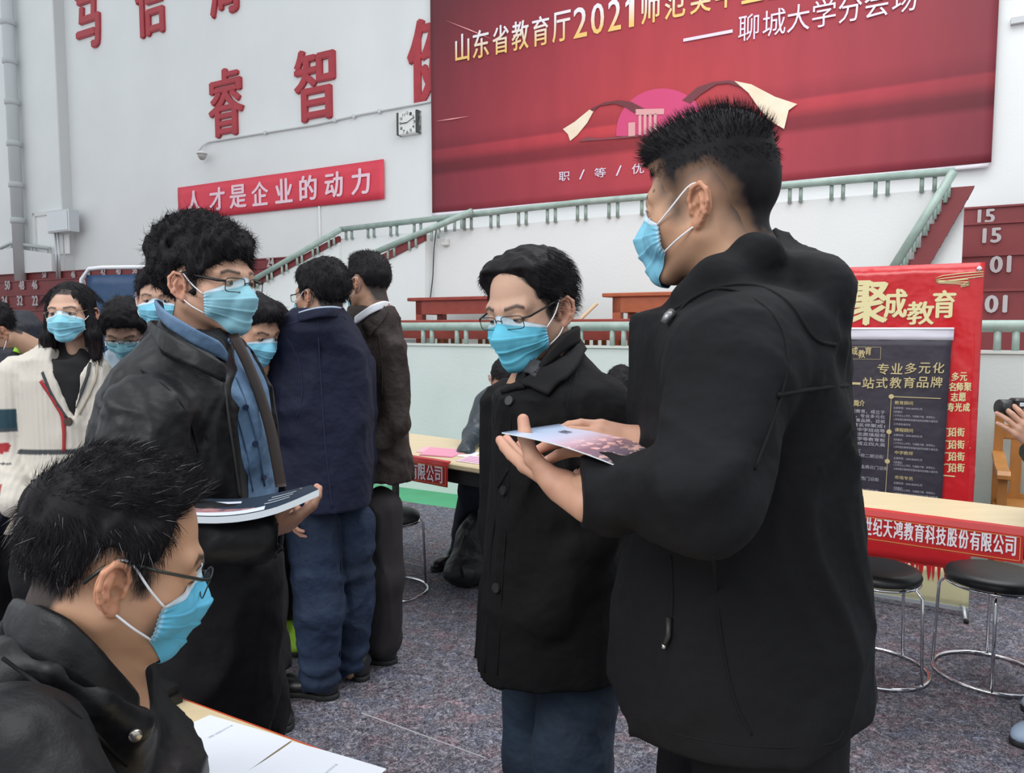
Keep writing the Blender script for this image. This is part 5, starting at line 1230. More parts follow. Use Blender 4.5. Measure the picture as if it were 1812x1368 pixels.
    shoe(b, (-.72, 1.59), (1, -.3), m=shoe_black); shoe(b, (-.76, 1.82), (1, .1), m=shoe_black)
    b.done()
leather_man()
# the catalogue in his hand, bent like a thick magazine
near = crom([pt(300, 905, 1.320), pt(350, 914, 1.320), pt(420, 912, 1.320), pt(490, 897, 1.320), pt(564, 866, 1.320)], 4); far = crom([pt(300, 872, 1.470), pt(350, 881, 1.470), pt(430, 882, 1.470), pt(495, 871, 1.470), pt(552, 858, 1.470)], 4)
near[:, 2] += 0; 
def bk(a, b):
    t = a * (len(near) - 1); i = min(int(t), len(near) - 2); f = t - i; p = near[i] * (1 - f) + near[i + 1] * f; q = far[i] * (1 - f) + far[i + 1] * f; return p * (1 - b) + q * b
page_edge = mat('page_edges', (.62, .68, .74), .6); cover_m = mat('navy_cover', (.022, .034, .055), .35, spec=.5)
o = sheet('catalogue', bk, 24, 6, .012, cover_m, None, page_edge); tag(o, 'thick navy softcover catalogue bending in the hand of the leather-jacket man', 'catalogue')
pink_city = mat('pink_city_print', (.50, .24, .24), .4, var=.8, vscale=60, col2=(.08, .07, .10)); pale_p = mat('pale_print', (.62, .66, .76), .4)
up1 = lambda a, b, k: tuple(bk(a, b) + np.array((0, 0, k)))
MB().grid(lambda i, j: up1(.05 + .55 * i, .04 + (.50 - .25 * i) * j, .0008), 16, 4).build('cover_picture', pink_city, o, True)
MB().grid(lambda i, j: up1(.05 + .62 * i, .015 + (.12 + .10 * i) * j, .0012), 16, 3).build('cover_strip', pale_p, o, True)
MB().grid(lambda i, j: up1(.34 + .16 * i, .66 + .12 * j, .0010), 6, 1).build('cover_strip', pale_p, o, True)
for k in range(3): MB().grid(lambda i, j: up1(.66 + .02 * k + .16 * i, .34 + .16 * k + .06 * j, .0010), 6, 1).build('cover_strip', mat('grey_print', (.32, .36, .42), .4), o, True)

# ================================================================ the seated man in front
def seated_man():
    b = Body('person', (-.5, .78, 0), 'seated man in front, greying hair, glasses and black leather jacket, nearest the camera')
    yaw, pitch = 56, -18
    pos = anchor(196, 1046, .80, EAR_R, yaw, pitch, 0, 1.0)
    hl = [(.130, .140), (.095, .116), (.072, .104), (.049, .086), (.037, .058), (.033, .026), (.031, .000), (.026, -.022), (.014, -.024), (.010, .004), (-.004, .032), (-.024, .032), (-.040, .010), (-.044, -.020), (-.056, -.060), (-.074, -.088), (-.16, -.09), (-.17, .25), (.18, .25), (.18, .100)]
    b.head(pos, yaw, pitch, h=.0021, skin=(0.55, 0.315, 0.20), hairline=hl, fade=.012, look=-.003, open=.5, fw=1.02, neck=(0, .030, -.20), nr=.058, hbox=((-.13, -.17, -.14), (.13, .18, .19)))
    vol = lambda P: smin(ell(P, (0, -.012, .044), (.084, .101, .092)), ell(P, (0, .046, .084), (.060, .052, .030)), .03)
    def cmb(p, g): return np.stack([p[:, 0] * 3, np.where(p[:, 2] > .05, .55, .05), np.where(p[:, 2] > .07, np.where(p[:, 1] > .03, .55, .10), -.6)], -1)
    b.hair(vol, hl, n=16000, ln=(.010, .026), comb=cmb, spread=.15, grey=.04, rad=.00032, rough=.004, cut=.007, bend=.55, lift=.32, h=.003, seed=21)
    b.mask(col=(.13, .50, .74), side=64, seed=9)
    b.glasses(gun_metal, 'round', .024, .0185, y=.108, z0=-.003, rim=.0009, arm=.0018)
    S, E, Wr = pt(10, 1360, .66), pt(190, 1640, .62), pt(330, 1560, .80)
    S2, E2 = pt(120, 1310, 1.0), pt(300, 1500, 1.0)
    NB = [pt(110, 1115, .965), pt(40, 1120, .955), pt(2, 1128, .89), pt(30, 1150, .80), pt(98, 1182, .775), pt(172, 1228, .785), pt(240, 1272, .83), pt(200, 1290, .88), pt(170, 1220, .95)]
    J = RW(.88, [(1120, 20, 160, .06, .03), (1150, -10, 190, .09, .02), (1190, -45, 212, .14), (1230, -80, 226, .17), (1290, -110, 232, .19), (1350, -130, 262, .20), (1420, -140, 320, .22), (1600, -150, 330, .21), (1900, -160, 320, .20)])
    def fn(P):
        d = rings(P, J, 2.2); d = smin(d, chain(P, [S, E, Wr], [.075, .060, .05], .03), .03); d = smin(d, chain(P, [S2, E2], [.066, .055], .03), .03)
        d = smin(d, chain(P, [q + np.array((0, 0, -.004)) for q in NB], [.013] * len(NB), .01), .02)
        d = smin(d, chain(P, [pt(-20, 1185, .88), pt(40, 1215, .81), pt(120, 1265, .82), pt(195, 1325, .86)], [.045, .045, .045, .045], .02), .03)
        d = smax(d, -cap(P, pt(118, 1110, .875), pt(150, 1000, .86), .060), .012)
        d = smax(d, -cap(P, Wr, Wr + (Wr - E) * .4, .042), .006)
        return d
    c = Cloth(b, 'leather_jacket', fn, (-.85, .42, .55), (-.20, 1.12, 1.20), .006, leather, lambda P: wrinkle(P, .010, 9.0, 61, (1, 1, .6)))
    nb = NB[:7]
    vs, fs = band(nb, [(0, -.2, 1), (.25, -.15, 1), (.35, .0, 1), (.3, .15, 1), (.2, .2, 1), (.15, .15, 1), (.1, .1, 1)], [.046, .050, .052, .052, .050, .044, .030], .011, fold=-.004, sub=6)
    mk('collar', vs, fs, leather, c.o, True)
    c.seam('collar_seam', [(5, 1165), (60, 1205), (130, 1262), (190, 1320), (225, 1355)], .0022, trim_black, c.o)
    p, n = c.hit(238, 1300, .001); MB().tube([tuple(p), tuple(p + n * .004), tuple(p + n * .0055)], [.0075, .007, .004], 18).build('snap_button', mat('snap_metal', (.45, .42, .38), .25, .9), c.o, True)
    place_hand(b, Wr, (.6, .75, -.1), (0, .1, 1), left=False, h=.003)
    hp = np.array((-.52, .80, .52)); 
    k1, k2 = np.array((-.12, .78, .56)), np.array((-.14, 1.0, .56)); a1, a2 = np.array((-.10, .80, .09)), np.array((-.10, 1.0, .09))
    b.bulk([([pos + np.array((-.03, .0, -.15)), (-.53, .88, .85), hp], [.045, .09, .12]), ([S * .3 + E * .7, E, Wr], [.035, .04, .027]), ([hp + (0, -.08, 0), k1, a1], [.07, .055, .035]), ([hp + (0, .1, 0), k2, a2], [.07, .055, .035])])
    def leg(P): d = smin(chain(P, [hp + np.array((0, -.08, .0)), k1, a1], [.10, .08, .065], .03), chain(P, [hp + np.array((0, .1, 0)), k2, a2], [.10, .08, .065], .03), .02); return np.maximum(d, .05 - P[:, 2])
    Cloth(b, 'trousers', leg, (-.70, .55, 0), (.05, 1.16, .70), .012, trouser, lambda P: wrinkle(P, .010, 7.0, 71))
    shoe(b, (-.15, .80), (1, -.05), m=shoe_black); shoe(b, (-.15, 1.0), (1, .05), m=shoe_black)
    b.done()
seated_man()
st_ = thing('stool', (-.5, .8, 0), 'round stool carrying the seated man in front, mostly below the frame', 'stool')
MB().lathe(-.5, .8, [(.15, .38), (.165, .39), (.165, .415), (.15, .425)]).build('seat', mat('black_vinyl', (.014, .014, .015), .4, bump=.2, bscale=200), st_, True)
for k in range(4): a = math.pi / 2 * k + .4; MB().tube([(-.5 + .13 * math.cos(a), .8 + .13 * math.sin(a), .39), (-.5 + .19 * math.cos(a), .8 + .19 * math.sin(a), .01)], .009, 8).build('leg', chrome, st_, True)

# ================================================================ navy blazer and brown jacket, seen from behind
def blazer_man():
    b = Body('person', (-.73, 2.9, 0), 'man in navy blazer and blue jeans seen from behind, mask and glasses')
    yaw, pitch = -62, -3
    pos = anchor(545, 529, 2.76, EAR_L, yaw, pitch)
    hl = [(x, z - .008) if x < -.04 else (x, z) for x, z in HAIRLINE]
    b.head(pos, yaw, pitch, h=.004, skin=(0.46, 0.265, 0.18), hairline=hl, fw=1.06, nr=.064, neck=(0, -.045, -.17))
    vol = lambda P: smin(smin(ell(P, (0, -.018, .045), (.088, .108, .092)), ell(P, (0, .045, .085), (.060, .055, .034)), .03), ell(P, (0, -.03, .105), (.055, .06, .035)), .03)
    b.hair(vol, hl, n=3500, ln=(.012, .028), comb=lambda p, g: np.stack([p[:, 0] * 4, -.3 + 0 * p[:, 0], -.4 + 0 * p[:, 0]], -1), spread=.18, rad=.0008, rough=.004, cut=.008, bend=.75, lift=.2, h=.005, seed=31)
    b.mask(side=60); b.glasses(black_metal, 'rect', .025, .014, y=.108, rim=.0012, arm=.0016)
    S, E, Wr = pt(508, 650, 2.84), pt(500, 790, 2.82), pt(516, 880, 2.76)
    S2, E2, Wr2 = pt(632, 650, 2.95), pt(640, 800, 3.0), pt(636, 890, 3.0)
    J = RW(2.86, [(546, 522, 604, .075, -.05), (560, 510, 616, .12, -.03), (585, 498, 632, .15, -.01), (620, 487, 648, .13), (680, 482, 654, .135), (760, 488, 656, .135), (840, 496, 656, .14), (905, 505, 655, .15)])
    def fn(P):
        d = rings(P, J, 2.4); d = smin(d, chain(P, [S, E, Wr], [.075, .062, .055], .03), .02); d = smin(d, chain(P, [S2, E2, Wr2], [.075, .06, .052], .03), .02)
        d = smax(d, -cap(P, pt(556, 530, 2.88), pt(552, 480, 2.88), .062), .01); d = smax(d, -cap(P, Wr, Wr + (Wr - E) * .5, .045), .006); return smax(d, pt(580, 905, 2.75)[2] - P[:, 2], .006)
    def disp(P): e = np.linalg.norm(P - E, axis=1); return wrinkle(P, .010, 6.5, 81, (1, 1, .5)) + .006 * np.sin(((P - E) @ np.array((.3, .2, -.9))) * 75 + 5 * vnoise(P, 9)) * np.exp(-(e / .12) ** 2)
    c = Cloth(b, 'blazer', fn, (-1.05, 2.62, .68), (-.45, 3.15, 1.52), .009, navy, disp)
    c.seam('back_seam', [(562, 565), (566, 640), (572, 740), (580, 830), (588, 900)], .003, mat('navy_seam', (.006, .01, .04), .8), c.o)
    c.seam('collar_seam', [(510, 575), (550, 562), (600, 558), (612, 566)], .003, MATS['navy_seam'], c.o)
    c.seam('armhole_seam', [(508, 600), (530, 640), (535, 700), (525, 740)], .0025, MATS['navy_seam'], c.o)
    nb = [pt(512, 568, 2.80), pt(530, 560, 2.725), pt(560, 552, 2.70), pt(590, 550, 2.73), pt(606, 552, 2.83)]
    vs, fs = band(nb, (0, .1, 1), .017, .010); mk('shirt_collar', vs, fs, mat('pale_blue_shirt', (.34, .42, .54), .7), c.o, True)
    nb = [p + np.array((0, -.012, -.022)) for p in nb]; vs, fs = band(nb, (0, .12, 1), .034, .014); mk('collar', vs, fs, navy, c.o, True)
    h1, h2 = pt(552, 930, 2.85), pt(618, 930, 2.95); k1, k2 = pt(566, 1080, 2.82), pt(624, 1070, 2.98); a1, a2 = pt(564, 1203, 2.84), pt(622, 1185, 3.0)
    def leg(P): d = smin(chain(P, [h1, k1, a1], [.106, .086, .074], .04), chain(P, [h2, k2, a2], [.098, .082, .066], .04), .012); return np.maximum(d, .035 - P[:, 2])
    def dl(P): return wrinkle(P, .012, 9.0, 91) + .006 * np.sin(P[:, 2] * 95 + 6 * vnoise(P, 8)) * np.exp(-((P[:, 2] - .10) / .10) ** 2) + .004 * np.sin(P[:, 2] * 70 + 6 * vnoise(P, 8)) * np.exp(-((P[:, 2] - .48) / .10) ** 2)
    t = Cloth(b, 'jeans', leg, (-1.0, 2.6, 0), (-.42, 3.15, .92), .009, jeans, dl)
    t.seam('side_seam', [(600, 930), (606, 1060), (600, 1190)], .003, mat('jeans_thread', (.01, .02, .05), .8), t.o)
    place_hand(b, Wr, (.0, -.1, -1), (-.9, -.3, 0), left=True, h=.004); place_hand(b, Wr2, (0, .1, -1), (.9, 0, 0), left=False, h=.004)
    b.bulk([([pos + (0, .03, -.14), (-.72, 2.9, 1.15), (-.72, 2.9, .85)], [.05, .08, .09]), ([S, E, Wr], [.04, .035, .026]), ([S2, E2, Wr2], [.04, .035, .026]), ([h1, k1, a1], [.06, .05, .04]), ([h2, k2, a2], [.06, .05, .04])])
    shoe(b, (-.68, 2.83), (-.9, .25), L=.28, m=shoe_black); shoe(b, (-.60, 2.97), (-.55, .75), L=.28, m=shoe_black)
    b.done()
blazer_man()
def brown_man():
    b = Body('person', (-.58, 3.2, 0), 'man in brown jacket and dark trousers seen from behind, right of the blazer man')
    yaw, pitch = -58, -4
    pos = anchor(630, 505, 3.06, EAR_L, yaw, pitch)
    hl = [(.120, .110), (.093, .070), (.072, .062), (.056, .042), (.044, .018), (.032, .004), (.026, -.022), (.014, -.022), (.010, .004), (-.004, .030), (-.024, .030), (-.038, .010), (-.042, -.020), (-.050, -.055), (-.070, -.095), (-.16, -.10), (-.17, .25), (.18, .25), (.18, .110)]
    b.head(pos, yaw, pitch, h=.004, skin=(0.45, 0.26, 0.18), hairline=hl, fade=.02, neck=(0, -.05, -.20), nr=.060)
    vol = lambda P: smin(ell(P, (0, -.012, .038), (.0805, .100, .0905)), ell(P, (0, .02, .100), (.052, .062, .030)), .03)
    b.hair(vol, hl, n=3500, ln=(.006, .018), comb=lambda p, g: np.stack([p[:, 0] * 3, .3 + 0 * p[:, 0], np.where(p[:, 2] > .05, .3, -.6)], -1), spread=.2, rad=.0007, rough=.003, cut=.010, bend=.4, lift=.35, h=.005, seed=41)
    b.mask(side=60)
    S, E, Wr = pt(690, 620, 3.08), pt(700, 750, 3.06), pt(640, 800, 3.02)
    S2, E2 = pt(605, 620, 3.3), pt(600, 760, 3.3)
    J = RW(3.16, [(544, 620, 694, .075, -.05), (562, 608, 706, .11, -.03), (590, 598, 712, .14, -.01), (640, 592, 716, .13), (720, 594, 720, .135), (800, 596, 726, .14), (860, 598, 732, .15)])
    def fn(P):
        d = rings(P, J, 2.3); d = smin(d, chain(P, [S, E, Wr], [.072, .060, .05], .03), .02); d = smin(d, chain(P, [S2, E2], [.07, .06], .03), .02)
        d = smax(d, -cap(P, pt(644, 538, 3.16), pt(640, 480, 3.16), .060), .01); d = smax(d, -cap(P, Wr, Wr + (Wr - E) * .5, .042), .006); return smax(d, pt(700, 856, 3.06)[2] - P[:, 2], .006)
    c = Cloth(b, 'brown_jacket', fn, (-.95, 2.9, .75), (-.32, 3.48, 1.53), .009, brown, lambda P: wrinkle(P, .013, 8.0, 101, (1, 1, .45)))
    c.seam('armhole_seam', [(668, 585), (676, 640), (676, 700)], .003, mat('brown_seam', (.02, .012, .01), .8), c.o)
    c.patch('jacket_collar', [(672, 540), (682, 548), (686, 556)], [(640, 575), (648, 588), (652, 600)], brown, c.o, .014, .010)
    nb = [pt(614, 585, 3.06), pt(632, 572, 3.01), pt(655, 556, 3.0), pt(676, 546, 3.04), pt(688, 545, 3.13)]
    vs, fs = band(nb, (.1, .1, 1), [.03, .036, .036, .03, .025], .010); mk('shirt_collar', vs, fs, shirt_white, c.o, True)
    h1, h2 = pt(676, 900, 3.1), pt(640, 900, 3.28); k1, k2 = pt(680, 1020, 3.1), pt(645, 1020, 3.3); a1, a2 = pt(677, 1128, 3.14), pt(640, 1110, 3.35)
    def leg(P): d = smin(chain(P, [h1, k1, a1], [.088, .080, .084], .04), chain(P, [h2, k2, a2], [.09, .08, .08], .04), .012); return np.maximum(d, .04 - P[:, 2])
    Cloth(b, 'trousers', leg, (-.9, 2.9, 0), (-.32, 3.55, .92), .010, mat('charcoal_trousers', (.018, .014, .016), .8), lambda P: wrinkle(P, .010, 8.0, 111))
    place_hand(b, Wr - (Wr - E) * .3, (-.1, -.1, -1), (.8, -.5, 0), left=False, h=.004)
    b.bulk([([pos + (0, .03, -.14), (-.62, 3.18, 1.15), (-.62, 3.18, .85)], [.05, .08, .09]), ([S, E, Wr - (Wr - E) * .2], [.04, .035, .026]), ([h1, k1, a1], [.06, .05, .04]), ([h2, k2, a2], [.06, .05, .04])])
    shoe(b, (-.50, 3.14), (-.97, .15), L=.27, m=shoe_black); shoe(b, (-.60, 3.34), (-.8, .5), L=.27, m=shoe_black)
    b.done()
brown_man()
# ================================================================ the background crowd
def cardigan_woman():
    b = Body('person', (-1.70, 2.85, 0), 'woman with long black hair in cream striped cardigan, gold-rimmed glasses, facing the camera')
    yaw, pitch = 174, -2
    pos = anchor(107, 556, 2.76, (0, .09, 0), yaw, pitch, 2, .93)
    hl = [(.130, .100), (.090, .084), (.070, .072), (.050, .030), (.036, -.010), (.030, -.060), (-.16, -.085), (-.17, .25), (.18, .25), (.18, .100)]
    b.head(pos, yaw, pitch, 2, .93, h=.0032, skin=(0.56, 0.345, 0.255), hairline=hl, open=1.0, look=0, fw=.94, nr=.046, neck=(0, -.045, -.20))
    # long hair parted in the middle, falling on the shoulders; strands run along the falls
    def vol(P):
        A = P.copy(); A[:, 0] = np.abs(A[:, 0])
        d = ell(A, (0, -.020, .040), (.081, .099, .090)); d = smin(d, cap(A, (.064, .010, .050), (.084, .022, -.10), .020, .030), .03)
        d = smin(d, chain(A, [(.084, .022, -.10), (.092, .034, -.20)], [.030, .020], .02), .02)
        d = smin(d, chain(P, [(.088, .036, -.18), (.076, .070, -.25), (.058, .085, -.31)], [.024, .020, .006], .02), .02)
        d = smin(d, ell(A, (0, -.065, -.09), (.080, .045, .14)), .03)
        face = ell(A, (0, .090, -.005), (.060, .080, .092)); d = smax(d, -face, .006)
        part = cap(P, (.0, .09, .105), (.0, .0, .140), .004); return smax(d, -part, .005)
    hx_ = (-.16, -.16, -.36), (.16, .17, .16)
    gro = np.array((1, 1, .10), np.float32)
    V, Fc = mesh_sdf(vol, *hx_, .0045, lambda P: (vnoise(P * gro, 160.0, 3) - .5) * .010)
    cols = np.tile(np.array(HC), (len(V), 1)) * (.6 + .9 * vnoise((V * gro).astype(np.float32), 190.0)[:, None]); cols[V[:, 2] < -.12] *= (1.8, 1.15, 1.1)
    rs_ = np.random.RandomState(3); i_ = rs_.randint(0, len(V), 2200); sv = None
    p_ = V[i_]; sg = np.sign(p_[:, 0] + 1e-6); dn = np.stack([sg * np.where(p_[:, 2] > .06, .9, .08), np.where(p_[:, 2] > .06, .1, .10), np.where(p_[:, 2] > .06, -.55, -1.0)], -1) + rs_.randn(len(p_), 3) * .06
    L_ = rs_.uniform(.03, .08, len(p_)); strands = MB()
    for p, d_, l_ in zip(p_, dn, L_):
        if abs(p[0]) < .004: continue
        q = [p, p + d_ * l_ * .5 + (0, 0, -.004), p + d_ * l_ * .8 + (0, 0, -l_ * .3)]; strands.tube([tuple(v) for v in q], [.0008, .0007, .0002], 3, cap=False)
    SV = np.array(strands.v); SF = np.array(strands.f); SC_ = np.tile(np.array(HC), (len(SV), 1)) * 1.3
    mk('long_hair', b.hw(np.concatenate([V, SV])), np.concatenate([Fc, SF + len(V)]), hair_m, b.root, True, np.concatenate([cols, SC_]))
    b.mask(col=(.24, .56, .70), side=60, seed=13, loops=True); b.glasses(gold_metal, 'round', .025, .020, y=.102, z0=-.006, rim=.0007, arm=.0010)
    S, E, Wr = pt(28, 660, 2.82), pt(14, 800, 2.80), pt(26, 885, 2.70)
    S2, E2, Wr2 = pt(168, 660, 2.86), pt(190, 790, 2.84), pt(180, 880, 2.75)
    J = RW(2.86, [(606, 78, 140, .05), (618, 60, 158, .07), (635, 34, 176, .095), (670, 28, 184, .11), (740, 36, 176, .11), (790, 40, 172, .11), (850, 34, 180, .12), (900, 30, 184, .125), (935, 28, 186, .125)])
    vx, vz = pt(122, 742, 2.75)[0], pt(122, 742, 2.75)[2]; tz = pt(110, 600, 2.75)[2]; lx, rx = pt(70, 600, 2.75)[0], pt(146, 600, 2.75)[0]
    op = [(lx, tz + .1), (lx, tz), (vx, vz), (rx, tz), (rx, tz + .1)]
    def fn(P):
        d = rings(P, J, 2.4); d = smin(d, chain(P, [S, E, Wr], [.062, .060, .058], .03), .015); d = smin(d, chain(P, [S2, E2, Wr2], [.062, .056, .055], .03), .02)
        d = smax(d, -cap(P, pt(110, 596, 2.86), pt(110, 540, 2.86), .055), .01)
        d = smax(d, -np.maximum(poly2(P[:, 0], P[:, 2], op), P[:, 1] - 2.86), .008); return smax(d, pt(107, 930, 2.75)[2] - P[:, 2], .005)
    def disp(P): return wrinkle(P, .006, 8.0, 121, (1, 1, .5)) + .0014 * np.sin(P[:, 0] * 330) * (np.abs(P[:, 0] - J[0][1]) < .19)
    V, Fc = mesh_sdf(fn, (-2.08, 2.55, .62), (-1.40, 3.05, 1.46), .0065, disp)
    cream_ = np.array((.58, .54, .48)); C = np.tile(cream_, (len(V), 1)); z = V[:, 2]; zp = lambda y: pt(10, y, 2.8)[2]
    arm = (chain(V.astype(np.float32), [S, E, Wr], [.062, .060, .058]) < .012) & (V[:, 0] < pt(38, 700, 2.8)[0])
    def bnd(y0, y1, col, wav=0, freq=0):
        m = arm & (z < zp(y0) + wav * np.abs(np.mod(V[:, 0] * freq, 1) - .5)) & (z > zp(y1)); C[m] = col
    bnd(722, 757, (.012, .045, .065)); bnd(757, 762, (.05, .06, .07), .012, 45); bnd(812, 815, (.10, .10, .10)); bnd(845, 849, (.30, .08, .06)); bnd(851, 866, (.30, .03, .03), .016, 40); bnd(860, 905, (.035, .015, .018), .016, 40)
    fl = np.sqrt((V[:, 0] - pt(2, 788, 2.73)[0]) ** 2 + (z - zp(788)) ** 2); C[arm & (fl < .020) & (V[:, 1] < 2.8)] = (.32, .025, .03)
    hp_ = (~arm) & (z < pt(107, 797, 2.75)[2]) & (z > pt(107, 804, 2.75)[2]); C[hp_] = (.05, .055, .06)
    knit = mat('cream_knit', (.6, .56, .5), .9, attr=True, bump=.5, bscale=300, sheen=.1)
    kc = mk('cardigan', V, Fc, knit, b.root, True, C)
    c = Cloth.__new__(Cloth); c.fn = fn; c.V = V; c.o = kc; c.bvh = BVHTree.FromPolygons([tuple(v) for v in V], [tuple(int(i) for i in f) for f in Fc])
    stripe = mat('charcoal_knit_stripe', (.045, .05, .055), .9); redk = mat('red_knit_stripe', (.34, .03, .035), .9); tan = mat('tan_knit_stripe', (.42, .36, .29), .9)
    c.patch('stripe', [(73, 660), (90, 700), (117, 742)], [(77, 657), (94, 698), (121, 740)], stripe, kc, .003, .004, 2)
    c.patch('stripe', [(156, 622), (153, 662), (128, 726)], [(161, 622), (158, 664), (132, 730)], stripe, kc, .006, .004, 2)
    c.patch('stripe', [(170, 630), (167, 672), (138, 732)], [(173, 630), (170, 674), (141, 735)], tan, kc, .005, .003, 2)
    c.patch('red_stripe', [(70, 676), (92, 710), (109, 745), (110, 800)], [(75, 672), (97, 708), (115, 742), (116, 800)], redk, kc, .003, .004, 2)
    p, n = c.hit(122, 746, .002); MB().tube([tuple(p), tuple(p + n * .006)], [.016, .014], 16).build('button', mat('tortoise_button', (.05, .03, .02), .3), kc)
    def tee(P):
        d = rings(P, [(z_, x, y, rx_ - .012, ry - .012) for z_, x, y, rx_, ry in J], 2.4); d = smin(d, chain(P, [pt(110, 655, 2.86), pt(110, 640, 2.86)], [.10, .075], .02), .02)
        d = smax(d, -cap(P, pt(110, 612, 2.80), pt(110, 560, 2.80), .056), .006); return np.maximum(d, .9 - P[:, 2])
    Cloth(b, 'black_top', tee, (-1.98, 2.65, .9), (-1.45, 3.05, 1.44), .008, mat('black_knit', (.006, .006, .008), .85), lambda P: wrinkle(P, .006, 8.0, 131))
    h1, h2 = np.array((-1.77, 2.86, .85)), np.array((-1.62, 2.86, .85)); k1, k2 = np.array((-1.78, 2.83, .48)), np.array((-1.62, 2.83, .48)); a1, a2 = np.array((-1.78, 2.86, .08)), np.array((-1.62, 2.86, .08))
    def leg(P): d = smin(chain(P, [h1, k1, a1], [.125, .11, .10], .04), chain(P, [h2, k2, a2], [.125, .11, .10], .04), .04); return np.maximum(d, .06 - P[:, 2])
    Cloth(b, 'wide_trousers', leg, (-1.98, 2.65, 0), (-1.42, 3.05, .95), .012, trouser, lambda P: wrinkle(P, .010, 8.0, 141))
    place_hand(b, Wr + (0, 0, -.01), (.35, -.2, -.9), (-.25, -.95, .1), left=False, curl=(.3, .5, .5), thumb=(.5, .6), h=.003, col=1.08)
    place_hand(b, Wr2, (-.4, -.6, -.6), (.3, -.7, .4), left=True, h=.004)
    b.bulk([([pos + (0, .04, -.16), (-1.70, 2.87, 1.15), (-1.70, 2.87, .85)], [.04, .06, .08]), ([S, E, Wr], [.035, .03, .024]), ([S2, E2, Wr2], [.035, .03, .024]), ([h1, k1, a1], [.06, .05, .035]), ([h2, k2, a2], [.06, .05, .035])], col=(.56, .345, .255))
    shoe(b, (-1.78, 2.88), (-.1, -1), L=.24, W=.042, m=mat('pale_grey_shoe', (.5, .49, .47), .6)); shoe(b, (-1.62, 2.88), (.1, -1), L=.24, W=.042, m=MATS['pale_grey_shoe'])
    b.done()
    # the phone in her hand
    o = MB(); q0 = pt(38, 915, 2.66)
    fr = lambda x, y, z_: tuple(q0 + np.array((x * .86 + z_ * .5, -y, -x * .5 * 0 + z_ * .86)))
    o.fr = fr; o.box(-.036, .036, -.004, .004, -.075, .075, .003); ph = o.build('mobile_phone', mat('phone_case_tan', (.42, .36, .30), .5)); tag(ph, 'tan-cased mobile phone in the cardigan woman\'s hand', 'phone')
cardigan_woman()

def simple_person(name_label, foot, headspec, hairspec, cloth_rows, d, cm, arms=(), legs=None, shoes=None, hands=(), maskcol=(.2, .52, .68), glass=None, hem=None, cname='jacket', nex=2.3, seed=200, bulk=None, cut=None, tm_=None, extra=None):
    b = Body('person', foot, name_label)
    hs = dict(headspec); pos = hs.pop('pos'); yaw = hs.pop('yaw'); pitch = hs.pop('pitch', 0); roll = hs.pop('roll', 0); sc = hs.pop('sc', 1.0)
    b.head(pos, yaw, pitch, roll, sc, h=.0045, **hs)
    vol = hairspec.get('vol') or (lambda P: smin(ell(P, (0, -.018, .044), (.086, .106, .093)), ell(P, (0, .035, .090), (.056, .060, .034)), .03))
    b.hair(vol, None, n=hairspec.get('n', 2000), ln=hairspec.get('ln', (.012, .03)), comb=lambda p, g: np.stack([p[:, 0] * 4, .1 + 0 * p[:, 0], -.5 + 0 * p[:, 0]], -1), spread=.2, rad=.0008, rough=.004, cut=.008, bend=.7, lift=.22, h=.0055, seed=seed)
    if maskcol is not None: b.mask(col=maskcol, side=62, seed=seed % 7)
    if glass: b.glasses(glass, 'round', .024, .018, y=.106, rim=.0012)
    J = RW(d, cloth_rows); A_ = [(a, r) for a, r in arms]
    def fn(P):
        q = rings(P, J, nex)
        for a, r in A_: q = smin(q, chain(P, a, r, .03), .025)
        if cut: q = smax(q, -cap(P, *cut), .01)
        if extra: q = extra(P, q)
        return q if hem is None else smax(q, hem - P[:, 2], .006)
    allp = np.array([(x - rx, y - ry, z) for z, x, y, rx, ry in J] + [(x + rx, y + ry, z) for z, x, y, rx, ry in J] + [tuple(p) for a, r in A_ for p in a])
    c = Cloth(b, cname, fn, allp.min(0) - .12, allp.max(0) + .12, .010, cm, lambda P: wrinkle(P, .012, 8.0, seed))
    ch = [([pos + (0, .03, -.13), tuple(np.array((J[2][1], J[2][2], J[2][0] - .12)))], [.045, .06])]
    if legs is not None:
        def leg(P):
            q = None
            for a, r in legs: e = chain(P, a, r, .04); q = e if q is None else smin(q, e, .012)
            return np.maximum(q, .04 - P[:, 2])
        lp = np.array([p for a, r in legs for p in a]); Cloth(b, 'trousers', leg, lp.min(0) - .14, lp.max(0) + .14, .012, tm_ or trouser, lambda P: wrinkle(P, .012, 8.0, seed + 3))
        ch += [(a, [q * .5 for q in r]) for a, r in legs]
    ch += [(a, [q * .55 for q in r]) for a, r in A_]
    b.bulk(ch)
    for (w_, f_, bk_, lf_) in hands: place_hand(b, w_, f_, bk_, left=lf_, curl=(.35, .4, .35), h=.0035)
    if shoes:
        for (h_, dr, m_) in shoes: shoe(b, h_, dr, m=m_)
    b.done(); return b, c
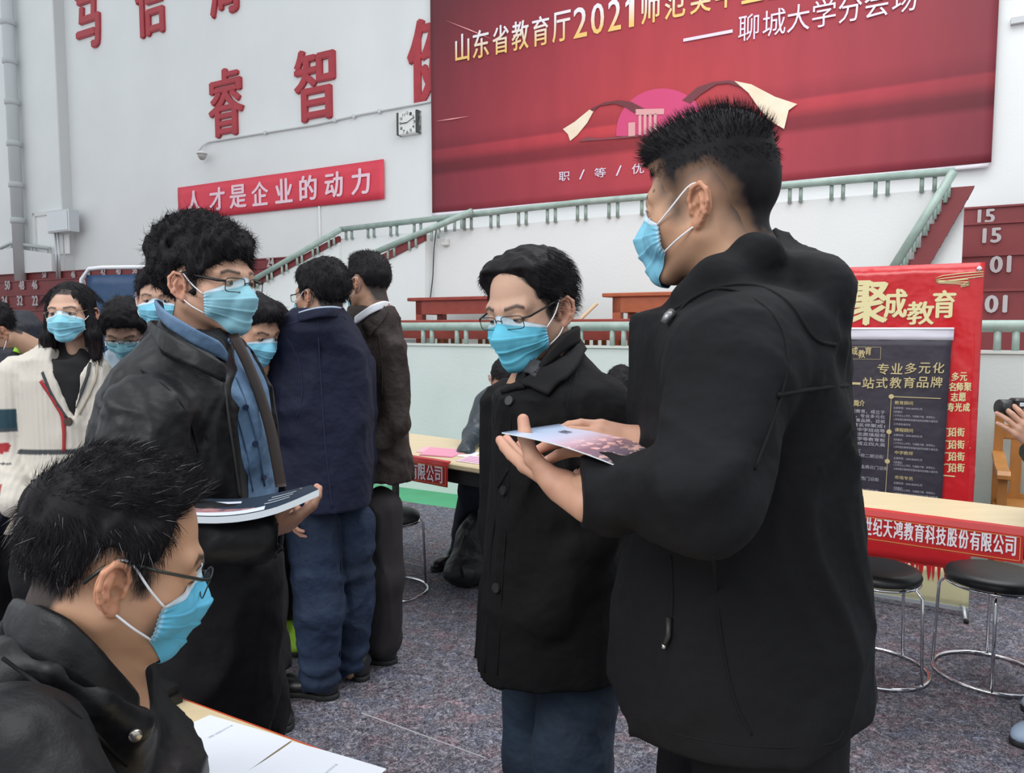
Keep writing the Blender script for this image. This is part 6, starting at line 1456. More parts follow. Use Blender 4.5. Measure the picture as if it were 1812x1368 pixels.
# young woman bent over, behind the cardigan woman
P_ = lambda *a: tuple(pt(*a))
simple_person('dark-haired woman in light blue shirt bending her head down before the blue poster', (-1.55, 3.15, 0), dict(pos=pt(221, 583, 3.15), yaw=165, pitch=-38, sc=.95, skin=(.52, .32, .24), fw=.94, nr=.045),
    dict(vol=lambda P: smin(smin(ell(P, (0, -.015, .045), (.090, .110, .098)), ell(P, (0, -.08, -.01), (.080, .05, .07)), .03), smin(cap(P, (-.075, .03, .05), (-.080, .045, -.03), .018), cap(P, (.075, .03, .05), (.085, .06, -.05), .022), .02), .03)),
    [(612, 205, 245, .05, .05), (625, 188, 262, .08, .05), (650, 176, 272, .11, .02), (700, 175, 278, .12), (800, 180, 275, .12), (880, 178, 280, .12)], 3.2, mat('light_blue_shirt', (.36, .45, .54), .75, bump2=.5), arms=[([P_(185, 650, 3.18), P_(180, 760, 3.1), P_(215, 800, 2.95)], [.06, .055, .045]), ([P_(268, 650, 3.2), P_(275, 760, 3.15), P_(240, 800, 2.98)], [.06, .055, .045])],
    legs=[([(-1.62, 3.2, .85), (-1.60, 3.17, .48), (-1.60, 3.2, .08)], [.10, .08, .07]), ([(-1.48, 3.2, .85), (-1.48, 3.17, .48), (-1.48, 3.2, .08)], [.10, .08, .07])], shoes=[((-1.60, 3.22), (0, -1), shoe_black), ((-1.48, 3.22), (0, -1), shoe_black)],
    hands=[(pt(215, 800, 2.95), (.5, -.6, 0), (0, 0, 1), False), (pt(240, 800, 2.98), (-.5, -.6, 0), (0, 0, 1), True)], glass=black_metal, maskcol=(.26, .56, .68), cname='shirt', seed=210)
# masked man behind the leather jacket
simple_person('masked man looking down, half hidden behind the leather-jacket man\'s shoulder', (-.88, 2.75, 0), dict(pos=anchor(410, 588, 2.66, EAR_R, 118, -24), yaw=118, pitch=-24, skin=(.48, .28, .19)),
    dict(), [(640, 395, 450, .06), (655, 375, 470, .10), (690, 362, 486, .12), (760, 362, 486, .125), (860, 370, 486, .125), (930, 372, 486, .125)], 2.78, mat('black_down_jacket', (.012, .013, .02), .5, bump2=.6), arms=[([P_(385, 690, 2.7), P_(390, 790, 2.62), P_(400, 880, 2.55)], [.062, .055, .045])],
    legs=[([(-.95, 2.78, .85), (-.94, 2.76, .48), (-.94, 2.79, .08)], [.09, .07, .06]), ([(-1.08, 2.78, .85), (-1.08, 2.76, .48), (-1.08, 2.79, .08)], [.09, .07, .06])], shoes=[((-.96, 2.80), (.6, -.8), shoe_black), ((-1.1, 2.80), (.3, -.9), shoe_black)], hands=[(pt(400, 880, 2.55), (.1, -.2, -.9), (0, -1, 0), False)], seed=220)
# person in the navy quilted hooded jacket
b, c = simple_person('person in quilted navy hooded jacket with back turned, between leather and blazer men', (-.92, 3.35, 0), dict(pos=pt(478, 590, 3.25), yaw=-30, pitch=-30, skin=(.48, .28, .19)),
    dict(), [(640, 455, 505, .08), (665, 432, 525, .12), (700, 420, 535, .14), (780, 420, 535, .15), (860, 424, 532, .15), (905, 426, 530, .15)], 3.3, mat('navy_quilted_nylon', (.007, .008, .022), .42, bump2=.4),
    arms=[([P_(520, 700, 3.25), P_(528, 800, 3.2), P_(520, 880, 3.15)], [.07, .065, .05])],
    legs=[([P_(500, 900, 3.3), P_(506, 985, 3.3), P_(512, 1075, 3.38)], [.10, .075, .06]), ([P_(455, 900, 3.35), P_(455, 985, 3.35), P_(455, 1070, 3.42)], [.10, .075, .06])],
    shoes=[((P_(516, 1075, 3.44)[0], 3.45), (.35, -.93), mat('neon_green_shoe', (.30, .55, .03), .5)), ((P_(455, 1070, 3.44)[0], 3.48), (-.1, -1), MATS['neon_green_shoe'])], hands=[(pt(520, 880, 3.15), (-.5, -.6, -.3), (0, 0, 1), False)], maskcol=None, seed=230,
    extra=lambda P, q: smin(q, ell(P, pt(482, 610, 3.22), (.100, .13, .150)) + .006 * np.abs(np.sin(P[:, 2] * 50 + P[:, 0] * 8)), .03) + .004 * np.abs(np.sin(P[:, 2] * 42)))
# person bending at the left edge: navy jacket with neon panel
b, c = simple_person('person stooping at the left edge in a navy jacket with a neon green panel', (-2.35, 3.3, 0), dict(pos=pt(-14, 590, 3.1), yaw=-140, pitch=-45, skin=(.48, .28, .19)),
    dict(), [(552, 15, 42, .10, .05), (575, -10, 56, .15), (610, -30, 66, .18), (660, -45, 68, .19), (740, -50, 62, .17), (850, -45, 50, .15), (930, -40, 45, .15)], 3.25, mat('dark_navy_jacket', (.007, .009, .018), .6, bump2=.6),
    arms=[([P_(0, 640, 3.1), P_(-15, 740, 3.0), P_(-30, 830, 2.95)], [.07, .06, .05])], legs=[([P_(-25, 900, 3.3), P_(-20, 1000, 3.3), P_(-5, 1085, 3.35)], [.10, .08, .06]), ([P_(20, 900, 3.35), P_(10, 1000, 3.35), P_(5, 1080, 3.4)], [.10, .08, .06])],
    shoes=[((P_(-8, 1085, 3.38)[0], 3.4), (.1, -1), MATS['pale_grey_shoe']), ((P_(12, 1080, 3.4)[0], 3.42), (.2, -1), MATS['pale_grey_shoe'])], hands=[(pt(-30, 830, 2.95), (.3, -.6, -.5), (0, 0, 1), False)], maskcol=(.2, .5, .66), seed=240)
c.patch('neon_panel', [(40, 590), (30, 605), (22, 622)], [(46, 600), (42, 615), (38, 628)], mat('neon_panel', (.30, .62, .04), .6), c.o, .004, .003, 3)
c.patch('reflective_stripe', [(36, 586), (24, 600), (13, 612)], [(39, 589), (28, 603), (17, 615)], mat('grey_stripe', (.45, .46, .5), .4), c.o, .004, .003, 2)
# a head just behind the leather man's neck
simple_person('person mostly hidden behind the leather-jacket man\'s head, ear and mask strap showing', (-1.32, 2.95, 0), dict(pos=pt(283, 528, 2.9), yaw=165, pitch=-10, sc=.95, skin=(.50, .30, .22)),
    dict(), [(580, 262, 312, .06), (600, 258, 330, .10), (640, 262, 345, .12), (760, 265, 345, .12), (880, 268, 345, .12)], 2.98, mat('charcoal_sweater', (.02, .02, .024), .8),
    legs=[([(-1.36, 2.98, .85), (-1.36, 2.96, .48), (-1.36, 2.99, .08)], [.09, .07, .06]), ([(-1.24, 2.98, .85), (-1.24, 2.96, .48), (-1.24, 2.99, .08)], [.09, .07, .06])], shoes=[((-1.36, 3.0), (0, -1), shoe_black), ((-1.24, 3.0), (0, -1), shoe_black)], seed=250)
# man writing behind the far table
simple_person('man with short hair in leather jacket leaning over the pink papers on the far table', (-.15, 4.55, 0), dict(pos=pt(893, 672, 4.45), yaw=178, pitch=-38, skin=(.44, .24, .17)),
    dict(vol=lambda P: ell(P, (0, -.014, .040), (.081, .102, .091)), ln=(.006, .012)), [(684, 862, 912, .08, -.02), (698, 848, 930, .13, 0), (730, 842, 940, .15, .03), (780, 848, 938, .15, .08), (840, 850, 935, .16, .1)], 4.5, mat('blue_black_leather', (.022, .032, .042), .38, bump2=.5, spec=.6),
    arms=[([P_(858, 712, 4.45), P_(838, 770, 4.35), P_(822, 803, 4.08)], [.068, .058, .045]), ([P_(930, 712, 4.45), P_(945, 770, 4.3), P_(905, 800, 4.05)], [.065, .055, .045])],
    legs=[([P_(868, 850, 4.6), P_(835, 862, 4.25), P_(812, 965, 4.50)], [.09, .075, .055]), ([P_(915, 850, 4.6), P_(905, 862, 4.25), P_(895, 962, 4.50)], [.09, .075, .055])],
    shoes=[((P_(812, 975, 4.55)[0], 4.58), (-.5, -.86), shoe_black), ((P_(895, 975, 4.55)[0], 4.58), (-.1, -1), shoe_black)], hands=[(pt(822, 803, 4.08), (-.2, -.9, -.1), (0, -.1, 1), False), (pt(905, 800, 4.05), (-.3, -.8, -.1), (0, 0, 1), True)], maskcol=(.2, .5, .66), seed=260, tm_=mat('navy_trousers', (.014, .018, .030), .8))
st_ = thing('stool', (P_(890, 900, 4.65)[0], 4.68, 0), 'stool under the man writing at the far table', 'stool'); sx = P_(890, 900, 4.65)[0]
MB().lathe(sx, 4.68, [(.15, .41), (.16, .42), (.16, .445), (.15, .45)]).build('seat', MATS['black_vinyl'], st_, True)
for k in range(4): a = math.pi / 2 * k + .4; MB().tube([(sx + .13 * math.cos(a), 4.68 + .13 * math.sin(a), .41), (sx + .18 * math.cos(a), 4.68 + .18 * math.sin(a), .01)], .009, 8).build('leg', chrome, st_, True)
# person bowed behind the coat man
simple_person('bowed person with black hair seen between the coat man and the tall man', (.62, 4.3, 0), dict(pos=pt(1100, 690, 4.25), yaw=-160, pitch=-50, skin=(.46, .27, .2)),
    dict(), [(688, 1092, 1122, .08), (704, 1078, 1140, .13), (740, 1070, 1150, .15), (820, 1072, 1150, .15), (880, 1072, 1150, .15)], 4.3, mat('black_sweater', (.012, .012, .014), .8),
    legs=[([P_(1090, 860, 4.4), P_(1085, 880, 4.05), P_(1085, 985, 4.15)], [.09, .075, .055]), ([P_(1135, 860, 4.4), P_(1140, 880, 4.05), P_(1140, 985, 4.15)], [.09, .075, .055])], shoes=[((P_(1085, 990, 4.2)[0], 4.22), (-.1, -1), shoe_black), ((P_(1140, 990, 4.2)[0], 4.22), (.1, -1), shoe_black)], seed=270)
st_ = thing('stool', (P_(1110, 900, 4.4)[0], 4.42, 0), 'stool under the bowed person behind the coat man', 'stool'); sx = P_(1110, 900, 4.4)[0]
MB().lathe(sx, 4.42, [(.15, .41), (.16, .42), (.16, .445), (.15, .45)]).build('seat', MATS['black_vinyl'], st_, True)
for k in range(4): a = math.pi / 2 * k + .4; MB().tube([(sx + .13 * math.cos(a), 4.42 + .13 * math.sin(a), .41), (sx + .18 * math.cos(a), 4.42 + .18 * math.sin(a), .01)], .009, 8).build('leg', chrome, st_, True)
# photographer at the right edge: only hands, camera and camouflage cuff are in view
camo = mat('camouflage_cloth', (.06, .08, .05), .8, var=.9, vscale=22, col2=(.012, .016, .014))
simple_person('person at the right edge raising a camera, camouflage sleeve and pale blue jeans', (1.98, 2.62, 0), dict(pos=pt(1935, 640, 2.6), yaw=-80, pitch=-8, skin=(.46, .27, .19)),
    dict(), [(700, 1918, 1968, .06), (720, 1895, 1992, .13), (780, 1884, 2008, .16), (900, 1884, 2010, .16), (1000, 1884, 2012, .16)], 2.6, camo,
    arms=[([P_(1930, 760, 2.46), P_(1885, 850, 2.38), P_(1832, 800, 2.36)], [.065, .055, .040]), ([P_(1925, 760, 2.75), P_(1885, 860, 2.72), P_(1838, 782, 2.60)], [.065, .055, .042])],
    legs=[([P_(1930, 1010, 2.52), P_(1900, 1180, 2.5), P_(1868, 1325, 2.56)], [.10, .08, .07]), ([P_(1950, 1010, 2.72), P_(1930, 1180, 2.72), P_(1912, 1310, 2.75)], [.10, .08, .07])], tm_=mat('pale_blue_jeans', (.24, .33, .46), .8),
    shoes=[((P_(1900, 1340, 2.56)[0], 2.58), (-.9, -.3), mat('pale_blue_shoe', (.30, .38, .50), .6)), ((P_(1925, 1310, 2.75)[0], 2.78), (-.9, -.2), MATS['pale_blue_shoe'])],
    hands=[(pt(1842, 792, 2.37), (-.55, .12, .62), (-.25, -.95, .1), True), (pt(1838, 756, 2.58), (-.7, -.1, .45), (0, .9, .3), False)], seed=280)
q0 = pt(1793, 722, 2.44); cm_ = thing('camera', tuple(q0), 'black compact camera raised by the hand at the right edge', 'camera')
blk = mat('camera_black', (.012, .012, .014), .4)
fr = lambda x, y, z_: tuple(q0 + np.array((x, y, z_)))
MB(fr).box(-.010, .075, -.03, .02, -.035, .032, .006).build('housing', blk, cm_)
MB(lambda a, b_, c_: fr(c_ - .048, a, b_)).lathe(0, 0, [(.026, 0), (.028, .003), (.028, .036), (.024, .04)], 20).build('lens', blk, cm_, True)
MB(fr).box(.0, .02, -.033, -.029, .008, .020, .001).build('badge_plate', mat('badge_white', (.6, .62, .65), .4), cm_)
# ================================================================ tables, stools, posters, chairs
table_top = mat('pale_yellow_tabletop', (.74, .60, .38), .35, var=.10, vscale=3, stretch=(1, 8, 1), spec=.4)
table_edge = mat('table_edge_wood', (.62, .48, .28), .5); under_black = mat('black_table_frame', (.012, .012, .013), .45)
sign_red = mat('shiny_red_sign_cloth', (.52, .020, .022), .35, var=.15, vscale=6, spec=.5)
sign_white = mat('sign_white_print', (.75, .70, .74), .5); gold_print = mat('gold_print', (.74, .62, .30), .5, var=.25, vscale=20)
def table(label, p0, p1, depth, zt=.75, nx=None, th=.03):
    """front edge runs p0 -> p1 (world xy), top extends by depth away from the camera side"""
    p0 = np.array(p0[:2]); p1 = np.array(p1[:2]); e = (p1 - p0); L = np.linalg.norm(e); e /= L; n = np.array((-e[1], e[0])); n = n if nx is None else n * nx
    fr = lambda a, b, c: (p0[0] + e[0] * a + n[0] * b, p0[1] + e[1] * a + n[1] * b, c)
    c = fr(L / 2, depth / 2, 0); t = thing('table', c, label, 'table')
    MB(fr).box(0, L, 0, depth, zt - th, zt, .006).build('tabletop', table_top, t)
    MB(fr).box(.04, L - .04, .03, depth - .03, zt - th - .075, zt - th).build('apron', under_black, t)
    for a in (.05, L - .09):
        for b in (.04, depth - .07): MB(fr).box(a, a + .035, b, b + .03, .0, zt - th).build('leg', under_black, t)
        MB(fr).box(a, a + .035, .04, depth - .04, .06, .085).build('stretcher', under_black, t)
    return t, fr, L
def front_sign(fr, a0, a1, z0, z1, st, t0, t1, label, y0, y1, border=True):
    o = MB(fr); pr = [(.012, z1 + .004), (-.008, z1), (-.014, z1 - .02), (-.015, z0), (-.011, z0), (-.010, z1 - .022), (-.004, z1 - .006), (.012, z1 - .002)]
    n = 24; vs = []; k = len(pr)
    for i in range(n + 1):
        a = a0 + (a1 - a0) * i / n
        for b, z in pr: vs.append((a, b + .0015 * math.sin(i * 1.3), z))
    fs = [(i * k + j, (i + 1) * k + j, (i + 1) * k + (j + 1) % k, i * k + (j + 1) % k) for i in range(n) for j in range(k)] + [tuple(range(k)), tuple(range(n * k + k - 1, n * k - 1, -1))]
    o.add(vs, fs); s = o.build('table_sign', sign_red, None, False); tag(s, label, 'sign')
    if border:
        m_ = MB(fr); yb = -.0175
        m_.box(a0 + .008, a1 - .008, yb - .001, yb, z0 + .008, z0 + .011).box(a0 + .008, a1 - .008, yb - .001, yb, z1 - .027, z1 - .024).box(a1 - .011, a1 - .008, yb - .001, yb, z0 + .008, z1 - .024)
        m_.build('gold_border', mat('thin_gold_print', (.62, .22, .06), .5), s)
    stp = (t1 - t0) / len(st)
    for i, ch in enumerate(st): text('lettering', ch, sign_white, lambda x, y, o_: fr(x, -.0175 - o_, y), t0 + stp * (i + .08), t0 + stp * (i + .92), y0, y1, s, .001, .02)
    return s
# far table (left of the coat man)
a, b = pz(690, 803, .75), pz(872, 832, .75); q = a - (b - a) * .9; r_ = b + (b - a) * .9
tb, fr, L = table('far table with pink papers and a red name sign, behind the coat man', q, r_, .62)
def along(fr_p0, e, p): return float((np.array(p[:2]) - fr_p0) @ e)
e0 = (r_[:2] - q[:2]) / np.linalg.norm(r_[:2] - q[:2])
def on_front(px, py_, q=q, e0=e0):                 # intersection of a sight line with the table's front plane
    p = pt(px, py_, 1.0); d = p[:2]; n = np.array((-e0[1], e0[0])); t = (q[:2] @ n) / (d @ n); w_ = d * t; return float((w_ - q[:2]) @ e0), CH + (p[2] - CH) * t
s1, _ = on_front(795, 830); s0, _ = on_front(610, 830); _, zb = on_front(795, 862); z_t0, z_t1 = on_front(760, 850)[1], on_front(760, 822)[1]
t1_, _ = on_front(788, 840); t0_, _ = on_front(725, 840)
front_sign(fr, s0, s1, zb, .755, '司科有限公司'[1:], t1_ - (t1_ - t0_) * 5 / 4.3, t1_, 'red name sign with white characters on the front of the far table', z_t0, z_t1)
pinkp = mat('pink_paper', (.75, .30, .42), .6); whitep = mat('white_paper', (.78, .79, .84), .6)
def paper_px(name, label, quad, z, m, cat='paper', th=.0012, prints=None, grp=None):
    P4 = [pz(x, y, z) for x, y in quad]
    f = lambda a, b: (P4[0] * (1 - a) + P4[1] * a) * (1 - b) + (P4[3] * (1 - a) + P4[2] * a) * b + np.array((0, 0, th + .0006 * math.sin(a * 5 + b * 3)))
    o = sheet(name, f, 8, 6, th, m); tag(o, label, cat, grp); return o, f
o, f = paper_px('pink_paper', 'pink paper stack at the near end of the far table', [(742, 806), (800, 810), (829, 798), (762, 793)], .751, pinkp, th=.006)
o, f = paper_px('pink_paper', 'second pink sheet slipping under the stack on the far table', [(736, 800), (770, 803), (800, 795), (752, 791)], .7505, mat('pale_pink_paper', (.80, .45, .52), .6), th=.002)
o, f = paper_px('printed_form', 'white form between the pink papers on the far table', [(800, 806), (838, 811), (850, 801), (822, 798)], .7508, whitep, th=.001)
o, f = paper_px('printed_form', 'pink-printed form beside the coat man\'s arm on the far table', [(806, 816), (866, 824), (868, 810), (832, 806)], .7512, mat('pinkish_form', (.76, .58, .68), .6), th=.001)
for k in range(4): MB().grid(lambda i, j: tuple(f(.08 + .84 * i, .15 + .2 * k + .06 * j) + np.array((0, 0, .0006))), 6, 1).build('print_line', mat('magenta_print', (.62, .14, .34), .6), o)
# right table with the long sign
a, b = pz(1524, 903, .75), pz(1812, 940, .75); dd = (b - a); q2 = a - dd * 1.3; r2 = b + dd * .34
tb2, fr2, L2 = table('right-hand table with the long red company sign, stools before it', q2, r2, .40)
e2 = (r2[:2] - q2[:2]) / np.linalg.norm(r2[:2] - q2[:2])
of = lambda px, py_: on_front(px, py_, q2, e2)
s0, _ = of(1395, 930); s1, _ = of(1812, 960); 
front_sign(fr2, s0, s1, of(1620, 968)[1], .757, '世纪天鸿教育科技股份有限公司', of(1528, 930)[0], of(1800, 950)[0], 'long red sign with white company name across the right-hand table', of(1620, 956)[1], of(1620, 924)[1])
# black stools with chrome legs
vinyl = MATS['black_vinyl']
def stool(x, y, label, ang=.3, seat_r=.165, ring_r=.205, h=.445):
    t = thing('stool', (x, y, 0), label, 'stool', 'black stools with chrome ring feet')
    MB().lathe(x, y, [(seat_r - .02, h - .052), (seat_r, h - .046), (seat_r + .004, h - .030), (seat_r - .004, h - .012), (seat_r - .03, h - .002), (seat_r * .5, h + .003), (.01, h + .004)], 40).build('seat', vinyl, t, True)
    rg = [(x + (seat_r - .004) * math.cos(2 * math.pi * k / 36), y + (seat_r - .004) * math.sin(2 * math.pi * k / 36), h - .056) for k in range(36)]
    MB().tube(rg, .006, 8, closed=True).build('seat_ring', chrome, t, True)
    rg = [(x + ring_r * math.cos(2 * math.pi * k / 40), y + ring_r * math.sin(2 * math.pi * k / 40), .010) for k in range(40)]
    MB().tube(rg, .0075, 8, closed=True).build('foot_ring', chrome, t, True)
    for k in range(4):
        a_ = ang + math.pi / 2 * k; c_, s_ = math.cos(a_), math.sin(a_)
        MB().tube([(x + .10 * c_, y + .10 * s_, h - .056), (x + (ring_r - .035) * c_, y + (ring_r - .035) * s_, h - .058), (x + (ring_r - .012) * c_, y + (ring_r - .012) * s_, h - .085), (x + ring_r * c_, y + ring_r * s_, .012)], .0068, 8).build('leg', chrome, t, True)
    return t
c1 = pz(1750, 1194, 0); stool(c1[0], c1[1], 'black round stool with chrome legs under the right end of the company sign', 1.05, .175)
c1 = pz(1546, 1184, 0); stool(c1[0], c1[1], 'black round stool half hidden behind the tall man\'s jacket', .55, .165)
c1 = pz(690, 1046, 0); stool(c1[0], c1[1], 'black round stool half hidden behind the man in brown', .45, .165)
# red roll-up poster and the dark sheet hung over it
pa, pb = np.array(pt(1425, 480, 4.08)), np.array(pt(1743, 463, 3.66)); pe = (pb[:2] - pa[:2]); PW = np.linalg.norm(pe); pe /= PW; pn = np.array((-pe[1], pe[0]))
def pf(x, o, z): return (pb[0] + pe[0] * x - pn[0] * o, pb[1] + pe[1] * x - pn[1] * o, z)      # x <= 0 leftwards, o towards the camera
def pp_(px, py_):
    p = pt(px, py_, 1.0); d = p[:2]; t = (pb[:2] @ pn) / (d @ pn); w_ = d * t; return float((w_ - pb[:2]) @ pe), CH + (p[2] - CH) * t
zt_, zb_ = pp_(1743, 464)[1], pp_(1700, 1073)[1]; bot_r = pp_(1700, 1073)[0]
rp = thing('roll_up_poster', pf(-.4, 0, 0), 'tall glossy red poster on a stand with gold characters behind the right table', 'poster')
def pface(x, y, o): return pf(x, .004 + o, y)
red_gloss = mat('glossy_red_poster', (.60, .014, .020), .22, bump2=.25, b2scale=5, spec=.6, var=.1, vscale=3)
lean = 0.0
cloth_sheet('printed_sheet', red_gloss, rp, -.86, 0, zb_ + .18, zt_, .0, 24, 30, .003, .002, lambda u, n, z: pf(u, -n, z), 3.0)
cream_p = mat('cream_poster_foot', (.70, .64, .38), .4)
cloth_sheet('printed_foot', cream_p, rp, -.86, 0, zb_, zb_ + .182, .0, 24, 6, .003, .002, lambda u, n, z: pf(u, -n, z), 3.0)
MB(lambda x, o, z: pf(x, o, z)).box(-.86, .0, -.012, .012, zb_ - .02, zb_).build('foot_bar', gm, rp)
for x in (-.03, -.83):
    MB().tube([pf(x, -.0, zb_), pf(x + .01, .02, .05), pf(x + .02, .10, .012)], .008, 8).build('stand_leg', gm, rp, True)
    MB().tube([pf(x, -.02, zb_), pf(x, -.3, .012)], .008, 8).build('stand_leg', gm, rp, True)
    MB().tube([pf(x + .02, .10, .012), pf(x + .024, .115, .010)], .011, 8).build('rubber_foot', MATS['black_sole'], rp, True)
MB().tube([pf(-.43, -.02, zb_), pf(-.43, -.03, zt_ - .02)], .010, 8).build('back_pole', gm, rp, True)
MB(lambda x, y, z: pf(x, z, y)).lathe(-.022, zt_ - .03, [(.012, .004), (.012, .007), (.006, .008)], 14).build('eyelet', chrome, rp, True)
# paint splashes at the foot: crowd-like red tongues
rs = random.Random(4); x = -.84
while x < -.01:
    w_ = rs.uniform(.008, .03); h_ = rs.uniform(.015, .085)
    MB(lambda x_, y_, z_: pf(x_, .0045 + y_, z_)).prism([(x, zb_ + .186), (x + w_, zb_ + .186), (x + w_ * .8, zb_ + .186 - h_ * .6), (x + w_ * .5, zb_ + .186 - h_), (x + w_ * .2, zb_ + .186 - h_ * .5)], 0, .0008).build('splash', red_gloss, rp); x += w_ + rs.uniform(0, .012)
for k in range(60):
    x = rs.uniform(-.84, -.02); z = rs.uniform(zb_ + .2, zt_ - .02); s_ = rs.uniform(.002, .006)
    MB(lambda x_, y_, z_: pf(x_, .0045 + y_, z_)).prism([(x, z), (x + s_, z + s_ * .4), (x + s_ * .3, z + s_)], 0, .0006).build('gold_fleck', gold_print, rp)
def glyph(ch, x0, y0, x1, y1, m, parent, face=None, bold=.02, out=.0012, slant=0):
    f_ = face or pface; ua, za = pp_(x0, (y0 + y1) / 2); ub, _ = pp_(x1, (y0 + y1) / 2); _, zt1 = pp_((x0 + x1) / 2, y0); _, zb1 = pp_((x0 + x1) / 2, y1)
    return text('lettering', ch, m, f_, ua, ub, zb1, zt1, parent, out, bold, slant=slant)
yel = mat('pale_gold_brush', (.74, .66, .36), .4)
glyph('聚', 1500, 498, 1568, 574, yel, rp, bold=.045, slant=.01); glyph('成', 1566, 512, 1604, 562, yel, rp, bold=.035); glyph('教', 1606, 534, 1652, 574, yel, rp, bold=.035); glyph('育', 1652, 514, 1690, 562, yel, rp, bold=.035)
def stroke(parent, pts, r, m, lift=.006):
    P2 = [pp_(*p) for p in pts]; MB().tube([pf(u, lift, z) for u, z in P2], r, 6).build('cloud_line', m, parent, True)
for k, dy in enumerate((0, 5, 10)): stroke(rp, [(1740, 481 + dy * .8), (1700, 484 + dy), (1668, 488 + dy), (1656, 492 + dy * .6), (1662, 497 + dy * .4), (1690, 497 + dy * .5), (1712, 494 + dy), (1716, 499 + dy * .6), (1700, 504 + dy * .4)], .0022, yel)
for ch, x0, y0, x1, y1 in (('多', 1684, 659, 1697, 674), ('元', 1699, 659, 1711, 674), ('名', 1679, 677, 1691, 692), ('师', 1693, 677, 1704, 692), ('聚', 1706, 677, 1719, 692), ('志', 1683, 695, 1695, 710), ('愿', 1697, 695, 1709, 710), ('寿', 1676, 713, 1688, 728), ('光', 1690, 713, 1702, 728), ('成', 1704, 713, 1716, 728)):
    glyph(ch, x0, y0, x1, y1, yel, rp, bold=.03)
for y in (757, 779, 800, 820):
    for ch, x in (('门', 1668), ('沿', 1680), ('街', 1694)): glyph(ch, x, y, x + 12.5, y + 15, yel, rp, bold=.03)
MB(lambda x_, y_, z_: pf(x_, .0045 + y_, z_)).box(pp_(1664, 840)[0], pp_(1690, 840)[0], 0, .001, pp_(1680, 843)[1], pp_(1680, 841)[1]).build('thin_rule', yel, rp)
# the hung sheet: white sleeve on top, dark print below
hs = thing('hanging_sheet', pf(-.6, .02, pp_(1668, 895)[1]), 'dark purple printed sheet with gold brush characters hung over the red poster', 'poster')
dark_m = mat('dark_purple_print', (.030, .024, .040), .55, bump2=.3, b2scale=5)
xr_t, zt2 = pp_(1684, 602); xr_b, zb2_ = pp_(1664, 930)
sh_ = lambda u, n, z: pf(u + (xr_b - xr_t) * (zt2 - z) / (zt2 - zb2_), .022 - n, z)
cloth_sheet('printed_sheet', dark_m, hs, -.80, xr_t, zb2_, zt2, .0, 20, 30, .004, .002, sh_, 5.0)
cloth_sheet('white_sleeve', mat('white_sleeve_cloth', (.72, .70, .80), .6), hs, -.80, xr_t + .008, zt2, zt2 + .062, .0, 20, 3, .003, .003, sh_, 5.0)
MB(lambda a_, b_, c_: sh_(a_, b_, c_)).tube([(-.80, .001, zt2 + .055), (xr_t + .008, .001, zt2 + .055)], .006, 8).build('top_rod', mat('white_rod', (.75, .75, .8), .5), hs, True)
hface = lambda x, y, o: pf(x, .0275 + o, y)
gld = mat('brushed_gold_print', (.56, .46, .24), .5)
ly = lambda y: y
for ch, x0, y0, x1, y1 in (('聚', 1487, 610, 1506, 632), ('成', 1508, 614, 1519, 628), ('教', 1520, 619, 1532, 633), ('育', 1532, 614, 1543, 628)): glyph(ch, x0, y0, x1, y1, gld, hs, hface, .02)
u0_, z0_ = pp_(1482, 634); u1_, z1_ = pp_(1560, 614)
for bx in ((u0_, u1_, z1_ - .0015, z1_), (u0_, u1_, z0_ - .0015, z0_), (u0_, u0_ + .0015, z0_, z1_), (u1_ - .0015, u1_, z0_, z1_)):
    MB(lambda x_, y_, z_: pf(x_, .0275 + y_, z_)).box(bx[0], bx[1], 0, .0008, bx[2], bx[3]).build('box_rule', gld, hs)
for i, ch in enumerate('专业多元化'): glyph(ch, 1553 + i * 24.4, 643 - .5 * i, 1573 + i * 24.4, 662 - .5 * i, gld, hs, hface, .015, slant=.003)
for i, ch in enumerate('一站式教育品牌'): 
    y0 = 668 - .3 * i
    if ch == '一': glyph(ch, 1503, 676, 1524, 680, gld, hs, hface, .01); continue
    glyph(ch, 1503 + i * 24, y0, 1523 + i * 24, y0 + 19, gld, hs, hface, .015, slant=.003)
for i, ch in enumerate('企业简介'): glyph(ch, 1492 + i * 10, 707, 1501 + i * 10, 718, gld, hs, hface, .03)
fine = mat('pale_fine_print', (.42, .40, .46), .6)
for i, row in enumerate(('聚成教育，成立于', '13年，专业多元化', '式教育品牌，目前', '下辖名师聚成1', '智慧中学班组等', '聚成志愿填报和', '下研学等教育板', '寿光成立四大高')):
    glyph(row, 1499, 724 + i * 8.1, 1567, 730.5 + i * 8.1, fine, hs, hface, .01, .0006)
for y, row in ((793, '校区'), (802, '央华府二期沿街'), (812, '校区'), (822, '城市金典北门沿街'), (832, '校区'), (842, '路口西门沿街'), (852, '校区'), (863, '口区东门沿街')):
    glyph(row, 1508, y, 1508 + 8 * len(row), y + 6.5, fine, hs, hface, .0, .0006)
tl = [pp_(1578, 702), pp_(1567, 885)]
MB(lambda x_, y_, z_: pf(x_, .0275 + y_, z_)).prism([(tl[0][0] - .0012, tl[0][1]), (tl[0][0] + .0012, tl[0][1]), (tl[1][0] + .0012, tl[1][1]), (tl[1][0] - .0012, tl[1][1])], 0, .001).build('timeline', gld, hs)
MB(lambda x_, y_, z_: pf(x_, .0275 + y_, z_)).box(pp_(1580, 702)[0], pp_(1665, 702)[0], 0, .001, pp_(1620, 703)[1] - .001, pp_(1620, 702)[1]).build('timeline_rule', gld, hs)
for px, py_ in ((1578, 701), (1574, 763), (1571, 815)):
    u_, z_ = pp_(px, py_); MB(lambda x_, y_, q_: pf(x_, .0275 + q_, y_)).lathe(u_, z_, [(.012, 0), (.012, .0014), (.0115, .0018)], 18).build('timeline_dot', gld, hs)
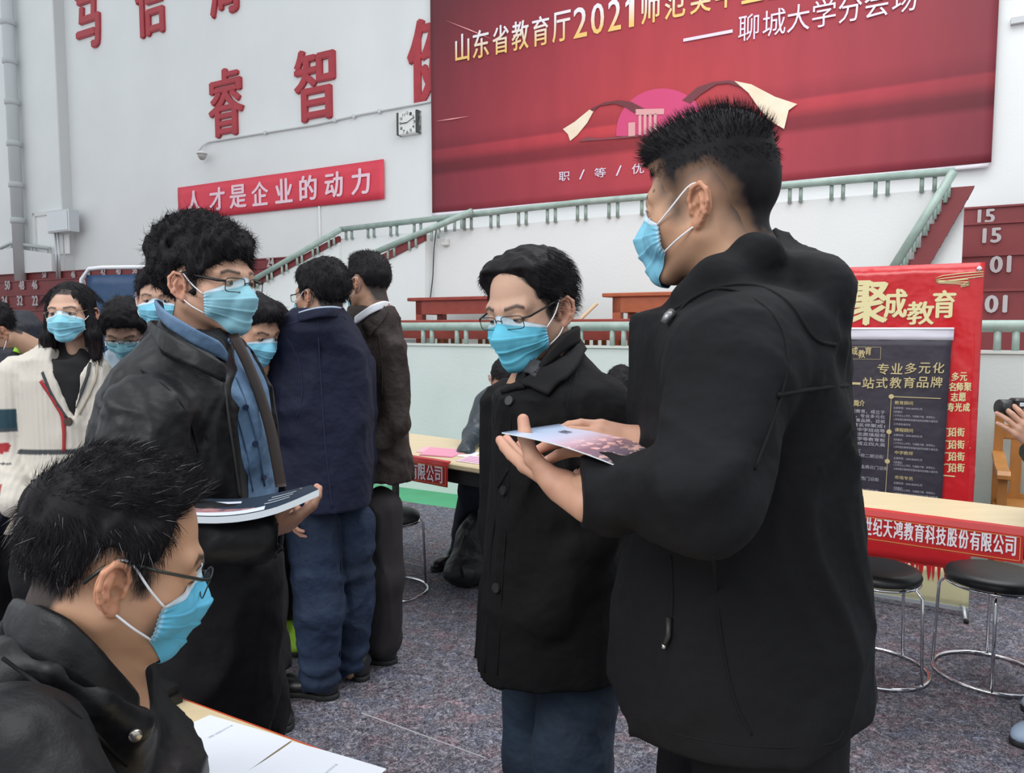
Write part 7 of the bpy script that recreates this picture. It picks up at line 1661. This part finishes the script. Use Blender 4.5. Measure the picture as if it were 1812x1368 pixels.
for y, h_, lines in ((709, '教育顾问', (720, 726, 734, 741, 748)), (757, '课程顾问', (768, 775, 783, 790)), (797, '中学教师', (809, 815, 822, 829)), (841, '市场专员', (853, 860, 866, 873))):
    glyph(h_, 1584, y, 1616, y + 6.5, gld, hs, hface, .01, .0006)
    for k, yy in enumerate(lines): glyph(('主要职责：5000-8000元/月', '任职要求：', '1.大专及以上学历，沟通能力强，有责任心', '2.具有团队精神和较强的组织协调能力者优先', '工作经验者优先')[k], 1582, yy, (1632, 1598, 1655, 1660, 1612)[k], yy + 4, fine, hs, hface, .0, .0005)
# blue poster on the left with a bent tube stand
bd = 3.7; ba, bb = pt(152, 487, bd), pt(330, 482, bd - .12); be = bb[:2] - ba[:2]; BW = np.linalg.norm(be); be /= BW; bnn = np.array((-be[1], be[0]))
bf = lambda x, o, z: (ba[0] + be[0] * x - bnn[0] * o, ba[1] + be[1] * x - bnn[1] * o, z)
def bp_(px, py_): p = pt(px, py_, 1.0); d = p[:2]; t = (ba[:2] @ bnn) / (d @ bnn); w_ = d * t; return float((w_ - ba[:2]) @ be), CH + (p[2] - CH) * t
bl = thing('blue_poster', bf(.4, 0, 0), 'dark blue poster with white and gold characters on a tube stand, behind the women', 'poster')
cloth_sheet('printed_sheet', mat('dark_blue_print', (.012, .045, .115), .5, bump2=.3, b2scale=5), bl, 0, .80, .25, ba[2], 0, 20, 30, .004, .002, lambda u, n, z: bf(u, -n, z), 2.0)
tbm = mat('white_tube', (.62, .64, .68), .4)
MB().tube([bf(-.03, .0, .02), bf(-.035, .0, ba[2] - .12), bf(-.025, 0, ba[2] - .02), bf(.02, 0, ba[2] + .03), bf(.10, 0, ba[2] + .035), bf(.78, 0, ba[2] + .03), bf(.83, 0, ba[2] - .1), bf(.83, 0, .02)], .010, 10).build('tube_stand', tbm, bl, True)
for x in (-.03, .83): MB().tube([bf(x, .22, .012), bf(x, -.22, .012)], .012, 8).build('foot_tube', tbm, bl, True)
bt = lambda x, y, o: bf(x, .006 + o, y)
wp_ = mat('white_print', (.75, .76, .8), .5); yp = mat('yellow_gold_print', (.72, .52, .14), .5)
def bg(ch, x0, y0, x1, y1, m): ua, _ = bp_(x0, y0); ub, _ = bp_(x1, y0); _, z1 = bp_(x0, y0); _, z0 = bp_(x0, y1); text('lettering', ch, m, bt, ua, ub, z0, z1, bl, .001, .01)
bg('口', 172, 556, 190, 580, wp_); bg('晟', 236, 550, 260, 580, yp); bg('途', 262, 550, 288, 580, yp); bg('公司', 175, 603, 196, 613, wp_); bg('白', 256, 507, 272, 540, wp_)
for x0, x1, y in ((237, 300, 544), (170, 182, 585)): ua, z_ = bp_(x0, y); ub, _ = bp_(x1, y); MB(lambda a_, b_, c_: bf(a_, .006 + b_, c_)).box(ua, ub, 0, .001, z_ - .004, z_ + .001).build('gold_rule', yp, bl)
# wooden armchairs by the parapet at the right
chair_m = mat('honey_varnished_wood', (.46, .20, .05), .35, var=.2, vscale=5, stretch=(4, 4, 1), spec=.5); chair_m2 = mat('dark_varnished_wood', (.22, .075, .025), .35, var=.2, vscale=5, stretch=(4, 4, 1), spec=.5)
def armchair(cx, cy, ang, m, label, zt=.98):
    fr_ = lambda x, y, z: (cx + x * math.cos(ang) - y * math.sin(ang), cy + x * math.sin(ang) + y * math.cos(ang), z)
    t = thing('armchair', (cx, cy, 0), label, 'chair'); W = .29
    for s in (-1, 1):
        MB(fr_).prism([(s * W - .022, 0), (s * W + .022, 0), (s * W + .022, zt), (s * W - .022, zt)], .21, .25).build('back_post', m, t)
        MB(fr_).box(s * W - .022, s * W + .022, -.24, -.20, 0, .66).build('front_leg', m, t)
        MB(fr_).prism([(0, 0), (1, 0), (1, 1), (0, 1)], 0, 1) if False else None
        a_ = MB(fr_); pr = [(-.30, .655), (-.28, .675), (-.10, .672), (.10, .70), (.22, .715), (.22, .68), (.08, .665), (-.10, .640), (-.27, .625), (-.30, .635)]
        vs = [(s * W - .03, y, z) for y, z in pr] + [(s * W + .03, y, z) for y, z in pr]; n = len(pr)
        a_.add(vs, [tuple(range(n)), tuple(range(2 * n - 1, n - 1, -1))] + [(i, n + i, n + (i + 1) % n, (i + 1) % n) for i in range(n)]).build('armrest', m, t)
        MB(fr_).box(s * W - .016, s * W + .016, -.2, .21, .36, .41).build('side_rail', m, t)
    MB(fr_).box(-W, W, .215, .245, zt - .135, zt - .045, .006).build('top_rail', m, t)
    for k in range(5): x = -.20 + .10 * k; MB(fr_).box(x - .028, x + .028, .22, .24, .45, zt - .13).build('slat', m, t)
    MB(fr_).box(-W, W, -.24, .24, .41, .44, .006).build('seat', m, t)
    MB(fr_).box(-W, W, .215, .24, .44, .47).box(-W, W, -.235, -.215, .35, .41).build('seat_rail', m, t)
    return t
def hx(px, d): return pt(px, 700, d)[0]
armchair(hx(1890, 4.05), 4.05, -AN, chair_m, 'honey-coloured slatted wooden armchair at the right edge by the parapet', .92)
armchair(hx(1640, 4.22), 4.38, -AN, chair_m2, 'darker wooden armchair mostly hidden behind the red poster', .93)
# black backpack on the floor
bx, by = P_(832, 1010, 4.14)[0], 4.16
def bag(P):
    q = ell(P, (bx + .05, by + .05, .17), (.15, .12, .22)); q = smin(q, ell(P, (bx - .02, by - .02, .08), (.13, .12, .10)), .05); q = smin(q, cap(P, (bx + .04, by, .35), (bx + .14, by, .34), .02), .04); return np.maximum(q, .001 - P[:, 2])
V, Fc = mesh_sdf(bag, (bx - .25, by - .22, -.01), (bx + .30, by + .26, .46), .009, lambda P: wrinkle(P, .016, 9.0, 301))
bgm = mat('black_bag_nylon', (.012, .012, .014), .5, bump2=.6); bp0 = thing('backpack', (bx + .03, by, 0), 'limp black bag on the floor behind the coat man', 'bag'); mk('bag_body', V, Fc, bgm, bp0, True)
MB().tube([(bx - .02, by - .10, .30), (bx - .06, by - .14, .2), (bx - .03, by - .15, .08)], .008, 8).build('strap', bgm, bp0, True)
# near table with papers and black folders
c0 = pz(318, 1233, .75); cA = pz(560, 1322, .75); cB = pz(205, 1287, .75); e_ = (cA[:2] - c0[:2]); e_ /= np.linalg.norm(e_); n_ = np.array((e_[1], -e_[0])); n_ = n_ if n_ @ (cB[:2] - c0[:2]) > 0 else -n_
ft = thing('table', (c0[0], c0[1], 0), 'pale wooden table in front of the seated man, white sheets on it', 'table')
ff = lambda a_, b_, c_: (c0[0] + e_[0] * a_ + n_[0] * b_, c0[1] + e_[1] * a_ + n_[1] * b_, c_)
MB(ff).box(0, 1.2, 0, .40, .722, .75, .004).build('tabletop', table_top, ft)
MB(ff).box(-.0015, 1.2, -.002, .0, .724, .748).build('edge_strip', mat('orange_red_edge', (.62, .09, .03), .4), ft)
MB(ff).box(.04, 1.16, .03, .37, .65, .722).build('apron', under_black, ft)
for a_ in (.05, 1.12):
    for b_ in (.04, .33): MB(ff).box(a_, a_ + .035, b_, b_ + .03, 0, .722).build('leg', under_black, ft)
def paperq(name, label, quad, z, m, th=.0010):
    P4 = [pz(x, y, z) for x, y in quad]; f = lambda a, b: (P4[0] * (1 - a) + P4[1] * a) * (1 - b) + (P4[3] * (1 - a) + P4[2] * a) * b + np.array((0, 0, th + .0008 * math.sin(a * 5 + b * 3 + 1)))
    o = sheet(name, f, 10, 10, th, m); tag(o, label, 'paper'); return o, f
wp1 = mat('bright_white_paper', (.80, .83, .90), .6)
o, f = paperq('paper_sheet', 'white printed sheet on the near table, left of the other sheet', [(276, 1306), (371, 1266), (516, 1311), (400, 1392)], .7515, wp1)
gp = mat('faint_grey_print', (.58, .61, .68), .6)
def pl(o, f, a, b, wa, wb, s): text('lettering', s, gp, lambda x, y, o_: tuple(f(b + y, a + x) + np.array((0, 0, .0004 + o_))), 0, wa, wb, 0, o, .0002) 
text('lettering', '扫描二维码关注公众号', gp, lambda x, y, o_: tuple(f(.5 + x, .36 + y) + np.array((0, 0, .0003 + o_))), 0, .42, -.03, .0, o, .0002)
o, f = paperq('paper_sheet', 'white sheet on the near table at the bottom edge of the photo', [(400, 1392), (518, 1313), (684, 1362), (600, 1440)], .7515, wp1)
text('lettering', '扫描二维码关注公众号', gp, lambda x, y, o_: tuple(f(.4 + x, .60 + y) + np.array((0, 0, .0003 + o_))), 0, .42, -.03, .0, o, .0002)
blackf = mat('black_folder_cover', (.010, .010, .012), .45, bump=.2, bscale=150)
def slab(name, label, quad, z0, z1, m, cat, edge=None):
    P4 = [pz(x, y, z1) for x, y in quad]; vs = [tuple(p) for p in P4] + [(p[0], p[1], z0) for p in P4]
    t = thing(name, tuple(np.mean(P4, 0)[:2]) + (z0,), label, cat)
    mk('cover', vs, [(0, 1, 2, 3), (7, 6, 5, 4)] + [(i, i + 4, (i + 1) % 4 + 4, (i + 1) % 4) for i in range(4)], m, t); return t, P4
t, P4 = slab('folder', 'black folder lying on the far end of the near table, lower one', [(180, 1290), (323, 1226), (300, 1195), (120, 1230)], .7505, .768, blackf, 'folder')
t, P4 = slab('folder', 'black folder with a pale grey edge, on top of the other folder', [(190, 1272), (316, 1212), (250, 1184), (120, 1215)], .7685, .782, blackf, 'folder')
A_, B_ = pz(245, 1249, .775), pz(308, 1219, .775); MB().tube([tuple(A_ + np.array((.0, -.004, 0))), tuple(B_ + np.array((.0, -.004, 0)))], .0028, 6).build('pale_edge', mat('pale_edge', (.5, .5, .52), .4), t, True)
